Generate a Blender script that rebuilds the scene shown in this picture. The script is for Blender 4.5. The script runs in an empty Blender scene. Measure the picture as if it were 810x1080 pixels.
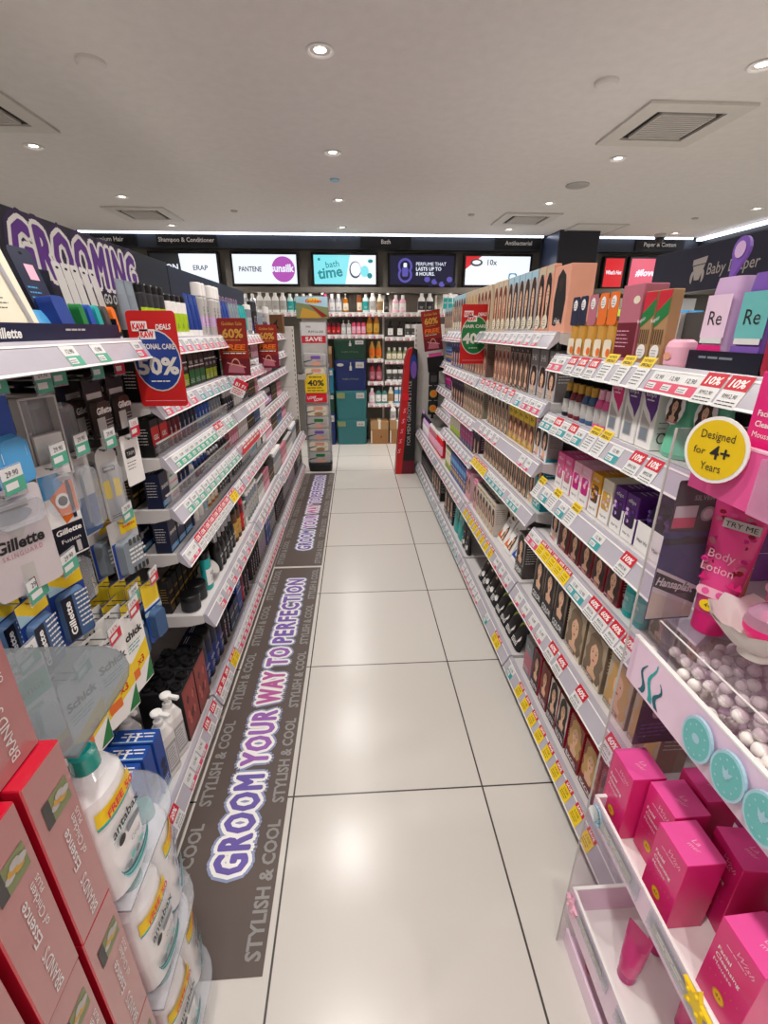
import bpy, math, random
from mathutils import Matrix, Vector
rnd = random.Random(11)
SC = bpy.context.scene
COL = SC.collection
PI = math.pi
H = 1.37            # camera height

# ------------------------------------------------------------------ materials
def lin(h):
    h = h.lstrip('#')
    o = []
    for i in (0, 2, 4):
        c = int(h[i:i+2], 16) / 255
        o.append(c / 12.92 if c <= .04045 else ((c + .055) / 1.055) ** 2.4)
    return o + [1.0]
PAL = {}
def pal(name, hexc, rough=.45, **k):
    PAL[name] = (hexc, rough, k)
_M = {}
def M(name):
    if name in _M:
        return _M[name]
    if name not in PAL and name.startswith('#'):
        PAL[name] = (name, .45, {})
    hexc, rough, k = PAL[name]
    m = bpy.data.materials.new('mat_' + name.strip('#'))
    m.use_nodes = True
    nt = m.node_tree
    b = nt.nodes['Principled BSDF']
    c = lin(hexc)
    if k.get('emit'):
        b.inputs['Base Color'].default_value = (0.02, 0.02, 0.02, 1)
        b.inputs['Emission Color'].default_value = c
        b.inputs['Emission Strength'].default_value = k['emit']
        b.inputs['Roughness'].default_value = .3
    elif k.get('clear') is not None:          # clear plastic: mostly see-through, with reflections
        nt.nodes.remove(b)
        out = nt.nodes['Material Output']
        tr = nt.nodes.new('ShaderNodeBsdfTransparent'); tr.inputs['Color'].default_value = c
        gl = nt.nodes.new('ShaderNodeBsdfGlossy'); gl.inputs['Roughness'].default_value = rough
        df = nt.nodes.new('ShaderNodeBsdfDiffuse'); df.inputs['Color'].default_value = c
        m1 = nt.nodes.new('ShaderNodeMixShader'); m1.inputs[0].default_value = k['clear']
        m2 = nt.nodes.new('ShaderNodeMixShader')
        fr = nt.nodes.new('ShaderNodeFresnel'); fr.inputs[0].default_value = 1.45
        L = nt.links.new
        L(tr.outputs[0], m1.inputs[1]); L(df.outputs[0], m1.inputs[2])
        ge = nt.nodes.new('ShaderNodeNewGeometry'); mt = nt.nodes.new('ShaderNodeMath'); mt.operation = 'MULTIPLY'
        iv = nt.nodes.new('ShaderNodeMath'); iv.operation = 'SUBTRACT'; iv.inputs[0].default_value = 1
        L(ge.outputs['Backfacing'], iv.inputs[1]); L(fr.outputs[0], mt.inputs[0]); L(iv.outputs[0], mt.inputs[1])
        L(mt.outputs[0], m2.inputs[0]); L(m1.outputs[0], m2.inputs[1]); L(gl.outputs[0], m2.inputs[2])
        L(m2.outputs[0], out.inputs[0])
    else:
        nz = nt.nodes.new('ShaderNodeTexNoise'); nz.inputs['Scale'].default_value = k.get('nscale', 18)
        tc = nt.nodes.new('ShaderNodeTexCoord')
        mx = nt.nodes.new('ShaderNodeMix'); mx.data_type = 'RGBA'
        v = k.get('var', .06)
        mx.inputs[6].default_value = [min(1, x * (1 + v)) for x in c[:3]] + [1]
        mx.inputs[7].default_value = [x * (1 - v) for x in c[:3]] + [1]
        nt.links.new(tc.outputs['Object'], nz.inputs['Vector'])
        nt.links.new(nz.outputs['Fac'], mx.inputs[0])
        nt.links.new(mx.outputs[2], b.inputs['Base Color'])
        b.inputs['Roughness'].default_value = rough
        b.inputs['Metallic'].default_value = k.get('metal', 0)
        if k.get('trans'):
            b.inputs['Transmission Weight'].default_value = k['trans']
        if k.get('coat'):
            b.inputs['Coat Weight'].default_value = k['coat']
            b.inputs['Coat Roughness'].default_value = .1
        b.inputs['IOR'].default_value = k.get('ior', 1.45)
    _M[name] = m
    return m

# ------------------------------------------------------------------ text outlines (built-in font)
_T = {}
def glyphs(s, bold=0.0, shear=0.0, space=1.0):
    if 'M' in s and bold > 0: bold = 0.0      # thickening closes the inner corners of this letter
    key = (s, round(bold, 4), shear, space)
    if key not in _T:
        cu = bpy.data.curves.new('t', 'FONT')
        cu.body = s; cu.size = 1; cu.offset = bold; cu.shear = shear; cu.resolution_u = 2
        cu.space_character = space; cu.fill_mode = 'FRONT'; cu.dimensions = '2D'
        ob = bpy.data.objects.new('t', cu)
        me = bpy.data.meshes.new_from_object(ob)
        vs = [(v.co.x, v.co.y) for v in me.vertices]
        fs = [tuple(p.vertices) for p in me.polygons]
        bpy.data.objects.remove(ob); bpy.data.curves.remove(cu); bpy.data.meshes.remove(me)
        if not vs:
            vs = [(0, 0)]
        _T[key] = (vs, fs, min(v[0] for v in vs), max(v[0] for v in vs), min(v[1] for v in vs), max(v[1] for v in vs))
    return _T[key]

class Fr:
    """a flat frame: origin, unit axes u (right), v (up) and the outward normal n"""
    def __init__(s, o, u, v):
        s.o = Vector(o); s.u = Vector(u).normalized(); s.v = Vector(v).normalized(); s.n = s.u.cross(s.v)
    def p(s, a, b, c=0):
        return s.o + s.u * a + s.v * b + s.n * c
    def rot(s, ang):
        c, q = math.cos(ang), math.sin(ang)
        return Fr(s.o, s.u * c + s.v * q, s.v * c - s.u * q)
    def at(s, a, b, c=0):
        return Fr(s.p(a, b, c), s.u, s.v)

def ell(cx, cy, rx, ry, n=14, a0=0, a1=2 * PI):
    full = abs(a1 - a0 - 2 * PI) < 1e-6
    k = n if full else n + 1
    return [(cx + rx * math.cos(a0 + (a1 - a0) * i / n), cy + ry * math.sin(a0 + (a1 - a0) * i / n)) for i in range(k)]
def rrect(x0, y0, x1, y1, r, n=4):
    o = []
    for cx, cy, a in ((x1 - r, y1 - r, 0), (x0 + r, y1 - r, PI / 2), (x0 + r, y0 + r, PI), (x1 - r, y0 + r, 1.5 * PI)):
        o += [(cx + r * math.cos(a + PI / 2 * i / n), cy + r * math.sin(a + PI / 2 * i / n)) for i in range(n + 1)]
    return o
def rect(x0, y0, x1, y1):
    return [(x0, y0), (x1, y0), (x1, y1), (x0, y1)]

class MB:
    def __init__(s):
        s.V = []; s.F = []; s.I = []; s.S = []; s.mats = []
    def mi(s, m):
        if m not in s.mats:
            s.mats.append(m)
        return s.mats.index(m)
    def face(s, pts, mat, smooth=False):
        b = len(s.V)
        s.V += [tuple(p) for p in pts]
        s.F.append(tuple(range(b, b + len(pts)))); s.I.append(s.mi(mat)); s.S.append(smooth)
    def mesh(s, vs, fs, mat, smooth=False):
        b = len(s.V)
        s.V += [tuple(p) for p in vs]
        for k, f in enumerate(fs):
            s.F.append(tuple(b + i for i in f))
            s.I.append(s.mi(mat[k] if isinstance(mat, list) else mat)); s.S.append(smooth)
    def box(s, x0, x1, y0, y1, z0, z1, mat, top=None, front=None, side=None, ch=0.0):
        """box with an optional chamfer on all its vertical and top edges; front is -Y"""
        if ch <= 0:
            v = [(x0,y0,z0),(x1,y0,z0),(x1,y1,z0),(x0,y1,z0),(x0,y0,z1),(x1,y0,z1),(x1,y1,z1),(x0,y1,z1)]
            s.mesh(v, [(0,3,2,1),(4,5,6,7),(0,1,5,4),(1,2,6,5),(2,3,7,6),(3,0,4,7)],
                   [mat, top or mat, front or mat, side or mat, mat, side or mat])
            return
        c = ch
        def ring(i, z):
            return [(x0+c-i*0, y0, z),(x1-c,y0,z),(x1,y0+c,z),(x1,y1-c,z),(x1-c,y1,z),(x0+c,y1,z),(x0,y1-c,z),(x0,y0+c,z)]
        def ins(z):
            return [(x0+c,y0+c*.7,z),(x1-c,y0+c*.7,z),(x1-c*.7,y0+c,z),(x1-c*.7,y1-c,z),(x1-c,y1-c*.7,z),(x0+c,y1-c*.7,z),(x0+c*.7,y1-c,z),(x0+c*.7,y0+c,z)]
        v = ring(0, z0) + ring(0, z1 - c) + ins(z1)
        fs = [tuple(reversed(range(8))), tuple(range(16, 24))]
        ms = [mat, top or mat]
        fm = [front or mat, mat, side or mat, mat, mat, mat, side or mat, mat]
        for i in range(8):
            j = (i + 1) % 8
            fs.append((i, j, 8 + j, 8 + i)); ms.append(fm[i])
            fs.append((8 + i, 8 + j, 16 + j, 16 + i)); ms.append(mat)
        s.mesh(v, fs, ms)
    def prism(s, fr, poly, d0, d1, mat, side=None, smooth=False):
        n = len(poly)
        v = [fr.p(a, b, d0) for a, b in poly] + [fr.p(a, b, d1) for a, b in poly]
        s.mesh(v, [tuple(reversed(range(n))), tuple(range(n, 2 * n))], mat)
        s.mesh(v, [(i, (i + 1) % n, n + (i + 1) % n, n + i) for i in range(n)], side or mat, smooth)
    def poly(s, fr, pts, mat, lift=.0004):
        s.face([fr.p(a, b, lift) for a, b in pts], mat)
    def text(s, fr, t, size, mat, x=0, y=0, lift=.0006, align='C', bold=0.0, sx=1.0, shear=0.0, fit=None, space=1.0, depth=0):
        """flat lettering; y is the baseline; fit = a width the line is squeezed or stretched to"""
        vs, fs, a0, a1, b0, b1 = glyphs(t, bold, shear, space)
        k = size
        kx = fit / max(1e-6, a1 - a0) if fit else size * sx
        off = {'C': -(a0 + a1) / 2, 'L': -a0, 'R': -a1}[align]
        s.mesh([fr.p(x + (p + off) * kx, y + q * k, lift) for p, q in vs], fs, mat)
    def outline(s, fr, t, size, mat, r, x=0, y=0, lift=.0006, bold=0.0, fit=None, space=1.0, n=12):
        """the lettering grown by r on all sides, for rims around letters"""
        for i in range(n):
            a = 2 * PI * i / n
            s.text(fr, t, size, mat, x=x + r*math.cos(a), y=y + r*math.sin(a), lift=lift + i*4e-6, bold=bold, fit=fit, space=space)
    def lathe(s, prof, mat, cx=0, cy=0, segs=14, sx=1, sy=1, mats=None, cap=True):
        n = len(prof)
        v = []
        for r, z in prof:
            for i in range(segs):
                a = 2 * PI * i / segs
                v.append((cx + r * sx * math.cos(a), cy + r * sy * math.sin(a), z))
        for k in range(n - 1):
            m = mats[k] if mats else mat
            s.mesh([v[k * segs + i] for i in range(segs)] + [v[(k + 1) * segs + i] for i in range(segs)],
                   [(i, (i + 1) % segs, segs + (i + 1) % segs, segs + i) for i in range(segs)], m, True)
        if cap:
            s.face([v[i] for i in reversed(range(segs))], mats[0] if mats else mat)
            s.face(v[(n - 1) * segs:], mats[-1] if mats else mat)
    def loft(s, secs, mat, segs=16, mats=None, smooth=True):
        """secs: (z, width, depth, exponent, y offset) super-ellipse sections stacked up"""
        rings = []
        for q in secs:
            z, w, d, e = q[:4]; yo = q[4] if len(q) > 4 else 0
            r = []
            for i in range(segs):
                a = 2 * PI * (i + .5) / segs
                c, t = math.cos(a), math.sin(a)
                r.append((math.copysign(abs(c) ** (2 / e), c) * w / 2, yo + math.copysign(abs(t) ** (2 / e), t) * d / 2, z))
            rings.append(r)
        for k in range(len(rings) - 1):
            s.mesh(rings[k] + rings[k + 1], [(i, (i + 1) % segs, segs + (i + 1) % segs, segs + i) for i in range(segs)],
                   mats[k] if mats else mat, smooth)
        s.face(list(reversed(rings[0])), mats[0] if mats else mat)
        s.face(rings[-1], mats[-1] if mats else mat)
    def tube(s, pts, r, mat, segs=6):
        pts = [Vector(p) for p in pts]
        rings = []
        for i, p in enumerate(pts):
            d = (pts[min(i + 1, len(pts) - 1)] - pts[max(i - 1, 0)]).normalized()
            a = d.cross(Vector((0, 0, 1)) if abs(d.z) < .9 else Vector((1, 0, 0))).normalized(); b = d.cross(a)
            rings.append([p + a * r * math.cos(2*PI*k/segs) + b * r * math.sin(2*PI*k/segs) for k in range(segs)])
        v = [q for g in rings for q in g]
        fs = [(k*segs+i, k*segs+(i+1) % segs, (k+1)*segs+(i+1) % segs, (k+1)*segs+i) for k in range(len(pts)-1) for i in range(segs)]
        s.mesh(v, fs, mat, True)
        s.face(list(reversed(rings[0])), mat); s.face(rings[-1], mat)
    def sphere(s, c, r, mat, n=10, m=7, sz=1):
        v = []; fs = []
        for j in range(m + 1):
            t = PI * j / m
            for i in range(n):
                a = 2 * PI * i / n
                v.append((c[0] + r*math.sin(t)*math.cos(a), c[1] + r*math.sin(t)*math.sin(a), c[2] - r*sz*math.cos(t)))
        for j in range(m):
            for i in range(n):
                fs.append((j*n+i, j*n+(i+1) % n, (j+1)*n+(i+1) % n, (j+1)*n+i))
        s.mesh(v, fs, mat, True)
    def data(s, name):
        me = bpy.data.meshes.new(name)
        me.from_pydata(s.V, [], s.F)
        for m in s.mats:
            me.materials.append(M(m))
        me.polygons.foreach_set('material_index', s.I)
        me.polygons.foreach_set('use_smooth', s.S)
        me.update()
        return me
    def obj(s, name, parent=None, loc=(0, 0, 0), rz=0, **tags):
        o = bpy.data.objects.new(name, s.data(name)); COL.objects.link(o)
        o.location = loc; o.rotation_euler = (0, 0, rz)
        if parent: o.parent = parent
        for k, v in tags.items(): o[k] = v
        return o

def empty(name, loc=(0, 0, 0), rz=0, **tags):
    o = bpy.data.objects.new(name, None); COL.objects.link(o)
    o.empty_display_size = .02
    o.location = loc; o.rotation_euler = (0, 0, rz)
    for k, v in tags.items(): o[k] = v
    return o

class Proto:
    """one kind of product: its root mesh (or None), parts [(name, mesh, [sub-parts], label)] and its size w, d, h"""
    def __init__(s, name, cat, desc, root, parts=(), size=(.05, .05, .1)):
        s.name = name; s.cat = cat; s.desc = desc; s.root = root; s.parts = list(parts); s.size = size
def place(p, loc, rz, label, group=None, tilt=0, roll=0, scale=1):
    o = bpy.data.objects.new(p.name, p.root); COL.objects.link(o)
    if p.root is None: o.empty_display_size = .02
    o.location = loc; o.rotation_euler = (tilt, roll, rz)
    if scale != 1: o.scale = (scale,) * 3
    o['label'] = label; o['category'] = p.cat
    if group: o['group'] = group
    def kids(par, parts):
        for q in parts:
            c = bpy.data.objects.new(q[0], q[1]); COL.objects.link(c); c.parent = par
            if len(q) > 3 and q[3]: c['label'] = q[3]
            if len(q) > 2 and q[2]: kids(c, q[2])
    kids(o, p.parts)
    return o
ORD = ('first second third fourth fifth sixth seventh eighth ninth tenth eleventh twelfth thirteenth fourteenth fifteenth '
       'sixteenth seventeenth eighteenth nineteenth twentieth').split()
def ordn(i):
    if i < 20: return ORD[i]
    t = ('twenty', 'thirty', 'forty', 'fifty')[i // 10 - 2 + (0)] if False else None
    n = i + 1
    tens = {2: 'twenty', 3: 'thirty', 4: 'forty', 5: 'fifty'}[n // 10]
    return tens + ('-' + ORD[n % 10 - 1] if n % 10 else 'th') if n % 10 else tens[:-1] + 'ieth'
# ------------------------------------------------------------------ palette
for n, h, r, k in [
    ('ceil', '#e3dfdc', .9, {}), ('wallgrey', '#6f6a63', .7, {}), ('wallwhite', '#d9d6d0', .8, {}),
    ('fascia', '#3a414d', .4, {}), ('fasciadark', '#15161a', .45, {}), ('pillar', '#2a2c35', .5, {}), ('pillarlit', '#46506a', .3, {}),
    ('white', '#f2f0ee', .4, {}), ('offwhite', '#dcd8d2', .5, {}), ('shelfwhite', '#d0cccc', .4, {}), ('rail', '#b9b5c0', .25, {'coat': .3}),
    ('black', '#0d0d0f', .35, {}), ('softblack', '#1a1a1d', .5, {}), ('char', '#2b2b30', .5, {}), ('grey', '#8a8886', .5, {}), ('lgrey', '#b9b6b4', .5, {}),
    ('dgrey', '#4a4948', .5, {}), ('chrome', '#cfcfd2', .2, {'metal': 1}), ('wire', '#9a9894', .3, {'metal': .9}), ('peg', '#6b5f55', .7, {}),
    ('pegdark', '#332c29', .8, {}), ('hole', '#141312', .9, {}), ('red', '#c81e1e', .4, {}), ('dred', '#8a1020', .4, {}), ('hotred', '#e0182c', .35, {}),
    ('maroon', '#4a0f18', .4, {}), ('orange', '#e8701c', .4, {}), ('yellow', '#f2cf1c', .45, {}), ('gold', '#c79a3c', .35, {}), ('lime', '#a9c81e', .4, {}),
    ('green', '#1c7a3c', .45, {}), ('dgreen', '#12402e', .45, {}), ('mint', '#6fc7a4', .4, {}), ('teal', '#1fa3a3', .4, {}), ('tagteal', '#3c9aa0', .5, {}),
    ('taggreen', '#4fa58a', .5, {}), ('tagpink', '#d8506e', .5, {}), ('tagred', '#c91f35', .5, {}), ('navy', '#151c3c', .4, {}), ('dnavy', '#0a0e22', .4, {}),
    ('blue', '#1f4fa8', .4, {}), ('royal', '#1b3b8c', .4, {}), ('sky', '#4f9fd6', .4, {}), ('pblue', '#a9cfe0', .4, {}), ('purple', '#5a2580', .4, {}), ('dpurple', '#2b1440', .4, {}),
    ('violet', '#7a55b0', .4, {}), ('lav', '#cfaed6', .45, {}), ('pink', '#e85a9c', .4, {}), ('hotpink', '#e0207a', .4, {}), ('lpink', '#f2b6cc', .45, {}),
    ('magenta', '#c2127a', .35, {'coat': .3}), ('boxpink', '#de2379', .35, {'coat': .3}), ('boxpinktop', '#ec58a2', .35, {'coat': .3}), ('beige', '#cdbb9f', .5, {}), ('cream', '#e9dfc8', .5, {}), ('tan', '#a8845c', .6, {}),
    ('card', '#9b7048', .8, {}), ('carddark', '#6e4a2c', .8, {}), ('brown', '#5a3a22', .5, {}), ('dbrown', '#2c1a12', .5, {}),
    ('skin', '#e2b595', .5, {}), ('skin2', '#d09a78', .5, {}), ('hblack', '#16100e', .5, {}), ('hbrown', '#3c2014', .5, {}), ('hred', '#7a2c18', .5, {}),
    ('hblond', '#c39a5c', .5, {}), ('hash', '#7a6650', .5, {}), ('lip', '#b03a44', .5, {}), ('silver', '#b8b8c0', .3, {'metal': .6}),
    ('clear', '#f4f4f6', .06, {'clear': .10}), ('clearfilm', '#eef0f4', .08, {'clear': .2}), ('frost', '#b9bec2', .25, {'clear': .2}), ('acryl', '#f6f2f6', .04, {'clear': .04}),
    ('acrylpink', '#f0c8e4', .05, {'clear': .35}), ('pearl', '#f4eee9', .1, {'coat': 1}), ('shell', '#efe9e4', .5, {}),
    ('brandpink', '#b27878', .3, {'coat': .8}), ('brandred', '#b8122c', .25, {'coat': .8}), ('olive', '#7f8a5e', .4, {}),
    ('antawhite', '#f1f1f3', .22, {'coat': .6}), ('antateal', '#13a79c', .25, {'coat': .5}), ('antadark', '#10606e', .4, {}),
    ('mat', '#5a4d48', .45, {}), ('matgrey', '#8d8a88', .45, {}), ('matblue', '#8c97bb', .45, {}),
    ('hdr', '#191420', .4, {}), ('hdrnavy', '#23243c', .45, {}), ('binteal', '#2c6b70', .3, {}), ('bingreen', '#123a2c', .4, {}), ('binnavy', '#16265c', .4, {}), ('binblue', '#27708c', .35, {}),
    ('amber', '#d9821e', .2, {'trans': .3}), ('honey', '#dfa84a', .2, {'trans': .25}), ('redgold', '#8e1e16', .4, {}), ('gilgrey', '#c9c1c4', .4, {}), ('ventdark', '#23211f', .8, {}), ('ventwhite', '#d6d2cc', .6, {}),
    ('plate', '#dedede', .3, {}), ('lilac', '#ecd0e6', .35, {'coat': .4}), ('seafoam', '#6dbcbc', .35, {}), ('kick', '#26221f', .6, {}), ('ink', '#2a2a2c', .5, {}),
    ('denim', '#3b5b86', .5, {}), ('steel', '#7d8791', .4, {}), ('rose', '#b96a7c', .45, {}), ('peach', '#e6a58c', .45, {}), ('plum', '#3d1028', .45, {}), ('wine', '#6b1226', .4, {}),
    ('em_white', '#eef4ff', .3, {'emit': 1.5}), ('em_strip', '#e6ecff', .3, {'emit': 6}), ('em_lamp', '#fff4e4', .3, {'emit': 14}),
    ('em_cyan', '#7fe0ea', .3, {'emit': 1.5}), ('em_teal', '#14a0a8', .3, {'emit': 1.0}), ('em_pinkdisc', '#c05ac0', .3, {'emit': 1.2}), ('em_navy', '#141640', .3, {'emit': .8}),
    ('em_violet', '#6a62c8', .3, {'emit': 1.0}), ('em_red', '#e0222a', .3, {'emit': 1.3}), ('em_pink', '#f0607a', .3, {'emit': 1.3}), ('em_grey', '#6a727c', .3, {'emit': .4}), ('em_dark', '#22242c', .3, {'emit': .6}), ('em_green', '#7ad04a', .3, {'emit': .8}), ('em_blue', '#3aa0c8', .3, {'emit': 1.0}),
]:
    pal(n, h, r, **k)

# ------------------------------------------------------------------ camera
cam = bpy.data.cameras.new('camera')
cam.sensor_fit = 'HORIZONTAL'; cam.sensor_width = 36; cam.lens = 36 * 485 / 810; cam.clip_start = .02
co = bpy.data.objects.new('camera', cam); COL.objects.link(co)
th = math.atan(192 / 485.0); ps = math.atan(31 * math.cos(th) / 485)
co.location = (0, 0, H); co.rotation_euler = (PI / 2 - th, 0, -ps)
SC.camera = co

# ------------------------------------------------------------------ room shell
CZ = 2.38
X0, X1, Y0, Y1 = -4.4, 4.6, -1.6, 6.6
def struct(name, mb, **k):
    return mb.obj(name, kind='structure', **k)
fl = MB(); fl.box(X0, X1, Y0, Y1, -.05, 0, 'white')
fo = struct('floor', fl)
m = bpy.data.materials.new('mat_floor_tiles'); m.use_nodes = True
nt = m.node_tree; b = nt.nodes['Principled BSDF']
tc = nt.nodes.new('ShaderNodeTexCoord'); mp = nt.nodes.new('ShaderNodeMapping')
mp.inputs['Location'].default_value = (.224, .172, 0)
br = nt.nodes.new('ShaderNodeTexBrick'); br.offset = 0; br.squash = 1
br.inputs['Scale'].default_value = 1; br.inputs['Brick Width'].default_value = .603; br.inputs['Row Height'].default_value = .603
br.inputs['Mortar Size'].default_value = .0028; br.inputs['Mortar Smooth'].default_value = .1; br.inputs['Bias'].default_value = 0
br.inputs['Color1'].default_value = lin('#d6d1cb'); br.inputs['Color2'].default_value = lin('#d2cdc7'); br.inputs['Mortar'].default_value = lin('#4a4744')
nz = nt.nodes.new('ShaderNodeTexNoise'); nz.inputs['Scale'].default_value = 3; nz.inputs['Detail'].default_value = 6
mr = nt.nodes.new('ShaderNodeMapRange'); mr.inputs['To Min'].default_value = .22; mr.inputs['To Max'].default_value = .28
L = nt.links.new
L(tc.outputs['Object'], mp.inputs['Vector']); L(mp.outputs[0], br.inputs['Vector']); L(br.outputs['Color'], b.inputs['Base Color'])
L(tc.outputs['Object'], nz.inputs['Vector']); L(nz.outputs['Fac'], mr.inputs['Value']); L(mr.outputs[0], b.inputs['Roughness'])
b.inputs['Specular IOR Level'].default_value = .5
fo.data.materials.clear(); fo.data.materials.append(m)
for p_ in fo.data.polygons: p_.material_index = 0

c = MB(); c.box(X0, X1, Y0, 5.98, CZ, CZ + .05, 'ceil'); struct('ceiling', c)
c = MB(); c.box(X0, X1, 5.98, Y1, CZ + .12, CZ + .17, 'ceil'); struct('ceiling_cove', c)
c = MB(); c.box(X0 - .1, X0, Y0, Y1, 0, CZ + .2, 'wallgrey'); struct('wall_left', c)
c = MB(); c.box(X1, X1 + .1, Y0, Y1, 0, CZ + .2, 'wallwhite'); struct('wall_right', c)
c = MB(); c.box(X0, X1, Y0 - .1, Y0, 0, CZ + .2, 'wallwhite'); struct('wall_rear', c)
c = MB(); c.box(X0, X1, 6.16, 6.26, 0, CZ + .12, 'wallgrey'); struct('wall_back', c)
# dark fascia band under the light cove, and the ledge under the screens
c = MB(); c.box(X0, 2.2, 6.06, 6.155, 2.235, 2.37, 'fascia'); c.box(2.71, 4.2, 6.06, 6.155, 2.235, 2.37, 'fascia'); struct('trim_1', c)
c = MB(); c.box(X0, 2.2, 5.96, 6.155, 1.78, 1.835, 'wallgrey'); c.box(2.71, X1, 6.0, 6.155, 1.78, 1.835, 'wallgrey'); struct('trim_2', c)
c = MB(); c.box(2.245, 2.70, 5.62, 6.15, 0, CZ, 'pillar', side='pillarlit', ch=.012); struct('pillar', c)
c = MB(); c.box(4.12, 4.2, 4.2, 6.05, 2.2, 2.36, 'fasciadark'); struct('trim_3', c)
# light cove strips (real LED strips above the fascia)
t = MB(); t.box(X0 + .02, 2.22, 6.04, 6.155, 2.372, 2.42, 'white'); t.box(X0 + .02, 2.22, 6.03, 6.04, 2.368, 2.41, 'em_strip')
t.obj('ceiling_light_strip', label='long white cove light strip above the dark fascia with screens', category='light')
t = MB(); t.box(2.72, 4.03, 6.04, 6.155, 2.372, 2.42, 'white'); t.box(2.72, 4.03, 6.03, 6.04, 2.368, 2.41, 'em_strip')
t.obj('ceiling_light_strip', label='short white cove light strip beside the black pillar', category='light')
t = MB(); t.box(4.05, 4.11, 4.2, 6.0, 2.345, 2.37, 'em_strip'); t.box(4.05, 4.11, 4.2, 6.0, 2.37, 2.378, 'white')
t.obj('ceiling_light_strip', label='white cove light strip running along the side fascia over the diaper aisle', category='light')

# ------------------------------------------------------------------ category signs on the fascia
def fsign(x, w, txt, label):
    t = MB(); t.box(x - w / 2, x + w / 2, 6.035, 6.058, 2.245, 2.366, 'fasciadark', ch=.003)
    t.text(Fr((x, 6.035, 2.29), (1, 0, 0), (0, 0, 1)), txt, .062, 'white', lift=.0015, bold=.012)
    t.obj('category_sign', label=label, category='sign', group='aisle category signs on the fascia')
fsign(-2.72, .62, 'Premium Hair', 'black aisle sign reading Premium Hair on the fascia')
fsign(-1.86, .66, 'Shampoo & Conditioner', 'black aisle sign reading Shampoo & Conditioner on the fascia')
fsign(.38, .58, 'Bath', 'black aisle sign reading Bath on the fascia')
fsign(1.93, .54, 'Antibacterial', 'black aisle sign reading Antibacterial on the fascia')
fsign(3.64, .6, 'Paper & Cotton', 'black aisle sign reading Paper & Cotton on the fascia')

# ------------------------------------------------------------------ screens
def screen(x0, x1, z0, z1, label, draw, bg='em_white'):
    w, h = x1 - x0, z1 - z0
    root = empty('display_screen', ((x0 + x1) / 2, 6.12, z0), label=label, category='screen', group='advert screens above the back shelves')
    t = MB(); t.box(-w/2 - .025, w/2 + .025, -.03, .035, -.025, h + .025, 'black', ch=.004); bz = t.obj('bezel', root)
    s = MB(); fr = Fr((0, -.0305, 0), (1, 0, 0), (0, 0, 1))
    s.poly(fr, rect(-w/2, 0, w/2, h), bg, .0005)
    draw(s, fr, w, h); s.obj('picture', bz)
def d1(s, f, w, h):
    s.poly(f, [(-w/2, 0), (-.03, 0), (-.05, h), (-w/2, h)], 'em_dark', .001)
    s.text(f, 'ON', .09, 'em_white', x=-.14, y=h*.45, lift=.002, bold=.02)
    s.text(f, 'ERAP', .075, 'em_grey', x=.18, y=h*.45, lift=.002, bold=.015)
def d2(s, f, w, h):
    s.text(f, 'PANTENE', .075, 'em_grey', x=-.17, y=h*.42, lift=.002, bold=.02, fit=.26)
    s.poly(f, ell(.21, h*.5, .135, .135, 28), 'em_pinkdisc', .001)
    s.text(f, 'sunsilk', .11, 'em_white', x=.2, y=h*.42, lift=.002, bold=.03, fit=.27)
def d3(s, f, w, h):
    s.poly(f, [(.0, 0), (w/2, 0), (w/2, h), (.06, h)], 'em_white', .001)
    s.text(f.rot(.12), 'bath', .095, 'em_teal', x=-.12, y=h*.64, lift=.002, bold=.01)
    s.text(f.rot(.12), 'time', .16, 'em_teal', x=-.16, y=h*.3, lift=.002, bold=.03)
    s.poly(f, ell(.30, h*.8, .03, .02), 'em_teal', .002); s.poly(f, ell(.29, h*.3, .03, .03), 'em_teal', .002)
    s.poly(f, ell(.12, h*.5, .07, .09), 'em_grey', .0015); s.poly(f, ell(.125, h*.52, .06, .075), 'em_white', .002)
    s.poly(f, ell(.23, h*.45, .05, .06), 'em_cyan', .0017); s.poly(f, ell(-.30, h*.85, .016, .016), 'em_teal', .002)
def d4(s, f, w, h):
    for y in (h*.64, h*.34):
        s.poly(f, ell(-.2, y, .085, .085, 20), 'em_violet', .001); s.poly(f, ell(-.2, y, .06, .06, 20), 'em_navy', .0015)
    s.poly(f, rrect(-.235, h*.28, -.165, h*.6, .015), 'em_violet', .002); s.poly(f, rrect(-.22, h*.6, -.18, h*.75, .01), 'em_white', .002)
    for i, q in enumerate(('PERFUME THAT', 'LASTS UP TO', '8 HOURS.')):
        s.text(f, q, .052, 'em_white', x=-.07, y=h*(.66 - .17*i), lift=.002, align='L', bold=.02)
    for i in range(9):
        s.poly(f, ell(.02 + i*.045, h*.1 + .03*math.sin(i*2.1), .035, .03), 'em_violet' if i % 2 else 'em_navy', .0012 + i*.0001)
def d5(s, f, w, h):
    s.poly(f, [(-w/2, h), (-w/2, h*.55), (-.2, h)], 'em_red', .001); s.poly(f, [(w/2, 0), (w/2, h*.22), (.22, 0)], 'em_red', .001)
    s.text(f, '10x', .085, 'em_grey', x=-.07, y=h*.7, lift=.002, bold=.02)
    s.poly(f, ell(-.26, h*.78, .075, .04), 'em_grey', .0014); s.poly(f, ell(-.26, h*.79, .05, .022), 'em_white', .0018)
    s.poly(f, rrect(.14, h*.08, .24, h*.42, .02), 'em_blue', .0014); s.poly(f, rrect(.155, h*.1, .225, h*.38, .02), 'em_white', .0018)
def d6(s, f, w, h): s.text(f, "What's Hot", .06, 'em_white', y=h*.45, lift=.002, bold=.03, fit=w*.85)
def d7(s, f, w, h): s.text(f, '#loves', .1, 'em_white', x=.02, y=h*.42, lift=.002, bold=.04, shear=.2, fit=w*.75)
screen(-2.31, -1.57, 1.875, 2.18, 'screen half dark half white behind the purple grooming header', d1)
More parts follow.
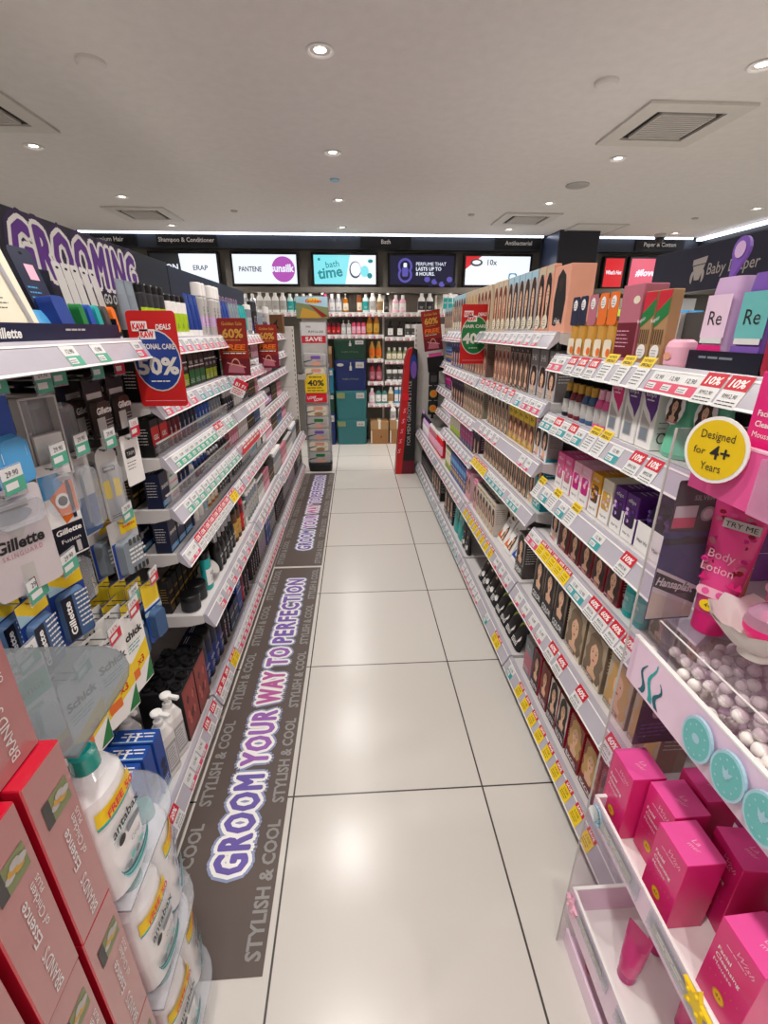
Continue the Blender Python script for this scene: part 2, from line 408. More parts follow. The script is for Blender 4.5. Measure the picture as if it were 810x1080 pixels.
screen(-1.39, -.66, 1.875, 2.18, 'white screen with grey letters and a pink disc', d2)
screen(-.46, .265, 1.875, 2.18, 'cyan screen reading bath time', d3, 'em_cyan')
screen(.435, 1.19, 1.875, 2.18, 'dark purple screen with a perfume advert', d4, 'em_navy')
screen(1.335, 2.11, 1.875, 2.18, 'white screen with red corners beside the black pillar', d5)
screen(3.04, 3.27, 1.86, 2.17, "small red screen reading What's Hot", d6, 'em_red')
screen(3.36, 3.76, 1.85, 2.17, 'pink screen behind the diaper header', d7, 'em_pink')

# ------------------------------------------------------------------ ceiling fixtures
def downlight(x, y, label, power, seen=True):
    root = empty('downlight', (x, y, CZ), label=label, category='light', group='recessed ceiling downlights')
    t = MB(); t.lathe([(.052, 0), (.056, -.004), (.05, -.007), (.042, -.004), (.036, .012)], 'white', segs=20, cap=False); t.obj('trim_ring', root)
    t = MB(); t.lathe([(.0365, .003), (.02, -.001), (.004, -.002)], 'em_lamp', segs=16); t.obj('lamp', root)
    l = bpy.data.lights.new('downlight_beam', 'SPOT'); l.energy = power; l.spot_size = math.radians(150); l.spot_blend = .9
    l.shadow_soft_size = .05; l.color = (1, .955, .9)
    o = bpy.data.objects.new('downlight_beam', l); COL.objects.link(o); o.parent = root; o.location = (0, 0, -.03)
PW = 62
rown = {-.25: 'overhead', .1: 'x'}
cols = {-1.87: 'over the grooming gondola side', -.11: 'over the middle of the aisle', 1.69: 'over the hair care gondola side'}
for x, cn in cols.items():
    for y, rn in ((-1.0, 'behind the camera'), (.1, 'straight overhead'), (1.2, 'over the aisle mouth'), (2.33, 'in the first row ahead'), (3.44, 'in the second row ahead'), (4.55, 'in the third row ahead'), (5.65, 'in the row before the back wall')):
        if x == -1.87 and y == 2.33: continue
        downlight(x, y, f'round downlight {cn} {rn}', PW)
for y, rn in ((.4, 'beside the rear'), (2.5, 'before the big vent'), (4.62, 'beside the side fascia'), (5.75, 'by the camera dome')):
    downlight(3.62, y, f'round downlight over the diaper aisle {rn}', PW)
for y, rn in ((1.2, 'first'), (3.4, 'second'), (5.6, 'last')):
    downlight(-3.5, y, f'round downlight over the far side aisle, {rn} of its line', PW)
for i_, x_ in enumerate((-2.0, -1.1, -.37, .4, 1.15, 1.8)):
    root = empty('shelf_spotlight', (x_, 6.0, 1.78), label=f'{("first", "second", "third", "fourth", "fifth", "sixth")[i_]} small spotlight under the screen ledge, counted from the grooming side', category='light', group='small spotlights under the screen ledge')
    t = MB(); t.lathe([(.02, -.0005), (.02, -.012), (.014, -.014)], 'white', segs=14); t.obj('housing', root)
    t = MB(); t.lathe([(.013, -.0142), (.004, -.0165)], 'em_lamp', segs=12); t.obj('lamp', root)
    l = bpy.data.lights.new('spotlight_beam', 'SPOT'); l.energy = 9; l.spot_size = math.radians(140); l.spot_blend = .8; l.shadow_soft_size = .02; l.color = (1, .93, .82)
    o = bpy.data.objects.new('spotlight_beam', l); COL.objects.link(o); o.parent = root; o.location = (0, 0, -.03)
def disc(x, y, r, name, label, cat, mat='ceil', h=.012):
    t = MB(); t.lathe([(r, 0), (r, -h*.6), (r*.85, -h), (r*.3, -h*1.1)], mat, segs=20)
    t.obj(name, loc=(x, y, CZ), label=label, category=cat)
disc(-1.04, 2.46, .055, 'smoke_detector', 'flat round smoke detector beside the air vent over the grooming side', 'detector', h=.02)
disc(1.125, 2.5, .05, 'smoke_detector', 'flat round detector plate near the large ceiling vent', 'detector', h=.018)
disc(1.69, 4.01, .085, 'ceiling_speaker', 'grey round ceiling speaker between two downlights', 'speaker', 'lgrey')
disc(-.12, 3.98, .035, 'ceiling_sensor', 'small bluish sensor between two downlights over the aisle', 'sensor', 'pblue')
disc(-1.07, 4.97, .03, 'ceiling_sprinkler', 'small sprinkler plate over the grooming gondola end', 'sprinkler', 'lgrey')
disc(1.117, 4.987, .03, 'ceiling_sprinkler', 'small sprinkler plate over the hair care gondola end', 'sprinkler', 'lgrey')
disc(3.32, 5.01, .03, 'ceiling_sprinkler', 'small sprinkler plate over the diaper aisle', 'sprinkler', 'lgrey')
root = empty('ceiling_camera', (3.48, 5.8, CZ), label='grey dome security camera on the ceiling above Paper & Cotton', category='camera')
t = MB(); t.lathe([(.06, 0), (.06, -.03), (.055, -.035)], 'lgrey', segs=18); t.obj('base', root)
t = MB(); t.lathe([(.05, -.035), (.048, -.06), (.035, -.085), (.01, -.095)], 'char', segs=18); t.obj('dome', root)

def vent(x, y, w, d, label, slats=True, gap=.0):
    root = empty('ceiling_vent', (x, y, CZ), label=label, category='vent')
    t = MB(); i = .09 if slats else .02
    for a in ((-w/2, w/2, -d/2, -d/2 + i), (-w/2, w/2, d/2 - i, d/2), (-w/2, -w/2 + i, -d/2 + i, d/2 - i), (w/2 - i, w/2, -d/2 + i, d/2 - i)):
        t.box(*a, -.014, -.001, 'ventwhite')
    t.obj('frame', root)
    if slats:
        s = MB(); s.box(-w/2 + i, w/2 - i, -d/2 + i, d/2 - i, -.004, -.001, 'ventdark'); s.obj('recess', root)
        s = MB(); n = 13; a, e = -d/2 + i + .035, d/2 - i - .035
        for k in range(n):
            y_ = a + (e - a) * k / (n - 1)
            s.box(-w/2 + i + .04, w/2 - i - .04, y_ - .006, y_ + .004, -.016, -.005, 'ventwhite')
        s.box(-w/2 + i + .035, -w/2 + i + .045, a, e, -.016, -.005, 'ventwhite'); s.box(w/2 - i - .045, w/2 - i - .035, a, e, -.016, -.005, 'ventwhite')
        s.obj('grille', root)
    else:
        s = MB(); s.box(-w/2 + i, w/2 - i, -d/2 + i, d/2 - i, -.009, -.001, 'ceil'); s.obj('panel', root)
vent(-1.86, 2.92, .56, .55, 'square ceiling vent over the grooming aisle side near the smoke detector')
vent(-1.93, 5.13, .54, .54, 'square ceiling vent over Shampoo & Conditioner')
vent(1.69, 2.92, .54, .54, 'large square ceiling vent over the hair care gondola')
vent(1.69, 5.14, .54, .52, 'square ceiling vent before the Antibacterial sign')
vent(2.56, 5.57, .54, .56, 'flat square access panel before the black pillar', slats=False)

w = bpy.data.worlds.new('world'); SC.world = w; w.use_nodes = True
w.node_tree.nodes['Background'].inputs[0].default_value = (.9, .93, 1, 1)
w.node_tree.nodes['Background'].inputs[1].default_value = .15
vs = SC.view_settings
vs.view_transform = 'Standard'; vs.look = 'None'; vs.gamma = 1; vs.use_curve_mapping = False; vs.exposure = -.45
# ------------------------------------------------------------------ product kinds
def front(w, d, h=0, off=.0):
    return Fr((0, -d / 2 - off, 0), (1, 0, 0), (0, 0, 1))
def topf(w, d, h):
    return Fr((0, 0, h), (1, 0, 0), (0, 1, 0))
def sidef(w, d, sgn=-1):                      # side face: -1 is the -X side, +1 the +X side
    return Fr((sgn * w / 2, 0, 0), (0, -sgn * -1 if False else (1 if sgn > 0 else -1), 0), (0, 0, 1))

def portrait(s, f, cx, y0, w, h, hair='hbrown', skin='skin', cloth='white', style=0, lift=.0005, tilt=0):
    """a printed woman's portrait: hair, neck, shoulders, face, fringe, eyes and lips, on frame f"""
    def P(pts): return [(cx + x * w, y0 + y * h) for x, y in pts]
    k = .00018
    if style == 0:   # long straight hair falling over the shoulders
        hairp = [(-.46,.02),(-.40,.35),(-.42,.62),(-.34,.86),(-.14,.98),(.12,.98),(.33,.86),(.42,.62),(.40,.35),(.46,.02),(.2,.0),(-.2,.0)]
    elif style == 1: # wavy
        hairp = [(-.40,.06),(-.50,.2),(-.40,.36),(-.48,.52),(-.36,.66),(-.36,.84),(-.16,.98),(.14,.98),(.36,.84),(.38,.66),(.50,.52),(.40,.36),(.50,.2),(.38,.06),(.1,.1),(-.1,.1)]
    else:            # bob
        hairp = [(-.36,.34),(-.44,.5),(-.42,.74),(-.26,.93),(0,.99),(.26,.93),(.42,.74),(.44,.5),(.36,.34),(.1,.3),(-.1,.3)]
    s.poly(f, P([(-.5,0),(.5,0),(.46,.14),(.2,.24),(-.2,.24),(-.46,.14)]), cloth, lift)
    s.poly(f, P(hairp), hair, lift + k)
    s.poly(f, P([(-.2,.02),(.2,.02),(.26,.2),(.1,.26),(.1,.42),(-.1,.42),(-.1,.26),(-.26,.2)]), skin, lift + 2*k)
    s.poly(f, P(ell(tilt*.2, .58, .21, .24, 14)), skin, lift + 3*k)
    s.poly(f, P([(-.24,.6),(-.2,.78),(0,.9),(.2,.78),(.25,.6),(.14,.74),(-.02,.79),(-.14,.7)]), hair, lift + 4*k)
    for e in (-.09, .09):
        s.poly(f, P(ell(e + tilt*.2, .6, .035, .018, 6)), 'hblack', lift + 4*k)
        s.poly(f, P([(e-.05+tilt*.2,.645),(e+.05+tilt*.2,.65),(e+tilt*.2,.665)]), hair, lift + 4*k)
    s.poly(f, P([(tilt*.2-.02,.5),(tilt*.2+.025,.5),(tilt*.2+.01,.57)]), 'skin2', lift + 4*k)
    s.poly(f, P(ell(tilt*.2, .445, .06, .022, 8)), 'lip', lift + 4*k)

def lines(s, f, x0, x1, y, n, dy, mat, lift=.0006, hgt=.0012, ragged=True):
    """small print: short ragged rows of word-like dashes"""
    r = random.Random(int(x0 * 1e4) + n)
    for i in range(n):
        x = x0; xe = x1 - (r.random() * .25 * (x1 - x0) if ragged else 0)
        while x < xe - .0008:
            wd = min((.12 + .2 * r.random()) * (x1 - x0), xe - x)
            s.poly(f, rect(x, y - i*dy, x + wd, y - i*dy + hgt), mat, lift); x += wd + .04 * (x1 - x0)

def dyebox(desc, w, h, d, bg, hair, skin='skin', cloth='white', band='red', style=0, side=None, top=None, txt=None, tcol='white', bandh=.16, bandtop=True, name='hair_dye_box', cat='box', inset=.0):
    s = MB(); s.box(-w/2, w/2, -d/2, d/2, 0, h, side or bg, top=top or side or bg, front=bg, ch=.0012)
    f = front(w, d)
    portrait(s, f, 0, h*(.0 if bandtop else bandh), w*.92, h*(1-bandh), hair, skin, cloth, style)
    if bandtop: s.poly(f, rect(-w*.485, h*(1-bandh), w*.485, h*.99), band, .0016)
    else: s.poly(f, rect(-w*.485, .002, w*.485, h*bandh), band, .0016)
    by = h*(1-bandh) if bandtop else 0
    if txt: s.text(f, txt, h*bandh*.55, tcol, y=by + h*bandh*.3, lift=.0022, bold=.02, fit=min(w*.8, len(txt)*h*bandh*.36))
    s.poly(f, rect(-w*.44, h*.04, w*.2, h*.1), band, .0018); lines(s, f, -w*.42, w*.18, h*.075, 2, h*.022, tcol, .0022, h*.01)
    for g in (-1, 1):
        sf = Fr((g*w/2, 0, 0), (0, g, 0), (0, 0, 1))
        lines(s, sf, -d*.38, d*.38, h*.8, 8, h*.06, tcol if side else 'lgrey', .0006, h*.012)
    tf = topf(w, d, h); s.poly(tf, rect(-w*.4, -d*.1, w*.4, d*.2), band, .0005)
    if txt: s.text(tf, txt, d*.22, tcol, y=-d*.04, lift=.0009, fit=w*.6)
    return Proto(name, cat, desc, s.data(name), size=(w, d, h))

def carton(desc, w, h, d, bg, bands=(), txt=None, tcol='white', tsize=.2, ty=.5, side=None, top=None, name='carton', cat='box', deco=None, bold=.02, vert=False):
    """a printed carton; bands: (y0, y1, colour) as fractions of the height"""
    s = MB(); s.box(-w/2, w/2, -d/2, d/2, 0, h, side or bg, top=top or side or bg, front=bg, ch=.0012)
    f = front(w, d)
    for y0, y1, c in bands: s.poly(f, rect(-w*.485, h*y0, w*.485, h*y1), c, .0005)
    if deco: deco(s, f, w, h)
    if txt:
        if vert: s.text(f.rot(PI/2), txt, w*tsize, tcol, x=h*ty, y=-w*tsize*.35, lift=.0012, bold=bold, fit=min(h*.8, len(txt)*w*tsize*.6))
        else: s.text(f, txt, h*tsize, tcol, y=h*ty, lift=.0012, bold=bold, fit=min(w*.84, len(txt)*h*tsize*.62))
    lines(s, f, -w*.38, w*.34, h*.2, 3, h*.05, tcol, .0012, h*.014)
    for g in (-1, 1):
        sf = Fr((g*w/2, 0, 0), (0, g, 0), (0, 0, 1)); lines(s, sf, -d*.36, d*.36, h*.75, 6, h*.08, tcol, .0006, h*.016)
    tf = topf(w, d, h)
    s.poly(tf, rect(-w*.46, -d*.02, w*.46, 0), 'ink' if False else (side or bg), .0004)
    lines(s, tf, -w*.36, w*.36, d*.1, 2, d*.18, tcol, .0006, d*.06)
    return Proto(name, cat, desc, s.data(name), size=(w, d, h))

def curved_label(s, w, d, z0, z1, mat, span=.75, n=10, e=2.0, off=.0006):
    """a printed label that wraps the front of a (super-)elliptic body"""
    def pt(a, z):
        c, t = math.cos(a), math.sin(a)
        return (math.copysign(abs(c)**(2/e), c)*(w/2+off), math.copysign(abs(t)**(2/e), t)*(d/2+off), z)
    a0, a1 = -PI/2 - span*PI/2, -PI/2 + span*PI/2
    for i in range(n):
        b0, b1 = a0 + (a1-a0)*i/n, a0 + (a1-a0)*(i+1)/n
        s.face([pt(b0, z0), pt(b1, z0), pt(b1, z1), pt(b0, z1)], mat, True)

def bottle(desc, w, h, d=None, col='navy', cap='black', label=None, lcol='white', kind='flip', e=2.4, txt=None, tcol=None, capw=.5, caph=.16, name='bottle', stripe=None, taper=1.0):
    d = d or w; bh = h*(1-caph)
    s = MB()
    if kind == 'shoulder':   # broad body with rounded shoulders and a narrow neck
        s.loft([(0, w*.9, d*.9, e), (h*.015, w, d, e), (bh*.72, w*taper, d*taper, e), (bh*.86, w*.86*taper, d*.86*taper, 2.2), (bh*.95, w*capw*1.05, d*min(1, capw*1.4), 2), (bh, w*capw*.9, d*capw*1.1*.9, 2)], col)
    elif kind == 'oval':     # oval body bulging in the middle
        s.loft([(0, w*.74, d*.9, e), (h*.02, w*.8, d, e), (bh*.45, w, d, e), (bh*.8, w*.84, d*.92, e), (bh*.96, w*.5, d*.7, 2), (bh, w*capw, d*capw*1.2, 2)], col)
    else:                    # straight body
        s.loft([(0, w*.94, d*.94, e), (h*.015, w, d, e), (bh*.96, w*taper, d*taper, e), (bh, w*taper*.94, d*taper*.94, e)], col)
    body = s.data(name)
    c = MB()
    if kind == 'flip': c.loft([(bh, w*taper*.97, d*taper*.97, e), (h*.97, w*taper*.95, d*taper*.95, e), (h, w*taper*.86, d*taper*.86, e)], cap)
    elif kind == 'pump':
        c.lathe([(w*.2, bh), (w*.2, bh + h*.05), (w*.07, bh + h*.055), (w*.07, h*.955), (w*.17, h*.96), (w*.17, h*.99), (w*.1, h)], cap, segs=12)
        c.box(-w*.07, w*.07, -d*.62, 0, h*.96, h*.99, cap, ch=.001)
    else: c.loft([(bh*.985, w*capw, d*capw*(1.2 if d < w*.9 else 1), 2), (h*.99, w*capw*.95, d*capw*(1.15 if d < w*.9 else .95), 2), (h, w*capw*.8, d*capw*.85, 2)], cap)
    parts = [('cap', c.data('cap'))]
    if label or txt:
        l = MB()
        if label: curved_label(l, w*.985 if kind == 'oval' else w, d, bh*.16, bh*.68, label, .78 if e < 3 else .6, e=e)
        if stripe: curved_label(l, w, d, bh*.2, bh*.3, stripe, .8 if e < 3 else .6, e=e, off=.0012)
        f = Fr((0, -d/2 - .0012, 0), (1, 0, 0), (0, 0, 1))
        if txt: l.text(f.rot(PI/2) if len(txt) > 5 and h > w*2.4 else f, txt, w*.3, tcol or lcol, x=bh*.42 if len(txt) > 5 and h > w*2.4 else 0, y=-w*.1 if len(txt) > 5 and h > w*2.4 else bh*.48, lift=.0014, bold=.02, fit=bh*.46 if len(txt) > 5 and h > w*2.4 else w*.62)
        lines(l, f, -w*.24, w*.24, bh*.36, 3, bh*.05, tcol or lcol, .0014, bh*.014)
        parts.append(('label', l.data('label')))
    return Proto(name, 'bottle', desc, body, parts, (w, d, h))

def spray(desc, r, h, col, cap='black', dome=False, band=None, txt=None, tcol='white', name='spray_can'):
    s = MB(); bh = h*.76
    s.lathe([(r*.9, 0), (r, h*.012), (r, bh*.93), (r*.9, bh*.97), (r*.82, bh)], col, segs=16)
    if band: s.lathe([(r*1.01, bh*.24), (r*1.01, bh*.5)], band, segs=16, cap=False)
    f = Fr((0, -r*1.02, 0), (1, 0, 0), (0, 0, 1))
    if txt: s.text(f.rot(PI/2), txt, r*.7, tcol, x=bh*.5, y=-r*.25, lift=.0008, bold=.03, fit=bh*.5)
    lines(s, f, -r*.4, r*.4, bh*.2, 3, bh*.05, tcol, .0008, bh*.014)
    c = MB()
    if dome: c.lathe([(r*.95, bh), (r*.95, h*.9), (r*.8, h*.96), (r*.4, h)], cap, segs=16)
    else: c.lathe([(r*.95, bh), (r*.93, h*.985), (r*.85, h)], cap, segs=16)
    return Proto(name, 'bottle', desc, s.data(name), [('cap', c.data('cap'))], (2*r, 2*r, h))

def tubepack(desc, w, h, d, col, cap='white', band=None, txt=None, tcol='white', capup=False, name='tube'):
    """a squeeze tube standing on its cap: round at the cap, flat at the crimp"""
    s = MB(); c0 = h*.16
    s.loft([(c0, w*.72, d, 2), (h*.4, w*.86, d*.86, 2), (h*.75, w*.97, d*.45, 2), (h*.94, w, d*.1, 2.6), (h, w, d*.07, 3)], col)
    f = Fr((0, -d*.47, 0), (1, 0, 0), (0, .14, 1))
    if band: s.poly(f, rect(-w*.3, h*.3, w*.3, h*.5), band, .001)
    if txt: s.text(f.rot(PI/2) if len(txt) > 5 else f, txt, w*.3, tcol, x=h*.55 if len(txt) > 5 else 0, y=-w*.1 if len(txt) > 5 else h*.55, lift=.002, bold=.02, fit=h*.4 if len(txt) > 5 else w*.6)
    lines(s, f, -w*.26, w*.26, h*.42, 3, h*.04, tcol, .0022, h*.012)
    c = MB(); c.loft([(0, w*.66, d*.92, 2), (c0*.1, w*.7, d*.97, 2), (c0, w*.7, d*.97, 2)], cap)
    return Proto(name, 'tube', desc, s.data(name), [('cap', c.data('cap'))], (w, d, h))

def pouch(desc, w, h, d, col, draw=None, name='pouch'):
    s = MB()
    s.loft([(0, w, d*.9, 3), (h*.1, w, d, 2.6), (h*.5, w*.97, d*.8, 2.4), (h*.85, w*.98, d*.3, 2.6), (h, w, d*.08, 3)], col)
    f = Fr((0, -d*.5, 0), (1, 0, 0), (0, d*.42/h, 1))
    if draw: draw(s, f, w, h)
    return Proto(name, 'pouch', desc, s.data(name), size=(w, d, h))

def hangcard(desc, w, h, d, bg, draw=None, bub='clearfilm', name='blister_pack', r=.006, bubble=True, by=(.08, .62), bcol=None):
    """a carded blister hanging from its top: origin at the hook hole, card runs down; front is -Y"""
    s = MB(); f = Fr((0, 0, 0), (1, 0, 0), (0, 0, 1))
    s.prism(f, rrect(-w/2, -h, w/2, .012, r), -.0008, 0, bg)
    s.poly(f, ell(0, 0, .006, .003, 10), 'hole', .0003)
    if draw: draw(s, f, w, h)
    parts = []
    if bubble:
        b = MB(); x = w*.4
        y0, y1 = -h*(1-by[0]), -h*(1-by[1])
        pr = rrect(-x, y0, x, y1, min(x, .014)); n = len(pr)
        ins = [(p*.82, (q-(y0+y1)/2)*.9+(y0+y1)/2) for p, q in pr]
        vs = [f.p(p, q, .0012) for p, q in pr] + [f.p(p, q, d) for p, q in ins]
        b.mesh(vs, [(i, (i+1) % n, n+(i+1) % n, n+i) for i in range(n)] + [tuple(range(n, 2*n))], bub)
        parts.append(('blister', b.data('blister')))
        if bcol:
            q = MB(); q.prism(f, [(p*.7, (t-(y0+y1)/2)*.7+(y0+y1)/2) for p, t in pr], .002, d*.8, bcol); parts.append(('contents', q.data('contents')))
    return Proto(name, 'package', desc, s.data(name), parts, (w, d, h))

# ------------------------------------------------------------------ price tags (shared meshes, local frame: front -Y, origin at the tag's bottom centre)
def tagmesh(kind):
    s = MB()
    if kind in ('pink', 'teal', 'green', 'red10', 'red15', 'red60', 'red20', 'yellow', 'promo', 'plainpink'):
        w, h = .05, .042
        if kind in ('red10', 'red60', 'red15', 'red20'): h = .058
        if kind == 'promo': h = .075
        if kind == 'yellow': w, h = .045, .05
        f = Fr((0, 0, 0), (1, 0, 0), (0, 0, 1))
        s.box(-w/2, w/2, 0, .0012, 0, h, 'plate')
        c = {'pink': 'tagpink', 'teal': 'tagteal', 'green': 'taggreen', 'plainpink': 'tagpink', 'yellow': 'yellow'}.get(kind, 'tagred')
        if kind == 'promo':
            s.poly(f, rect(-w/2, h*.68, w/2, h), 'yellow'); s.text(f, 'MEMBER', .010, 'ink', y=h*.85, bold=.04, fit=.038); s.text(f, 'SPECIALS', .009, 'ink', y=h*.72, bold=.04, fit=.038)
            lines(s, f, -w*.4, w*.4, h*.55, 5, h*.1, 'ink', .0006, .0018)
        elif kind.startswith('red'):
            s.poly(f, rect(-w/2, h*.55, w/2, h), 'tagred'); s.text(f, kind[3:] + '%', .02, 'white', y=h*.64, bold=.03, shear=.15, fit=.036)
            s.text(f, 'RM' + {'10': '12.90', '15': '29.90', '60': '15.96', '20': '18.90'}[kind[3:]], .011, 'ink', y=h*.3, fit=.03); lines(s, f, -w*.4, w*.4, h*.18, 2, h*.1, 'ink', .0006, .0015)
        elif kind == 'yellow':
            s.poly(f, rect(-w/2, 0, w/2, h), 'yellow'); s.poly(f, rect(-w/2, h*.72, w/2, h), 'tagred', .0006)
            s.text(f, 'SAVE', .012, 'white', y=h*.78, lift=.001, bold=.03, fit=.03); s.text(f, '2 FOR', .010, 'ink', y=h*.46, lift=.001, fit=.026); lines(s, f, -w*.36, w*.36, h*.3, 2, h*.13, 'ink', .001, .0018)
        else:
            s.poly(f, rect(-w/2, 0, w/2, h*(.5 if kind != 'plainpink' else .3)), c); s.poly(f, rect(-w*.44, h*.1, w*.1, h*.4), 'plate', .0006)
            s.text(f, '12.90', .013, 'ink', y=h*.62, fit=.026); lines(s, f, -w*.4, 0, h*.26, 2, h*.1, 'ink', .0009, .0014)
    me = s.data('price_tag'); return me, w, h
TAGS = {k: tagmesh(k) for k in ('pink', 'teal', 'green', 'red10', 'red15', 'red60', 'red20', 'yellow', 'promo', 'plainpink')}

# ------------------------------------------------------------------ shelves
SH = {}
def shelf(key, side, xf, y0, y1, z, depth, desc, tags=(), railh=.046, lean=.022, thick=.022, bracket=True, railmat='rail', label=None, fence=False):
    """a shelf board with its sloping price rail, end brackets and price tags. side L faces +X, side R faces -X. z is the board's top."""
    sg = 1 if side == 'L' else -1
    W = y1 - y0
    rz = PI/2 if side == 'L' else -PI/2
    root = empty('shelf', (xf, (y0+y1)/2, z), rz, label=label or f'white metal shelf, the {desc}', category='shelf')
    # local: front is -Y, x along the shelf; local x = +y for L, -y for R
    b = MB(); b.box(-W/2 + .004, W/2 - .004, .012, depth, -thick, 0, 'shelfwhite', ch=.002); b.obj('board', root)
    r = MB(); prof = [(.0, .004), (.012, .008), (.012, -thick), (-lean + .006, -railh), (-lean - .004, -railh), (-lean - .002, -railh + .004), (-.003, .003)]
    prof = [(-lean - .004, -railh), (-lean + .002, -railh - .003), (.012, -thick - .002), (.012, .004), (.002, .006)]
    vs = [(-W/2, y, q) for y, q in prof] + [(W/2, y, q) for y, q in prof]; n = len(prof)
    r.mesh(vs, [tuple(range(n)), tuple(reversed(range(n, 2*n)))] + [((i+1) % n, i, n+i, n+(i+1) % n) for i in range(n)], railmat)
    u = Vector((0, lean + .006, railh + .006)).normalized()
    fr = Fr((0, -lean - .004, -railh), (1, 0, 0), u)
    r.poly(fr, rect(-W/2, -.001, W/2, .004), 'white', .0012); r.poly(fr, rect(-W/2, .047, W/2, .051), 'white', .0012)
    rail = r.obj('price_rail', root)
    if bracket:
        for e in (-1, 1):
            k = MB(); fr2 = Fr((e*(W/2 - .001), .012, 0), (0, 1, 0), (0, 0, 1))
            k.prism(fr2, [(0, -.03), (.05, -.042), (depth - .012, -.05), (depth - .012, .0), (0, .0)], -.0015, .0015, 'shelfwhite'); k.obj('bracket', root)
    if fence:
        k = MB(); k.box(-W/2 + .01, W/2 - .01, .014, .017, .001, .045, 'clear'); k.box(-W/2 + .01, W/2 - .01, .013, .018, .043, .047, 'white'); k.obj('fence', root, label='low clear fence')
    # tags: (kind, count, y start fraction, y end fraction)
    ang = -math.atan2(lean + .006, railh + .006)
    for kind, n_, a, e in tags:
        me, w, h = TAGS[kind]
        for i in range(n_):
            t = a + (e - a) * (i + .5) / n_
            x = (t - .5) * W * sg
            o = bpy.data.objects.new('price_tag', me); COL.objects.link(o); o.parent = rail
            big = h > .05
            pos = fr.p(x, .004 if not big else -.002, .0015)
            o.location = pos; o.rotation_euler = (ang + (0), 0, (rnd.random() - .5) * .06)
    SH[key] = dict(side=side, xf=xf, z=z, y0=y0, y1=y1, desc=desc, sg=sg, rz=rz, depth=depth)
    return root
USED = {}
def row(key, p, n, y, pitch=None, sb=.03, desc=None, jit=.002, group=None, rot=0, tilt=0, depthrows=1, roll=0, gap=.004, dz=0):
    """n copies of a product side by side along a shelf, starting at distance y (near edge) and running away from the camera; returns the far edge"""
    S = SH[key]; d = desc or p.desc
    w, dd, h = p.size
    pw = w if abs(math.sin(rot)) < .5 else dd
    pitch = pitch or (pw + gap)
    k0 = (d, S['desc'])
    for dr in range(depthrows):
        for i in range(n):
            yy = y + pitch*(i + .5) + rnd.uniform(-jit, jit) * .5
            if pitch*(i + .5) + y + pw/2 > S['y1'] - .003: continue
            xx = S['xf'] - S['sg']*(sb + dd/2 + dr*(dd + .006)) + 0
            back = ' in the row behind' if dr else ''
            if n == 1: lab = f'{d} on the {S["desc"]}{back}'
            else: lab = f'{ordn(i)} {d} from near end, {S["desc"]}{back}'
            USED[lab] = USED.get(lab, 0) + 1
            place(p, (xx, yy, S['z'] + .0015 + dz), S['rz'] + rot + rnd.uniform(-jit, jit)*3, lab, group or f'{d} row on the {S["desc"]}' if n > 1 else None, tilt, roll)
    return y + pitch*n
# ================================================================== grooming gondola (the long one facing +X)
def gondola_L():
    root = empty('gondola', (-1.0, 2.5, 0), label='long grooming gondola of white shelves with a dark back, razors and mens toiletries', category='shelving unit')
    def P(name, fn):
        s = MB(); fn(s); s.V = [(x + 1.0, y - 2.5, z) for x, y, z in s.V]; s.obj(name, root)
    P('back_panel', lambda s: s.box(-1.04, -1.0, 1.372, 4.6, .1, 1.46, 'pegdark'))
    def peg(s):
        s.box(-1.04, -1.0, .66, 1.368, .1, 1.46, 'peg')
        f = Fr((-1.0, .66, .1), (0, 1, 0), (0, 0, 1))
        for i in range(14):
            for j in range(24):
                s.poly(f, ell(.03 + i*.05, .04 + j*.055, .004, .004, 5), 'hole', .0006)
    P('pegboard', peg)
    P('plinth', lambda s: (s.box(-1.04, -.592, .66, 4.6, 0, .075, 'shelfwhite'), s.box(-1.0, -.588, .66, 4.6, .0, .05, 'kick')))
    for y in (.672, 1.37, 2.2, 3.035, 3.82):
        P('upright', lambda s: (s.box(-1.0, -.985, y - .012, y + .012, .1, 1.46, 'lgrey'), [s.box(-.985, -.9845, y - .003, y + .003, .15 + k*.05, .17 + k*.05, 'hole') for k in range(26)]))
    def endp(s):
        s.box(-1.02, -.565, 4.605, 4.63, 0, 1.40, 'offwhite', ch=.004)
        for k in range(30): s.box(-.578, -.5725, 4.604, 4.6055, .08 + k*.044, .10 + k*.044, 'hole')
        s.box(-1.02, -.58, 4.6035, 4.606, .86, .863, 'grey')
    P('end_panel', endp)
gondola_L()
# headers standing on the gondola
def header(y0, y1, z0, z1, x, label, fn, mat, name='header_board'):
    s = MB(); s.box(x - .012, x, y0, y1, z0, z1, mat, ch=.002)
    f = Fr((x + .0006, (y0 + y1)/2, z0), (0, 1, 0), (0, 0, 1)); fn(s, f)
    for yy in (y0 + .05, y1 - .05): s.box(x - .011, x - .002, yy - .01, yy + .01, 1.461, z0 + .01, 'black')
    return s.obj(name, label=label, category='header sign')
def hd1(s, f):
    # big outlined letters, purple with a white rim
    x0 = 1.99 - .5
    for r_, m, l in ((.036, 'dpurple', .0004), (.0215, 'offwhite', .0010)):
        s.outline(f, 'GROOMING', .20, m, r_, x=x0, y=.062, lift=l, bold=0, fit=.80, space=1.2)
    s.outline(f, 'GROOMING', .20, 'purple', .0075, x=x0, y=.062, lift=.0018, bold=0, fit=.80, space=1.2)
    s.text(f, 'GO ON, OWN IT', .05, 'lgrey', x=x0 + .22, y=-.0, lift=.002, bold=.03, fit=.3)
    for yy in (.34, .36): s.poly(f, rect(yy + .68, 0, yy + .683, .26), 'char', .0006)
header(.66, 2.80, 1.468, 1.70, -.985, 'long dark header board reading GROOMING in purple letters', lambda s, f: hd1(s, Fr(f.p(-1.23, 0), f.u, f.v)), 'hdr')
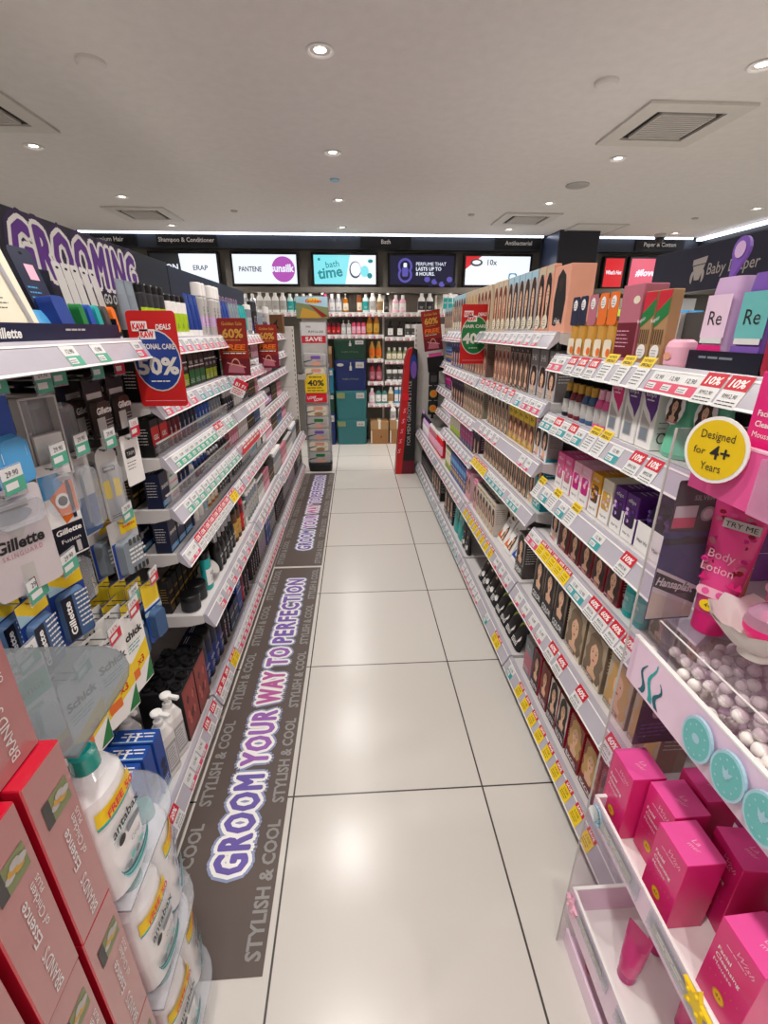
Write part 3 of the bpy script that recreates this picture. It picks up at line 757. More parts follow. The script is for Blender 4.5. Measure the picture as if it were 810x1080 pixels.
def hd2(s, f):
    s.outline(f, "MEN'S GROOMING", .115, 'lav', .008, x=.1, y=.05, lift=.0006, bold=.04, fit=1.0, space=1.15)
    s.text(f, "MEN'S GROOMING", .115, 'dpurple', x=.1, y=.05, lift=.0012, bold=.04, fit=1.0, space=1.15)
header(2.81, 4.6, 1.468, 1.69, -.985, "second dark header board reading MEN'S GROOMING", hd2, 'hdrnavy')

# shelves: near bay has one top shelf and the long base; the rest is pegboard
GS = 'grooming'
shelf('L1t', 'L', -.58, .675, 1.365, 1.345, .398, 'grooming top shelf, near bay', [('green', 2, .40, .72), ('pink', 1, .86, .99)])
shelf('L1b', 'L', -.55, .675, 1.365, .105, .43, 'grooming base shelf, near bay', [('red20', 1, .32, .42), ('teal', 1, .02, .2), ('plainpink', 3, .5, .75), ('red15', 2, .78, 1)], bracket=False)
for k, z, xf, nm, tg1, tg2 in (
    ('a', 1.345, -.58, 'grooming top shelf', [('pink', 9, .02, .98)], [('pink', 10, .02, .98)]),
    ('b', 1.175, -.58, 'grooming second shelf', [('pink', 4, .02, .4), ('teal', 5, .42, .98)], [('pink', 8, .02, .98)]),
    ('c', 1.010, -.58, 'grooming third shelf', [('green', 9, .05, .6), ('red15', 2, .62, .76), ('green', 2, .8, .95)], [('plainpink', 6, .3, .9)]),
    ('d', .845, -.58, 'grooming fourth shelf', [('green', 11, .08, .98)], [('pink', 9, .1, .95)]),
    ('e', .690, -.58, 'grooming fifth shelf', [('plainpink', 2, .02, .14), ('red15', 8, .15, .7), ('yellow', 2, .72, .84), ('pink', 2, .86, .99)], [('pink', 7, .05, .9)]),
    ('f', .455, -.53, 'grooming sixth shelf', [('pink', 8, .1, .95)], [('plainpink', 9, .05, .95)]),
    ('g', .105, -.55, 'grooming base shelf', [('red20', 3, .02, .2), ('yellow', 2, .24, .34), ('pink', 10, .36, .98)], [('pink', 14, .02, .98)])):
    shelf('M' + k, 'L', xf, 1.375, 2.195, z, abs(-1.0 - xf) - .018, nm + ', middle bay', tg1, bracket=(k != 'g'), fence=(k in 'cd'))
    shelf('N' + k, 'L', xf, 2.205, 3.03, z, abs(-1.0 - xf) - .018, nm + ', third bay', tg2, bracket=(k != 'g'))
for k, z, xf, nm, n in (('a', 1.34, -.66, 'grooming top shelf', 8), ('b', 1.19, -.66, 'grooming second shelf', 8), ('c', 1.05, -.66, 'grooming third shelf', 9),
                     ('d', .82, -.66, 'grooming fourth shelf', 12), ('e', .62, -.64, 'grooming fifth shelf', 9), ('f', .435, -.53, 'grooming sixth shelf', 14), ('g', .105, -.55, 'grooming base shelf', 20)):
    shelf('P' + k, 'L', xf, 3.04, 4.595, z, abs(-1.0 - xf) - .018, nm + ', far bay', [('pink' if k in 'cdfg' else 'plainpink', n, .05, .97)], bracket=(k != 'g'))
# red promo strip clipped on the fifth... (orange-red strip on the fourth rail)
s = MB(); s.box(-.21, .21, -.0015, .0, 0, .04, 'hotred'); lines(s, Fr((0, -.0015, 0), (1, 0, 0), (0, 0, 1)), -.19, .19, .025, 1, .01, 'white', .0006, .01)
s.obj('promo_strip', loc=(-.5525, 2.42, .805), rz=PI/2, label='orange-red promotion strip clipped along the fourth grooming shelf rail', category='sign')

# ---- product kinds for men's toiletries
B = {}
B['limebot'] = bottle('black capped lime label bottle', .042, .15, .03, 'char', 'black', 'lime', 'ink', txt='MAN')
B['whitelime'] = bottle('white bottle with lime band', .045, .135, .03, 'white', 'black', 'lime', 'ink')
B['bluetube'] = tubepack('blue face wash tube', .05, .15, .034, 'royal', 'white', 'sky', 'WASH')
B['greytube'] = tubepack('grey face wash tube', .05, .15, .034, 'steel', 'black', 'char', 'MEN')
B['tealtube'] = tubepack('teal face wash tube', .05, .15, .034, 'teal', 'lgrey', 'navy', 'COOL')
B['whitetube'] = tubepack('white tube with green print', .05, .135, .036, 'white', 'white', 'green', 'HAIR', 'green')
B['limebox'] = carton('black box with lime panel', .05, .115, .04, 'char', [(.05, .4, 'lime'), (.72, .76, 'white')], 'MEN', 'white', .14, .52)
B['greenbox'] = carton('green and black wax box', .06, .11, .05, 'black', [(.05, .5, 'green'), (.6, .64, 'white')], 'WAX', 'white', .16, .68)
B['redbox'] = carton('red and black styling box', .06, .11, .05, 'black', [(.3, .8, 'red')], 'GEL', 'white', .18, .45)
B['navybox'] = carton('navy shaver box', .065, .112, .05, 'navy', [(.06, .2, 'sky')], 'SHAVE', 'white', .15, .55)
B['blackspray'] = spray('black deodorant spray', .019, .145, 'black', 'char', band='dgrey', txt='SPORT')
B['navyspray'] = spray('navy deodorant spray', .019, .112, 'navy', 'black', band='royal', txt='COOL')
B['bluespray'] = spray('blue deodorant spray', .0185, .11, 'blue', 'navy', band='pblue', txt='ICE')
B['greyspray'] = spray('grey deodorant spray', .0185, .11, 'steel', 'char', band='lgrey', txt='DRY')
B['redspray'] = spray('red deodorant spray', .0185, .11, 'wine', 'black', band='red', txt='FIRE')
B['rollon'] = bottle('dark roll-on deodorant', .036, .10, .03, 'char', 'silver', 'navy', kind='oval', capw=.7, caph=.36, txt='48H')
B['whiteroll'] = bottle('white roll-on deodorant', .036, .10, .03, 'white', 'sky', 'pblue', 'navy', kind='oval', capw=.7, caph=.36, txt='48H')
B['blueroll'] = bottle('blue roll-on deodorant', .036, .10, .03, 'royal', 'white', 'navy', kind='oval', capw=.7, caph=.36, txt='48H')
B['silverroll'] = bottle('silver roll-on deodorant', .036, .098, .03, 'silver', 'black', 'dgrey', kind='oval', capw=.7, caph=.36, txt='48H')
B['patbox'] = carton('white box with pink and green print', .07, .112, .045, 'white', [(.1, .16, 'lpink'), (.3, .36, 'mint'), (.5, .56, 'lpink'), (.7, .76, 'mint')], 'CARE', 'pink', .12, .82)
B['blackpump'] = bottle('black bottle with silver cap', .05, .16, .04, 'black', 'silver', 'char', 'white', kind='shoulder', capw=.5, caph=.2, txt='BLACK')
B['tealbot'] = bottle('teal bottle with black cap', .05, .15, .036, 'teal', 'black', 'white', 'ink', txt='AQUA')
B['brownbot'] = bottle('brown body wash bottle', .055, .165, .04, 'brown', 'black', 'gold', 'ink', txt='MUSK')
B['redbot'] = bottle('red body wash bottle', .055, .165, .04, 'wine', 'hotred', 'red', 'white', txt='BODY')
B['orangebot'] = bottle('orange hair tonic bottle', .045, .10, .036, 'amber', 'black', 'cream', 'ink', kind='shoulder', txt='TONIC')
B['dbluebot'] = bottle('dark blue shampoo bottle', .06, .20, .045, 'navy', 'black', 'royal', 'white', txt='CLEAN')
B['disc'] = Proto('wax_jar', 'jar', 'round white wax jar', None)
s = MB(); s.lathe([(.03, 0), (.033, .004), (.033, .03), (.03, .034)], 'white', segs=18); c = MB(); c.lathe([(.0345, .033), (.035, .036), (.035, .05), (.032, .053)], 'lgrey', segs=18)
B['disc'] = Proto('wax_jar', 'jar', 'round white wax jar', s.data('wax_jar'), [('lid', c.data('lid'))], (.07, .07, .053))
s = MB(); s.lathe([(.03, 0), (.033, .004), (.033, .04), (.03, .043)], 'char', segs=18); c = MB(); c.lathe([(.0345, .042), (.035, .045), (.035, .06), (.032, .063)], 'black', segs=18)
B['jar'] = Proto('wax_jar', 'jar', 'black hair wax jar', s.data('wax_jar'), [('lid', c.data('lid'))], (.07, .07, .063))
B['vialcard'] = carton('grey and white perfume box', .04, .125, .03, 'lgrey', [(.05, .35, 'white'), (.7, .95, 'char')], 'EDT', 'white', .09, .76)
B['darkcard'] = carton('dark perfume box', .04, .125, .03, 'softblack', [(.3, .36, 'gold')], 'NOIR', 'gold', .09, .6)
B['rosecard'] = carton('dusty pink perfume box', .04, .12, .03, 'rose', [(.05, .35, 'lpink')], 'ROSE', 'white', .09, .6)
B['bluecard'] = carton('slate blue perfume box', .04, .12, .03, 'denim', [(.6, .64, 'white')], 'AQUA', 'white', .09, .7)
B['tallcan'] = spray('tall grey hair spray', .022, .2, 'lgrey', 'white', band='lav', txt='HOLD', tcol='ink')
B['talldark'] = spray('tall black hair spray', .022, .21, 'softblack', 'char', band='plum', txt='STYLE')
B['lidbox'] = carton('blue box with white print', .075, .19, .06, 'blue', [(.55, .58, 'white')], 'CARE', 'white', .12, .7)
B['wtopbot'] = bottle('white topped grey lotion bottle', .045, .16, .034, 'steel', 'white', 'lgrey', 'ink', txt='DAILY')
B['pinkbot'] = bottle('dusty pink mist bottle', .04, .12, .034, 'rose', 'white', 'lpink', 'ink', kind='shoulder', caph=.25)
B['purpbot'] = bottle('purple mist bottle', .04, .12, .034, 'plum', 'silver', 'lav', 'ink', kind='shoulder', caph=.25)

def seq(key, y, items, y1=None, **k):
    for it in items:
        n_, c_ = it[0], it[1]
        kk = dict(k); kk.update(it[2] if len(it) > 2 else {})
        y = row(key, B[n_], c_, y, **kk) + .006
        if y1 and y > y1: print('overfull', key, round(y, 3), y1)
    return y
seq('Ma', 1.385, [('greytube', 2), ('limebot', 4), ('whitelime', 4), ('bluetube', 3), ('tallcan', 2), ('whitelime', 1, {'desc': 'white and lime bottle'})], 2.19)
seq('Mb', 1.385, [('redbox', 2), ('limebox', 5), ('greenbox', 3), ('limebox', 3, {'desc': 'black box with lime front'})], 2.19)
seq('Mc', 1.385, [('blackspray', 0), ('redbox', 2), ('redspray', 3), ('navyspray', 4), ('bluespray', 4), ('greyspray', 4), ('navyspray', 2, {'desc': 'dark deodorant can'})], 2.19)
seq('Md', 1.385, [('navybox', 1), ('patbox', 1), ('navyspray', 3), ('whiteroll', 1), ('blueroll', 4), ('silverroll', 4), ('rollon', 5)], 2.19)
seq('Me', 1.385, [('navybox', 3, {'desc': 'navy shaver box'}), ('blueroll', 1), ('whitetube', 2, {'roll': 0}), ('whiteroll', 1), ('orangebot', 3), ('silverroll', 4), ('rollon', 2)], 2.19)
seq('Mf', 1.385, [('jar', 2), ('tealbot', 1), ('disc', 1, {'tilt': .9, 'dz': .02, 'sb': .05}), ('blackpump', 5), ('brownbot', 2), ('redbot', 1), ('vialcard', 3)], 2.19)
seq('Mg', 1.40, [('dbluebot', 4), ('talldark', 2), ('navybox', 2), ('lidbox', 1), ('redbot', 1), ('talldark', 2, {'desc': 'tall dark styling spray'}), ('tallcan', 1)], 2.19)
seq('Na', 2.215, [('tallcan', 3), ('bluetube', 3), ('greytube', 4), ('tealtube', 3), ('wtopbot', 2)], 3.03)
seq('Nb', 2.215, [('greenbox', 2), ('navybox', 3), ('redbox', 2), ('limebox', 3)], 3.03)
seq('Nc', 2.215, [('rollon', 4), ('vialcard', 4), ('silverroll', 4), ('darkcard', 4), ('rosecard', 2)], 3.03)
seq('Nd', 2.215, [('rosecard', 4), ('vialcard', 5), ('darkcard', 4), ('bluecard', 4)], 3.03)
seq('Ne', 2.215, [('silverroll', 5), ('greyspray', 5), ('whiteroll', 4), ('vialcard', 3), ('darkcard', 1)], 3.03)
seq('Nf', 2.215, [('wtopbot', 5), ('tallcan', 0), ('vialcard', 4), ('rosecard', 4), ('darkcard', 4)], 3.03)
seq('Ng', 2.215, [('talldark', 5), ('tallcan', 4), ('lidbox', 2), ('wtopbot', 4)], 3.03)
seq('Pa', 3.05, [('wtopbot', 4), ('bluetube', 4), ('talldark', 3), ('greytube', 4), ('purpbot', 4), ('tallcan', 2)], 4.40)
seq('Pb', 3.05, [('darkcard', 5), ('rosecard', 5), ('vialcard', 5), ('bluecard', 5), ('purpbot', 5), ('pinkbot', 6)], 4.59)
seq('Pc', 3.05, [('vialcard', 6), ('bluecard', 4), ('rosecard', 6), ('pinkbot', 6), ('darkcard', 6), ('purpbot', 5)], 4.59)
seq('Pd', 3.05, [('pinkbot', 6), ('vialcard', 6), ('purpbot', 7), ('darkcard', 6), ('rosecard', 6)], 4.59)
seq('Pe', 3.05, [('vialcard', 8), ('rosecard', 6), ('darkcard', 6), ('bluecard', 6), ('pinkbot', 6)], 4.59)
seq('Pf', 3.05, [('wtopbot', 6), ('rosecard', 6), ('vialcard', 8), ('wtopbot', 6, {'desc': 'grey lotion bottle with white cap'}), ('darkcard', 6)], 4.59)
seq('Pg', 3.05, [('talldark', 8), ('wtopbot', 6), ('tallcan', 8), ('talldark', 5, {'desc': 'black styling spray can'}), ('wtopbot', 4, {'desc': 'grey white-capped lotion'})], 4.59)

for k_, n_, pn in (('Md', 14, 'darkcard'), ('Me', 11, 'navybox'), ('Mf', 16, 'darkcard'), ('Mg', 11, 'navybox'), ('Nf', 15, 'darkcard')):
    row(k_, B[pn], n_, SH[k_]['y0'] + .012, sb=.12, desc='back-row ' + ('black box' if pn == 'darkcard' else 'navy box'), gap=.006)
# ================================================================== near bay: peg hooks with razors
def hook_proto(kind='green', L=.30):
    s = MB()
    for dx in (-.012, .012):
        s.tube([(dx, L, 0), (dx, 0, 0), (dx, -.004, .012 if dx > 0 else .004)], .0018, 'wire', 5)
    s.tube([(-.012, L*.4, 0), (.012, L*.4, 0)], .0018, 'wire', 5); s.box(-.02, .02, L, L + .012, -.012, .012, 'wire')
    t = MB(); t.box(-.027, .027, -.010, -.0075, .0, .052, 'clearfilm')
    f = Fr((0, -.0102, .004), (1, 0, 0), (0, 0, 1))
    t.poly(f, rect(-.026, .024, .026, .046), 'plate', .0004); t.poly(f, rect(-.026, 0, .026, .026), 'taggreen' if kind == 'green' else 'tagred', .0005)
    t.poly(f, rect(-.022, .008, .008, .02), 'plate', .0008); t.text(f, '29.90' if kind == 'green' else '15%', .014, 'ink' if kind == 'green' else 'tagred', y=.03, lift=.0009, fit=.03)
    t.box(-.004, .004, -.008, .0, .0, .006, 'clearfilm')
    return Proto('peg_hook', 'hook', 'wire peg hook', None, [('wire', s.data('wire')), ('price_plate', t.data('price_plate'))])
HKG, HKR = hook_proto('green'), hook_proto('red')
def razor(s, f, x, y, L, m1='steel', m2='navy'):
    s.poly(f, [(x-.004, y-L), (x+.004, y-L), (x+.0055, y-L*.3), (x+.003, y-.012), (x-.003, y-.012), (x-.0055, y-L*.3)], m2, .0016)
    s.poly(f, rrect(x-.018, y-.014, x+.018, y, .003), m1, .0018); s.poly(f, rect(x-.015, y-.009, x+.015, y-.004), 'lgrey', .0022)
def c_anti(s, f, w, h): pass
def c_gil(s, f, w, h):
    s.text(f, 'Gillette', .022, 'white', y=-h*.56, lift=.0165, bold=.03, shear=.15, fit=w*.8); s.poly(f, rect(-w*.4, -h*.30, w*.4, -h*.2), 'lgrey', .0006)
    s.poly(f, rect(-w*.46, -h*.96, -w*.02, -h*.62), 'lgrey', .0162); lines(s, f, 0, w*.42, -h*.7, 4, h*.06, 'lgrey', .0163, .002)
def c_shaver(s, f, w, h):
    s.poly(f, rrect(-w*.4, -h*.62, w*.4, -h*.38, .008), 'yellow', .0006); razor(s, f, 0, -h*.2, h*.6, 'dgrey', 'silver'); lines(s, f, -w*.3, w*.3, -h*.86, 2, .006, 'ink', .0006, .002)
def c_skin(s, f, w, h):
    s.text(f, 'Gillette', .030, 'ink', y=-h*.52, lift=.001, bold=.035, shear=.12, fit=w*.74); s.text(f, 'SKINGUARD', .013, 'rose', y=-h*.6, lift=.001, fit=w*.6, space=1.4)
    s.poly(f, [(-.03, -h*.2), (.03, -h*.2), (.02, -h*.3), (.008, -h*.42), (-.008, -h*.42), (-.02, -h*.3)], 'lgrey', .0006)
    s.poly(f, ell(0, -h*.2, .036, .014), 'steel', .0009); s.poly(f, rect(-.012, -h*.98, .012, -h*.7), 'lgrey', .0007); s.poly(f, rect(-.006, -h*.98, .006, -h*.86), 'maroon', .001)
    for i in range(4): s.poly(f, rect(-.032, -h*(.03 + .03*i) - .004, .032, -h*(.03 + .03*i)), 'dgrey' if i % 2 else 'silver', .0009)
def c_orange(s, f, w, h):
    s.poly(f, [(-w*.48, -h*.05), (w*.1, -h*.05), (w*.3, -h*.3), (-w*.48, -h*.3)], 'sky', .0005); s.poly(f, [(-w*.3, -h*.3), (w*.48, -h*.1), (w*.48, -h*.5), (0, -h*.62)], 'orange', .0006)
    s.poly(f, ell(.004, -h*.36, .017, .017), 'white', .0009); s.poly(f, ell(.004, -h*.36, .011, .011), 'navy', .0012); s.poly(f, rect(-w*.48, -h*.98, w*.48, -h*.62), 'dnavy', .0008)
    s.text(f, 'Gillette', .017, 'white', y=-h*.72, lift=.0014, bold=.03, shear=.12, fit=w*.8); s.text(f, 'Fusion', .012, 'white', y=-h*.82, lift=.0014, fit=w*.6)
    s.poly(f, rect(w*.12, -h*.97, w*.26, -h*.84), 'lgrey', .0013); razor(s, f, w*.3, -h*.08, h*.5, 'silver', 'navy')
def c_blueraz(s, f, w, h): s.poly(f, rect(-w*.48, -h*.98, w*.48, -h*.5), 'denim', .0005); razor(s, f, 0, -h*.1, h*.75, 'silver', 'steel')
def c_disp(s, f, w, h):
    s.poly(f, rect(-w*.49, -h*.2, w*.49, .01), 'yellow', .0005); s.poly(f, [(-w*.49, -h*.2), (0, -h*.2), (-w*.49, -h*.02)], 'pblue', .0008)
    s.poly(f, rect(-w*.4, -h*.9, -w*.08, -h*.26), 'dnavy', .0166); s.text(f.rot(PI/2), 'Gillette', .02, 'white', x=-h*.58, y=w*.17, lift=.0172, bold=.03, fit=h*.5)
    lines(s, f, 0, w*.4, -h*.3, 8, h*.07, 'plate', .0166, .004)
def c_blades(s, f, w, h):
    s.poly(f, rect(-w*.1, -h*.2, w*.49, .01), 'yellow', .0005); lines(s, f, 0, w*.44, -h*.1, 1, .01, 'orange', .0008, .006)
    s.poly(f, rect(-w*.48, -h*.98, -w*.2, -h*.3), 'royal', .0006)
    for i in range(4):
        s.poly(f, rect(-w*.12 + i*w*.15, -h*.4, -w*.02 + i*w*.15, -h*.28), 'dgrey', .0208); s.poly(f, rect(-w*.12 + i*w*.15, -h*.94, -w*.02 + i*w*.15, -h*.82), 'ink', .0208)
    lines(s, f, -w*.16, w*.44, -h*.5, 4, h*.08, 'plate', .0208, .006)
def c_bic(s, f, w, h):
    s.poly(f, rect(-w*.49, -h*.34, w*.49, .01), 'yellow', .0005); s.poly(f, rect(-w*.49, -h*.38, w*.49, -h*.34), 'white', .0005)
    for i in range(3): razor(s, f, -w*.3 + i*w*.3, -h*.42, h*.5, 'pblue', 'sky')
    s.text(f, 'TWIN', .016, 'white', y=-h*.92, lift=.001, bold=.02, fit=w*.6)
def c_schick(s, f, w, h):
    s.poly(f, [(-w*.49, -h*.62), (w*.49, -h*.42), (w*.49, -h*.68), (-w*.49, -h*.85)], 'yellow', .0005); s.poly(f, [(w*.1, -h*.98), (w*.49, -h*.98), (w*.49, -h*.7)], 'green', .0006)
    s.text(f.rot(0), 'Schick', .030, 'ink', y=-h*.28, lift=.001, bold=.04, fit=w*.86); lines(s, f, -w*.4, w*.3, -h*.36, 3, h*.04, 'teal', .001, .003)
    s.text(f, 'x3', .03, 'red', x=w*.1, y=-h*.68, lift=.0012, bold=.02); s.poly(f, rrect(-w*.44, -h*.82, -w*.02, -h*.7, .004), 'orange', .0009)
def c_mint(s, f, w, h):
    s.poly(f, rect(-w*.48, -h*.4, w*.48, -h*.1), 'mint', .0005); s.text(f, 'Venus', .022, 'ink', y=-h*.3, lift=.001, fit=w*.7); razor(s, f, 0, -h*.45, h*.45, 'mint', 'teal'); lines(s, f, -w*.4, w*.4, -h*.9, 3, .006, 'dgreen', .001, .002)
def c_bluepk(s, f, w, h):
    s.poly(f, rrect(-w*.46, -h*.9, w*.46, -h*.45, .01), 'sky', .0162); s.text(f, 'Blue II', .024, 'white', y=-h*.62, lift=.017, bold=.04, fit=w*.7); s.poly(f, ell(0, -h*.76, .022, .014), 'royal', .0168); s.text(f, '5', .03, 'gold', x=w*.1, y=-h*.16, lift=.001)
C = {}
C['bluepk'] = hangcard('blue disposable razor pack', .10, .17, .018, 'blue', c_bluepk, 'sky', r=.012)
s = MB()
f = Fr((0, 0, 0), (1, 0, 0), (0, 0, 1))
for a in ((-.042, -.038, 0, .022, -.17, 0), (.038, .042, 0, .022, -.17, 0), (-.042, .042, 0, .022, -.17, -.165), (-.042, .042, 0, .022, -.004, 0)): s.box(*a, 'lgrey')
s.box(-.038, .038, .0205, .022, -.165, -.004, 'clearfilm')
l = MB(); l.box(-.034, .034, -.002, .012, -.165, -.075, 'lgrey', front='plate', ch=.002)
C['anti'] = Proto('security_case', 'case', 'clear security case with white label', s.data('security_case'), [('label_plate', l.data('label_plate'))], (.085, .17, .024))
C['gil'] = hangcard('dark razor blade pack', .085, .135, .016, 'softblack', c_gil, 'dbrown', by=(.05, .68))
C['shaver'] = hangcard('oval clear pack with yellow shaver', .062, .20, .02, 'lgrey', c_shaver, 'clearfilm', r=.03, by=(.04, .85))
C['wshaver'] = hangcard('white pack with black beard trimmer', .075, .13, .03, 'white', lambda s, f, w, h: (s.poly(f, rrect(-w*.36, -h*.4, w*.2, -h*.2, .006), 'ink', .0006), s.text(f, 'TRIM', .014, 'white', x=-w*.08, y=-h*.34, lift=.001, bold=.02), lines(s, f, -w*.36, w*.2, -h*.5, 3, h*.07, 'dgrey', .0006, .002)), 'white', bubble=False)
C['skin'] = hangcard('large white razor card', .12, .185, .03, 'gilgrey', c_skin, 'clearfilm', r=.01, by=(.72, .98))
C['orange'] = hangcard('blue and orange razor card', .075, .20, .025, 'white', c_orange, 'clearfilm', by=(.5, .95))
C['blueraz'] = hangcard('grey razor blister with blue card', .07, .19, .025, 'lgrey', c_blueraz, 'clearfilm', by=(.1, .9), r=.02)
C['navyc'] = hangcard('dark navy razor card', .08, .16, .02, 'dnavy', lambda s, f, w, h: razor(s, f, 0, -h*.2, h*.6, 'silver', 'royal'), 'clearfilm', by=(.1, .8))
C['disp'] = hangcard('silver printed blue razor bag', .085, .16, .016, 'royal', c_disp, 'denim', by=(.04, .78))
C['blades'] = hangcard('blue and grey blade cartridge pack', .10, .15, .02, 'lgrey', c_blades, 'steel', by=(.04, .72))
C['bic'] = hangcard('yellow and blue twin razor pack', .075, .19, .02, 'blue', c_bic, 'denim', by=(.05, .56), r=.01)
C['schick'] = hangcard('white and yellow razor pack', .10, .23, .018, 'white', c_schick, 'white', bubble=False)
C['mint'] = hangcard('mint green razor card', .09, .18, .02, 'white', c_mint, 'clearfilm', by=(.08, .5))
def hang(p, n, y, z, x=-.625, step=.035, rot=0, hook=HKG, what='', plates=1, jit=.08):
    """a peg hook at height z with n packs hanging on it, the first at the front"""
    place(hook, (x, y, z + .004), PI/2, f'wire peg hook carrying {what or p.desc + "s"}', 'peg hooks on the razor pegboard')
    for i in range(n):
        lab = f'foremost of {what}, a {p.desc}' if n > 1 and i == 0 else (f'{ordn(i)} from the front, {what}, a {p.desc}' if n > 1 else f'{p.desc} hanging alone on its peg hook')
        if what == '' and n > 1: lab = f'{p.desc}, {ordn(i)} from the front on its peg hook'
        place(p, (x - .012 - i*step, y, z), PI/2 + rot + rnd.uniform(-jit, jit), lab, None)
hang(C['bluepk'], 3, .83, 1.262, -.61, .04)
hang(C['anti'], 2, .985, 1.245, -.63, .06, rot=-.25)
hang(C['navyc'], 2, 1.09, 1.25, -.66, .05)
hang(C['gil'], 2, 1.185, 1.255, -.625, .05, what='the inner dark blade packs')
hang(C['gil'], 2, 1.295, 1.255, -.625, .05, hook=HKR, what='the outer dark blade packs')
hang(C['skin'], 2, .79, 1.10, -.60, .05, rot=-.45)
hang(C['orange'], 2, .965, 1.10, -.625, .05, rot=-.3)
hang(C['blueraz'], 2, 1.06, 1.10, -.63, .05, rot=-.2)
hang(C['shaver'], 3, 1.165, 1.09, -.62, .05, rot=-.35)
hang(C['wshaver'], 2, 1.30, 1.09, -.62, .05, hook=HKR, rot=-.2)
hang(C['disp'], 5, .795, .885, -.62, .055, what='the hook beside the red boxes')
hang(C['disp'], 5, .90, .885, -.62, .055, rot=-.25, what='the hook beside the white card')
hang(C['navyc'], 3, 1.01, .90, -.66, .06, what='the low navy cards')
hang(C['blades'], 3, 1.16, .895, -.615, .055, rot=-.25)
hang(C['mint'], 4, .70, .80, -.60, .05, rot=-.3)
hang(C['bic'], 5, 1.13, .665, -.63, .05, rot=-.1, what='the inner twin razors')
hang(C['bic'], 5, 1.235, .665, -.62, .045, rot=-.15, hook=HKR, what='the outer twin razors')
hang(C['schick'], 5, .955, .665, -.60, .05, rot=-.25, what='the middle white packs', hook=HKR)
hang(C['schick'], 5, 1.06, .67, -.60, .05, rot=-.2, what='the outer white packs', hook=HKR)
hang(C['schick'], 5, .85, .655, -.62, .05, rot=-.2, what='the inner white packs')

# ---- top shelf of the near bay: card displays
def dspbox():
    root = empty('display_tray', (-.62, 1.03, 1.3465), PI/2, label='long navy cardboard display tray on the grooming top shelf', category='display')
    s = MB(); s.box(-.30, .30, -.004, .14, 0, .004, 'dnavy'); s.box(-.30, .30, -.006, -.002, 0, .036, 'navy'); s.box(-.30, -.296, -.004, .14, 0, .05, 'dnavy'); s.box(.296, .30, -.004, .14, 0, .05, 'dnavy'); s.box(-.3, .3, .136, .14, 0, .16, 'dnavy')
    s.text(Fr((0, -.006, .01), (1, 0, 0), (0, 0, 1)), 'Gillette', .024, 'white', x=-.12, lift=.001, bold=.03, shear=.15, fit=.075); lines(s, Fr((0, -.006, .01), (1, 0, 0), (0, 0, 1)), .06, .14, .012, 1, .01, 'lgrey', .001, .004)
    s.obj('tray', root)
dspbox()
def c_big(s, f, w, h):
    for i in range(3):
        s.poly(f, ell(-w*.18, -h*(.3 + .2*i), .011, .008), 'grey', .0006); lines(s, f, -w*.05, w*.2, -h*(.27 + .2*i), 3, .009, 'dgrey', .0006, .002)
    s.poly(f, [(w*.26, -h*.1), (w*.34, -h*.1), (w*.40, -h*.9), (w*.34, -h*.9)], 'silver', .003); s.poly(f, rrect(w*.16, -h*.12, w*.42, -h*.02, .006), 'dgrey', .004); s.poly(f, rrect(-w*.46, -h*.12, -w*.05, -h*.02, .004), 'steel', .0008); s.text(f, 'Heated', .014, 'white', x=-w*.26, y=-h*.09, lift=.0012)
bigc = hangcard('large cream razor info card', .13, .235, .02, 'cream', c_big, bubble=False)
# leaning cards: stood on the tray, tipped back
def lean(p, y, z0, x, rx, label, rz=0, h=None):
    h = h or p.size[2]
    o = place(p, (x - math.sin(rx)*h, y, z0 + math.cos(rx)*h), PI/2 + rz, label)
    o.rotation_euler = (-rx, 0, PI/2 + rz); return o
lean(bigc, .985, 1.352, -.63, .35, 'large cream razor card leaning in the navy tray below GROOMING', -.30)
lean(C['orange'], .80, 1.352, -.63, .3, 'orange razor card leaning at the near end of the navy tray')
shv = hangcard('blue shaver pack', .075, .17, .03, 'navy', lambda s, f, w, h: (s.poly(f, rect(-w*.1, -h*.3, w*.3, -h*.12), 'lpink', .0006), lines(s, f, -w*.4, w*.1, -h*.4, 3, .01, 'sky', .0006, .003)), 'royal', by=(.05, .5), r=.014)
lean(shv, 1.115, 1.352, -.64, .25, 'blue shaver pack leaning beside the cream razor card')
s = MB(); s.loft([(0, .07, .05, 2.5), (.03, .09, .05, 2.5), (.055, .05, .03, 2)], 'sky'); 
place(Proto('razor_case', 'case', 'x', s.data('razor_case')), (-.66, 1.065, 1.353), PI/2, 'light blue razor case lying in the navy tray')
for i, (yy, m_) in enumerate(((1.20, 'green'), (1.235, 'blue'), (1.27, 'teal'), (1.31, 'dgrey'), (1.35, 'orange'))):
    pp = hangcard('shower gel refill pack', .032, .15, .02, 'lgrey', lambda s, f, w, h, m_=m_: s.poly(f, rrect(-w*.46, -h*.98, w*.46, -h*.5, .006), m_, .0006), m_, by=(.04, .5))
    nm_ = {'green': 'green', 'blue': 'blue', 'teal': 'teal', 'dgrey': 'dark grey', 'orange': 'orange'}[m_]
    lean(pp, yy, 1.352, -.64, .15, f'silver topped refill pack with {nm_} base on the grooming top shelf')

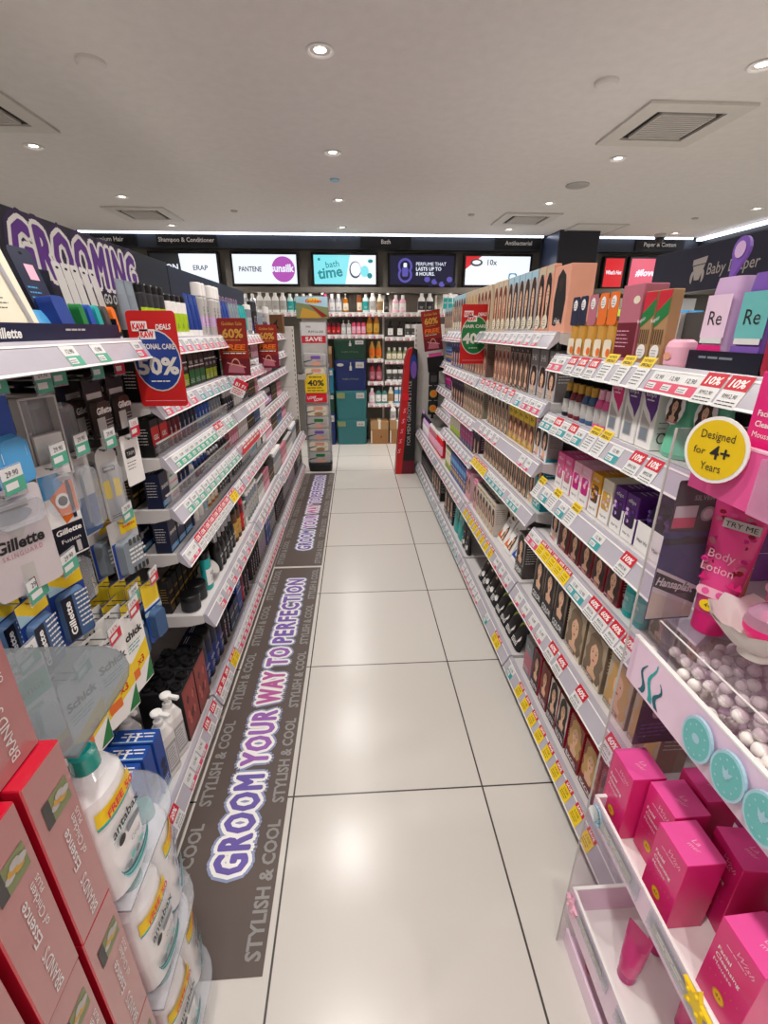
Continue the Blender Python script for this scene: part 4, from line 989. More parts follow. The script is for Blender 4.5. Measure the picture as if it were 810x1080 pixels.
# ---- base shelf of the near bay
bluec = carton('blue carton with white stripe print', .05, .20, .115, 'blue', [(.0, .06, 'pblue')], None, 'white', deco=lambda s, f, w, h: [s.poly(f, ell(0, h*(.32 + .16*i), w*.3, w*.3, 12), 'navy', .0006) for i in range(2)], top='blue')
s = MB(); lines(s, Fr((0, 0, .2004), (0, 1, 0), (-1, 0, 0)), -.05, .05, .0, 2, .011, 'white', .0006, .004); s.poly(Fr((0, 0, .2004), (0, 1, 0), (-1, 0, 0)), rect(-.055, .018, .055, .0215), 'pblue', .0006)
bluec.parts = [('top_print', s.data('top_print'))]
for i in range(3):
    place(bluec, (-.64 - .004*i, 1.01 - .056*i, .1065), PI/2, f'{ORD[i]} blue striped carton from the white pump bottles on the grooming base shelf', 'blue cartons on the grooming base shelf')
place(bluec, (-.765, 1.01, .1065), PI/2, 'blue striped carton in the back row of the grooming base shelf')
def pumpcarton():
    s = MB(); s.loft([(0, .062, .05, 5), (.004, .064, .052, 5), (.15, .064, .052, 4), (.18, .04, .04, 2), (.185, .03, .03, 2)], 'white')
    f = Fr((0, -.0262, 0), (1, 0, 0), (0, 0, 1)); s.poly(f, rect(-.022, .02, .022, .12), 'lgrey', .0006); s.poly(f, rect(-.018, .03, .018, .11), 'plate', .0009); lines(s, f, -.016, .016, .1, 7, .01, 'ink', .0012, .002)
    c = MB(); c.lathe([(.014, .184), (.014, .2), (.006, .201), (.006, .222), (.016, .224), (.017, .232), (.012, .236)], 'white', segs=12); c.box(-.007, .007, -.045, 0, .225, .234, 'white', ch=.002)
    return Proto('pump_bottle', 'bottle', 'white pump bottle', s.data('pump_bottle'), [('pump', c.data('pump'))], (.064, .052, .236))
pc = pumpcarton()
place(pc, (-.60, 1.064, .1065), PI/2 - .3, 'white pump bottle in front of the black tester box on the grooming base shelf', 'white pump bottles')
place(pc, (-.60, 1.134, .1065), PI/2 - .3, 'second white pump bottle, touching the black tester box', 'white pump bottles')
place(pc, (-.70, 1.08, .1065), PI/2 - .3, 'white pump bottle standing behind the front pump bottles', 'white pump bottles')
def capbox():
    s = MB(); s.box(-.055, .055, -.07, .07, 0, .2, 'softblack', front='#8e3a30', ch=.002)
    f = front(.11, .14); s.poly(f, rect(-.05, .02, .05, .185), '#a04438', .0005)
    r = random.Random(4)
    for i in range(9):
        x, y = r.uniform(-.035, .035), r.uniform(.05, .15); s.poly(f, [(x, y - .02), (x + .012, y), (x, y + .02), (x - .012, y)], '#5c211c' if i % 2 else '#c9695a', .0009)
    ks = []
    for i in range(2):
        for j in range(3):
            c = MB(); c.lathe([(.02, .2), (.021, .206), (.019, .212), (.012, .212), (.01, .207), (.002, .207)], 'black', cx=-.026 + i*.052, cy=-.045 + j*.045, segs=14); ks.append(('cap', c.data('cap')))
    return Proto('tester_box', 'box', 'black box with red printed front', s.data('tester_box'), ks, (.11, .14, .212))
cb = capbox()
place(cb, (-.64, 1.225, .1065), PI/2, 'black round-capped box with red printed front beside the pump bottles')
place(cb, (-.64, 1.339, .1065), PI/2, 'black round-capped box with red front beside the navy bottles')

# ================================================================== gift boxes and hand wash stacked at the near end
root = empty('display_stand', (-.50, .33, 0), label='low white display stand under the red gift boxes', category='stand')
s = MB(); s.box(-.18, .165, -.19, .06, 0, .19, 'white', ch=.005); s.box(-.19, .175, -.20, .062, .19, .2, 'offwhite', ch=.003); s.obj('base', root)
def giftbox():
    w, h, d = .0615, .2515, .11
    s = MB(); s.box(-w/2, w/2, -d/2, d/2, 0, h, 'brandred', top='brandred', front='brandpink', ch=.0015)
    f = front(w, d); g = f.rot(-PI/2)          # print runs up the box
    p = MB()
    p.poly(f, rect(-w*.30, h*.70, w*.36, h*.83), 'olive', .0005); p.poly(f, rect(-w*.30, h*.70, -w*.12, h*.83), 'dgrey', .0008)
    for i in range(5): p.poly(f, ell(-w*.02 + .004*i, h*.76 + .004*(i % 3), .007, .005, 8), 'gold' if i % 2 else 'lgrey', .0009 + .0001*i)
    p.text(Fr(f.p(-w*.02, h*.48), f.v, -f.u), 'Essence', .016, 'plate', y=-.004, lift=.001, bold=.01, fit=.06)
    p.text(Fr(f.p(w*.20, h*.50), f.v, -f.u), 'of Chicken', .012, 'plate', y=-.004, lift=.001, fit=.062)
    p.text(Fr(f.p(w*.34, h*.58), f.v, -f.u), 'PLUS', .008, 'plate', y=-.003, lift=.001, fit=.024)
    p.text(Fr(f.p(-w*.02, h*.17), f.v, -f.u), "BRAND'S", .017, 'plate', y=-.006, lift=.001, fit=.062)
    return Proto('gift_box', 'box', 'red gift box of chicken essence', s.data('gift_box'), [('front_print', p.data('front_print'))], (w, d, h))
gb = giftbox()
rowsn = ('bottom row', 'second row up', 'third row up', 'top row')
coln = ('beside the hand wash', 'in the middle column', 'in the column toward the camera')
for r_ in range(4):
    for c_ in range(3):
        x = -.33 - .055 - (.016 if r_ == 3 else 0)
        place(gb, (x + rnd.uniform(-.0015, .0015), .362 - c_*.0705 - (.004 if r_ == 3 else 0), .2005 + r_*.2535), PI/2 + rnd.uniform(-.012, .012),
              f'red chicken essence gift box, {rowsn[r_]}, {coln[c_]}', 'stacked red gift boxes')
# acrylic tower with round-ended shelves
root = empty('acrylic_stand', (-.5, .5, 0), label='clear acrylic tiered stand holding white hand wash bottles', category='stand')
def dsheet(z, mat, y0=.403, y1=.625, xa=-.68, xb=-.322, r=.09):
    s = MB(); f = Fr((.5, -.5, z), (1, 0, 0), (0, 1, 0))
    pts = [(xa, y0), (xb, y0)] + [(xb - r + r*math.cos(a*PI/2/6), y1 - r + r*math.sin(a*PI/2/6)) for a in range(7)] + [(xa, y1)]
    s.prism(f, pts, -.004, 0, mat, side='frost'); return s
for z in (.128, .381, .634): dsheet(z, 'clearfilm').obj('shelf_plate', root)
dsheet(.925, 'frost', .40, .60).obj('top_plate', root, label='frosted top plate')
s = MB(); s.box(-.182, -.178, -.095, .12, 0, .93, 'clearfilm'); s.obj('back_plate', root)
s = MB(); s.box(-.18, .08, -.095, .06, 0, .01, 'frost'); s.box(-.02, .02, -.06, -.02, .01, .125, 'clearfilm'); s.obj('base', root)
def handwash():
    w, d, h = .098, .060, .214
    s = MB(); s.loft([(0, w*.8, d*.8, 2.6), (.008, w*.9, d*.95, 2.6), (h*.35, w, d, 2.5), (h*.70, w*.98, d, 2.5), (h*.87, w*.87, d*.93, 2.3), (h*.96, w*.62, d*.76, 2.1), (h, w*.38, d*.56, 2)], 'antawhite', 20)
    c = MB(); c.loft([(h*.985, .036, .034, 2), (h + .024, .034, .032, 2), (h + .029, .024, .022, 2)], 'antateal', 16)
    l = MB(); f = Fr((0, -d/2 - .0008, 0), (1, 0, 0), (0, 0, 1))
    def band(y0, y1, mat, off, sk=0, span=.56):
        n = 10
        def pt(a, z):
            cc, t = math.cos(a), math.sin(a); e = 2.5
            zz = z + sk*(a + PI/2)
            k = 1 if zz < h*.70 else 1 - .12*(zz/h - .70)/.17
            return (math.copysign(abs(cc)**(2/e), cc)*(w*.99*k/2 + off), math.copysign(abs(t)**(2/e), t)*(d*(1 - .35*(1 - k))/2 + off + .0006), zz)
        a0, a1 = -PI/2 - span*PI/2, -PI/2 + span*PI/2
        for i in range(n):
            b0, b1 = a0 + (a1-a0)*i/n, a0 + (a1-a0)*(i+1)/n
            l.face([pt(b0, y0), pt(b1, y0), pt(b1, y1), pt(b0, y1)], mat, True)
    band(h*.70, h*.80, 'yellow', .0012, 0); band(h*.675, h*.70, 'antateal', .001, 0)
    l.text(f, 'FREE 50', .017, 'hotred', y=h*.725, lift=.0022, bold=.03, fit=.058)
    l.text(f, 'antabax', .021, 'ink', y=h*.545, lift=.0016, bold=.02, fit=.064)
    l.poly(f, rect(-.034, h*.525, .034, h*.532), 'seafoam', .0014); l.poly(f, ell(-.018, h*.465, .008, .007), 'ink', .0014); l.poly(f, rrect(-.006, h*.44, .026, h*.49, .003), 'steel', .0014)
    l.text(f, 'Cool', .012, 'steel', x=.008, y=h*.34, lift=.0014, fit=.022)
    for i, m_ in enumerate(('antadark', 'seafoam', 'antateal', 'pblue')):
        p_ = ell(0, h*.30 - i*.004, .036 - i*.001, .030, 14, PI*1.05, PI*1.95) + list(reversed(ell(0, h*.30 - i*.004 + .004, .036 - i*.001, .029, 14, PI*1.05, PI*1.95)))
        l.poly(f, p_, m_, .0014 + i*.0003)
    for i in range(4): l.poly(f, ell(-.018 + i*.011, h*.235 + .004*(i % 2), .006, .005, 8), 'seafoam' if i % 2 else 'steel', .0018)
    return Proto('hand_wash_bottle', 'bottle', 'white hand wash bottle', s.data('hand_wash_bottle'), [('cap', c.data('cap'), (), 'teal cap'), ('label', l.data('label'))], (w, d, h + .029))
hw = handwash()
for z, dy, nm in ((.6345, 0, 'top tier'), (.3815, .012, 'middle tier'), (.1285, .012, 'lowest tier')):
    place(hw, (-.357, .452 + dy, z), PI/2 - .05, f'white hand wash bottle on the {nm} of the acrylic stand, beside the gift boxes', 'white hand wash bottles')
    if z < .6:
        place(hw, (-.378, .566, z), PI/2 + .35, f'white hand wash bottle on the {nm} of the acrylic stand, at its rounded end', 'white hand wash bottles')

# ================================================================== aisle signs on the grooming side
def flagsign(loc, w, h, label, draw, mat, rz=0, name='promo_sign', r=.012):
    s = MB(); f = Fr((0, -.0012, 0), (1, 0, 0), (0, 0, 1))
    s.prism(f, rrect(-w/2, 0, w/2, h, r), -.0024, 0, mat)
    draw(s, f, w, h)
    bk = Fr((0, .0012, 0), (-1, 0, 0), (0, 0, 1))
    c = MB(); c.box(-w*.5 - .014, -w*.5 + .004, -.003, .003, h*.1, h*.16, 'clearfilm'); c.tube([(-w/2 - .014, 0, h*.13), (-w/2 - .05, .004, h*.13)], .0015, 'wire', 5)
    o = s.obj(name, loc=loc, rz=rz, label=label, category='sign')
    return o
def kawkaw(cat, pct, circ):
    def dr(s, f, w, h):
        e = ell(0, h*.49, w*.475, h*.31, 24); s.poly(f, ell(0, h*.49, w*.497, h*.325, 24), 'offwhite', .0005); s.poly(f, e, circ, .0009)
        for t, x, y in (('KAW', -w*.26, h*.815), ('KAW', -w*.12, h*.735)):
            s.poly(f, rrect(x - w*.155, y - h*.02, x + w*.165, y + h*.08, .002), 'white', .0013); s.text(f.at(0, 0), t, h*.085, 'hotred', x=x, y=y, lift=.0017, bold=.04, fit=w*.27)
        s.text(f.rot(.03), 'DEALS', h*.075, 'white', x=w*.28, y=h*.81, lift=.0013, bold=.03, shear=.2, fit=w*.32)
        s.text(f, cat, h*.075, 'offwhite', y=h*.615, lift=.0013, bold=.03, fit=w*.82)
        s.text(f, pct, h*.24, 'offwhite', y=h*.355, lift=.0013, bold=.04, fit=w*.86); lines(s, f, -w*.2, w*.2, h*.27, 1, .01, 'white', .0013, .003)
        s.poly(f, rect(-w*.4, h*.06, w*.46, h*.064), 'lpink', .0009)
    return dr
flagsign((-.543, 1.366, 1.168), .128, .250, 'large red and blue hanging sign reading KAW KAW DEALS PERSONAL CARE 50%', kawkaw('PERSONAL CARE', '50%', 'royal'), 'red', r=.01)
def sixty(s, f, w, h):
    s.poly(f, rect(-w*.5, 0, w*.5, h*.3), 'wine', .0005)
    s.text(f, 'Golden Sale', h*.08, 'gold', y=h*.88, lift=.001, bold=.01, fit=w*.7); s.text(f, '60%', h*.21, 'gold', y=h*.67, lift=.001, bold=.03, fit=w*.72); lines(s, f, -w*.3, w*.3, h*.62, 1, .01, 'gold', .001, .003)
    s.text(f, 'FREE', h*.13, 'orange', y=h*.46, lift=.0012, bold=.04, shear=.15, fit=w*.82); s.poly(f, rect(-w*.42, h*.425, w*.42, h*.435), 'gold', .001); lines(s, f, -w*.4, w*.4, h*.39, 1, .01, 'white', .001, .004)
    # a picture of a handbag
    s.poly(f, [(-w*.3, h*.06), (w*.3, h*.04), (w*.24, h*.2), (-w*.22, h*.21)], 'rose', .001); s.poly(f, [(-w*.3, h*.22), (w*.34, h*.14), (w*.34, h*.16), (-w*.3, h*.24)], 'peach', .0014)
    a = ell(0, h*.18, w*.16, h*.13, 10, 0, PI) + list(reversed(ell(0, h*.18, w*.13, h*.105, 10, 0, PI))); s.poly(f, a, 'peach', .0014)
flagsign((-.535, 2.2, 1.178), .125, .240, 'red 60% FREE sale poster flagged at the end of the middle grooming bay', sixty, 'redgold', r=.006)
flagsign((-.535, 3.035, 1.15), .125, .250, 'red 60% FREE sale poster flagged farther down the grooming shelves', sixty, 'redgold', r=.006)
o = flagsign((-.53, 2.12, 1.10), .06, .07, 'small white and red promo card tilted on the second grooming shelf rail', lambda s, f, w, h: (s.poly(f, rect(-w*.5, h*.5, w*.5, h), 'tagred', .0005), s.text(f, 'B1 F1', h*.3, 'white', y=h*.58, lift=.001, bold=.02), lines(s, f, -w*.4, w*.4, h*.35, 3, h*.12, 'tagred', .0006, .004)), 'plate', name='promo_card', r=.003)
o.rotation_euler = (0, .5, .3)
# ================================================================== hair care gondola (faces -X)
def gondola_R():
    root = empty('gondola', (1.04, 2.6, 0), label='long hair care gondola of white shelves with hair colour boxes', category='shelving unit')
    def P(name, fn):
        s = MB(); fn(s); s.V = [(x - 1.04, y - 2.6, z) for x, y, z in s.V]; s.obj(name, root)
    P('back_panel', lambda s: s.box(1.04, 1.08, .64, 4.6, .1, 1.42, 'dgrey'))
    P('plinth', lambda s: (s.box(.632, 1.08, .64, 4.6, 0, .075, 'shelfwhite'), s.box(.628, .9, .64, 4.6, 0, .055, 'kick')))
    for y in (.652, 1.525, 2.42, 3.5):
        P('upright', lambda s: (s.box(1.025, 1.04, y - .012, y + .012, .1, 1.42, 'lgrey'), [s.box(1.0245, 1.025, y - .003, y + .003, .15 + k*.05, .17 + k*.05, 'hole') for k in range(25)]))
    def endp(s):
        s.box(.565, 1.06, 4.605, 4.63, 0, 1.42, 'offwhite', ch=.004)
        for k in range(30): s.box(.575, .5805, 4.604, 4.6055, .08 + k*.044, .10 + k*.044, 'hole')
    P('end_panel', endp)
gondola_R()
RX = .64
def rs(k, y0, y1, z, xf, nm, tags, **kw):
    shelf(k, 'R', xf, y0, y1, z, 1.04 - xf - .018, nm, tags, **kw)
rs('Ra', .66, 1.52, 1.295, .64, 'top hair shelf, near bay', [('red10', 3, .64, .86), ('promo', 3, .38, .64), ('red10', 2, .07, .2), ('pink', 3, .2, .37), ('pink', 2, .88, 1)])
rs('Rb', .66, 1.52, 1.11, .64, 'second hair shelf, near bay', [('teal', 2, .9, 1), ('red10', 1, .84, .9), ('teal', 1, .78, .84), ('red10', 1, .72, .78), ('teal', 1, .66, .72), ('promo', 2, .52, .65), ('teal', 1, .43, .5), ('red10', 2, .26, .4)])
rs('Rc', .66, 1.52, .875, .64, 'third hair shelf, near bay', [('promo', 1, .93, 1), ('teal', 1, .85, .92), ('promo', 1, .78, .85), ('teal', 1, .7, .76), ('promo', 1, .62, .7), ('teal', 1, .44, .5), ('red10', 1, .28, .35)])
rs('Rd', .66, 1.52, .69, .64, 'fourth hair shelf, near bay', [('pink', 2, .88, 1), ('yellow', 5, .6, .88), ('teal', 2, .48, .58), ('red60', 4, .2, .46)])
rs('Re', .66, 1.52, .455, .605, 'fifth hair shelf, near bay', [('red60', 1, .12, .18), ('red60', 1, .3, .38), ('red60', 2, .45, .6), ('plainpink', 4, .62, .96)])
rs('Rg', .66, 1.52, .105, .615, 'base hair shelf, near bay', [('yellow', 9, .12, .85), ('teal', 1, .88, .98)], bracket=False)
rs('Sa', 1.53, 2.415, 1.36, .64, 'top hair shelf, second bay', [('plainpink', 9, .1, .95)])
rs('Sb', 1.53, 2.415, 1.14, .64, 'second hair shelf, second bay', [('pink', 3, .02, .22), ('teal', 1, .24, .32), ('red10', 6, .34, .95)])
rs('Sc', 1.53, 2.415, .93, .64, 'third hair shelf, second bay', [('plainpink', 2, .05, .2), ('plainpink', 4, .5, .9)])
rs('Sd', 1.53, 2.415, .74, .64, 'fourth hair shelf, second bay', [('teal', 3, .14, .28), ('teal', 5, .34, .66), ('yellow', 5, .68, .98)])
rs('Se', 1.53, 2.415, .455, .605, 'fifth hair shelf, second bay', [('yellow', 8, .3, .95), ('plainpink', 3, .02, .28)])
rs('Sg', 1.53, 2.415, .105, .615, 'base hair shelf, second bay', [('yellow', 2, .1, .2), ('teal', 1, .3, .38), ('plainpink', 6, .5, .95)], bracket=False)
for k, z, xf, nm, tg in (('a', 1.36, .64, 'top hair shelf', 'plainpink'), ('b', 1.14, .64, 'second hair shelf', 'plainpink'), ('c', .91, .64, 'third hair shelf', 'plainpink'), ('d', .70, .64, 'fourth hair shelf', 'plainpink'), ('e', .455, .605, 'fifth hair shelf', 'plainpink'), ('g', .105, .615, 'base hair shelf', 'teal')):
    rs('T' + k, 2.425, 3.36, z, xf, nm + ', third bay', [(tg, 9, .05, .95)], bracket=(k != 'g'))
    rs('U' + k, 3.37, 4.595, z - (.03 if k in 'abcd' else 0), .79 if k in 'abcd' else xf, nm + ', far bay', [(tg, 9, .05, .95)], bracket=(k != 'g'))
# ---- hair product kinds
D = {}
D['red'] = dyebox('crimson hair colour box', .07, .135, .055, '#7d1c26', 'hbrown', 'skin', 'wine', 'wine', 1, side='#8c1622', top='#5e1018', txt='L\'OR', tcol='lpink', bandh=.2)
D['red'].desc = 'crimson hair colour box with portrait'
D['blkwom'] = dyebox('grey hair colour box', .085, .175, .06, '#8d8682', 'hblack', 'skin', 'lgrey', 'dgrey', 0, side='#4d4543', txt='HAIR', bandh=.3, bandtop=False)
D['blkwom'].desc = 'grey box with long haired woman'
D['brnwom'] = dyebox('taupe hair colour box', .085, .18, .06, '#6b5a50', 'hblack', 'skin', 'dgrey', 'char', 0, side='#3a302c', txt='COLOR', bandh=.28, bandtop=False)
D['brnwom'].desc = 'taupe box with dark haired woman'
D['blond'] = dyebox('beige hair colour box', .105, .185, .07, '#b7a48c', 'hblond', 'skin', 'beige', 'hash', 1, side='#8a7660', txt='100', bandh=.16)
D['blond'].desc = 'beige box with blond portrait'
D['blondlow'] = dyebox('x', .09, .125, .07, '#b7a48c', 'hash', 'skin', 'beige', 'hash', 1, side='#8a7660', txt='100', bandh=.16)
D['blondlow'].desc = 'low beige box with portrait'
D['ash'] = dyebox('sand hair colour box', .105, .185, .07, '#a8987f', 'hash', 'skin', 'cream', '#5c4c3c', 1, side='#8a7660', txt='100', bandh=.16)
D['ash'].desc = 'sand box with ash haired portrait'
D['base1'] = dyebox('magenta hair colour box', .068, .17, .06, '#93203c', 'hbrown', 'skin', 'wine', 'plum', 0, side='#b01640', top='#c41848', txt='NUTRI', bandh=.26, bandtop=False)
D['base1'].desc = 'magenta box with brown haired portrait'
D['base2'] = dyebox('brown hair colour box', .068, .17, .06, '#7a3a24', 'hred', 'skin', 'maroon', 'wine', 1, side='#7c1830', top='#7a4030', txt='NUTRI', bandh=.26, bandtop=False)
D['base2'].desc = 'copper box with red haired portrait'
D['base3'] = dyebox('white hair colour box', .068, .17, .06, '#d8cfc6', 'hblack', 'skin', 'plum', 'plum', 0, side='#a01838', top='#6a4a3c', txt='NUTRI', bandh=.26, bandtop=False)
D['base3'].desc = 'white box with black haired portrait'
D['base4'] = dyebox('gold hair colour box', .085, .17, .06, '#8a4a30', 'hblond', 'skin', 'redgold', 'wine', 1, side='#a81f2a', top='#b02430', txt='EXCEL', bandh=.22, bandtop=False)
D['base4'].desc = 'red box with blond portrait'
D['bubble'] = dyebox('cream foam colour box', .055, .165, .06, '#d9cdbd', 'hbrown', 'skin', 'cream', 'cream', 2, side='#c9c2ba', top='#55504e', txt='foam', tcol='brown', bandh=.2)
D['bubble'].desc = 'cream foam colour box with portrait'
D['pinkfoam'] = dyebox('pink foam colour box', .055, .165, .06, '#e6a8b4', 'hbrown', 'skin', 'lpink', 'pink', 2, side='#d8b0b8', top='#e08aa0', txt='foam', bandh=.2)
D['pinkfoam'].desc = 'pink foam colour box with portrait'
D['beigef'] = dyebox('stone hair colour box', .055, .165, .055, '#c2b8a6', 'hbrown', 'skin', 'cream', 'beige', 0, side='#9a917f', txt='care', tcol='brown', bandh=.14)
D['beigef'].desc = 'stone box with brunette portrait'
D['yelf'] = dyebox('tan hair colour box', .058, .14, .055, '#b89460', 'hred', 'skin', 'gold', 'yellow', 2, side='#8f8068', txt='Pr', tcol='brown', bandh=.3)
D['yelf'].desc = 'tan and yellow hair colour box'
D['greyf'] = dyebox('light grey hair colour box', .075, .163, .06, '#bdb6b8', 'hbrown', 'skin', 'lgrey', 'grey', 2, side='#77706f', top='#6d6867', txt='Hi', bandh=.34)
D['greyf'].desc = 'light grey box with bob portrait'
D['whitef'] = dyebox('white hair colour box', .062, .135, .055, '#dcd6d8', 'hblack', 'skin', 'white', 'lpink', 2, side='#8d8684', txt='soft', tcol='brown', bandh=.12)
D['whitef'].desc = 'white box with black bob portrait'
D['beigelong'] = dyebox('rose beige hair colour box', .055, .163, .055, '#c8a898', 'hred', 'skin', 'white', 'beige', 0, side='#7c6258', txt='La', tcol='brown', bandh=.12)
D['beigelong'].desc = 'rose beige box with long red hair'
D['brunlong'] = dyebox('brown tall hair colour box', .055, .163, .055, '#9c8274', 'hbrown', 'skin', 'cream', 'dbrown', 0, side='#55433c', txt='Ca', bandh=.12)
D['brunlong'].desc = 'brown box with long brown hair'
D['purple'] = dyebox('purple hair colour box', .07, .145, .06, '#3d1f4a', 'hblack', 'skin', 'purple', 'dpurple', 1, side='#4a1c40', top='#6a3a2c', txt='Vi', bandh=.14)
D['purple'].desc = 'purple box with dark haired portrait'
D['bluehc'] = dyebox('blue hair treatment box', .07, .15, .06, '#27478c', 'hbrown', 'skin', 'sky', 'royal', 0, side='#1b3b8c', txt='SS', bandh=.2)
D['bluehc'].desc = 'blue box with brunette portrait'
# hair extension packs: tall transparent bag with a swatch card
def hairpack(desc, hair, bgc='lgrey', w=.065, h=.215, second=None):
    s = MB(); s.box(-w/2, w/2, -.012, .012, 0, h, bgc, ch=.003)
    f = front(w, .024); s.poly(f, rect(-w*.49, h*.86, w*.49, h*.99), 'pblue' if second else 'beige', .0006)
    portrait(s, f, 0, h*.06, w*.96, h*.84, hair, 'skin', 'cream', 0, .0008)
    l = MB(); l.prism(front(w, .024), ell(0, h*.16, w*.36, w*.36, 14), .002, .003, 'cream'); lines(l, front(w, .024), -w*.22, w*.22, h*.18, 3, .008, 'dgreen', .0034, .002)
    return Proto('hair_extension_pack', 'package', desc, s.data('hair_extension_pack'), [('round_label', l.data('round_label'))], (w, .026, h))
D['ext1'] = hairpack('dark brown hair extension pack', 'hbrown', 'lgrey', second=1)
D['ext2'] = hairpack('copper hair extension pack', 'hred', 'beige')
D['ext3'] = hairpack('blond hair extension pack', 'hblond', 'beige')
D['ext4'] = hairpack('black hair extension pack', 'hblack', 'peach')
def wigbox():
    w, h, d = .125, .2, .08
    s = MB(); s.box(-w/2, w/2, -d/2, d/2, 0, h, 'peach', ch=.002); f = front(w, d)
    s.poly(f, [(-.038, h*.12), (-.044, h*.5), (-.03, h*.85), (0, h*.95), (.03, h*.85), (.046, h*.5), (.036, h*.12), (.012, h*.2), (-.012, h*.1)], 'hblack', .0006); s.text(f, 'Hair', .026, 'white', y=h*.14, lift=.001, shear=.3); s.poly(f, ell(0, h*.72, .014, .02), 'hbrown', .0008)
    return Proto('wig_box', 'box', 'peach box printed with long black hair', s.data('wig_box'), size=(w, d, h))
D['wig'] = wigbox()
D['fruit'] = {}
for c_, m1, m2 in (('yellow', 'yellow', 'gold'), ('magenta', 'hotpink', 'magenta'), ('orange', 'orange', 'red')):
    D['fr' + c_] = tubepack(c_ + ' fruit mask tube', .042, .185, .03, m1, 'lgrey', m2, 'FRUIT')
def bee(desc, top):
    w, h, d = .052, .165, .034
    s = MB(); s.loft([(0, w*.8, d*.9, 3), (.006, w*.9, d, 3), (h*.5, w*.94, d, 3), (h*.58, w*.7, d*.9, 2.5)], 'honey')
    c = MB(); f = Fr((0, -d*.5, 0), (1, 0, 0), (0, 0, 1)); c.prism(f, rrect(-w*.46, h*.52, w*.46, h, .008), -.0, .0012, top); c.poly(f, ell(0, h*.86, .013, .015), 'white', .002); lines(c, f, -.008, .008, h*.88, 3, .006, 'ink', .0024, .0016); c.poly(f, rrect(-w*.38, h*.02, w*.38, h*.30, .008), 'cream', .0008); c.poly(f, ell(.008, h*.1, .011, .011), 'orange', .0014)
    return Proto('honey_pack', 'package', desc, s.data('honey_pack'), [('header_card', c.data('header_card'))], (w, d, h))
D['bee1'] = bee('honey treatment pack with navy header', 'navy'); D['bee2'] = bee('honey treatment pack with pink header', 'rose'); D['bee3'] = bee('honey treatment pack with orange header', 'orange')
D['archcard'] = hangcard('x', .07, .20, .02, 'cream', lambda s, f, w, h: portrait(s, f, 0, -h*.95, w*.9, h*.8, 'hbrown', 'skin', 'white', 0, .0006), bubble=False, r=.03)
s = MB(); s.box(-.045, .045, -.03, .03, 0, .175, 'rose', ch=.002); f = front(.09, .06); s.poly(f, rect(-.043, .01, .043, .09), 'wine', .0006); s.poly(f, ell(.024, .14, .014, .009), 'cream', .0008); lines(s, f, -.04, .02, .07, 5, .009, 'lpink', .0012, .002)
D['rosebox'] = Proto('carton', 'box', 'dusty rose carton with oval badge', s.data('carton'), size=(.09, .06, .175))
def stripebox():
    w, h, d = .046, .155, .026
    s = MB(); s.box(-w/2, w/2, -d/2, d/2, 0, h, 'tan', ch=.002); f = front(w, d)
    s.poly(f, rect(-w*.48, h*.72, w*.48, h*.99), 'tagred', .0006); s.poly(f, [(-w*.48, h*.5), (w*.48, h*.68), (w*.48, h*.9), (-w*.48, h*.7)], 'green', .0009); s.text(f.rot(.3), 'Repair', .012, 'white', x=w*.2, y=h*.6, lift=.0012)
    for i in range(5): s.poly(f, rect(-w*.4 + i*w*.17, h*.28, -w*.33 + i*w*.17, h*.48), 'hbrown', .0008)
    l = MB(); l.prism(f, ell(0, h*.17, .016, .016, 16), .001, .0022, 'white'); lines(l, f, -.01, .01, h*.19, 3, .006, 'grey', .0026, .0016)
    return Proto('carton', 'box', 'tan carton with red and green bands', s.data('carton'), [('round_label', l.data('round_label'))], (w, d, h))
D['stripe'] = stripebox()
def shampoopack(desc, m1, m2):
    w, h, d = .072, .165, .05
    s = MB(); s.loft([(0, w*.94, d, 4), (.02, w, d, 4), (h*.85, w*.96, d*.9, 4), (h, w*.9, d*.8, 4)], m1); f = Fr((0, -d/2 - .001, 0), (1, 0, 0), (0, 0, 1))
    s.poly(f, rect(-w*.44, h*.05, w*.44, h*.28), 'hotpink' if 'lilac' in desc else 'violet', .0008); s.poly(f, rect(-w*.4, h*.3, w*.4, h*.36), 'plate', .001); s.poly(f, rect(-w*.44, h*.36, w*.44, h*.82), m2, .0006); s.text(f, 'Re', .036, 'ink', y=h*.5, lift=.0012); lines(s, f, -w*.3, w*.3, h*.2, 3, .01, 'white', .0014, .002)
    t = MB(); t.prism(Fr((0, -.004, h), (1, 0, 0), (0, 0, 1)), [(-.014, -.01)] + ell(0, .045, .02, .022, 12, -PI*.2, PI*1.2) + [(-.014, .0)], 0, .006, 'violet'); t.poly(Fr((0, -.0105, h), (1, 0, 0), (0, 0, 1)), ell(0, .045, .013, .014), 'lav', .001)
    return Proto('shampoo_pack', 'package', desc, s.data('shampoo_pack'), [('topper', t.data('topper'))], (w, d, h + .06))
D['lilacp'] = shampoopack('lilac shampoo gift pack with topper', 'lav', 'lilac'); D['tealp'] = shampoopack('teal shampoo gift pack with topper', 'violet', 'seafoam')
s = MB(); s.loft([(0, .075, .05, 3), (.01, .08, .055, 3), (.12, .085, .06, 3), (.2, .05, .05, 2), (.24, .03, .03, 2)], '#a81030'); f = Fr((0, -.029, .03), (1, 0, 0), (0, 0, 1)); s.text(f, 'Le', .05, 'lpink', y=.07, lift=.003, shear=.2); lines(s, f, -.02, .025, .05, 3, .012, 'lpink', .003, .002)
D['redcone'] = Proto('hair_spray', 'bottle', 'tall crimson hair spray', s.data('hair_spray'), size=(.085, .06, .24))
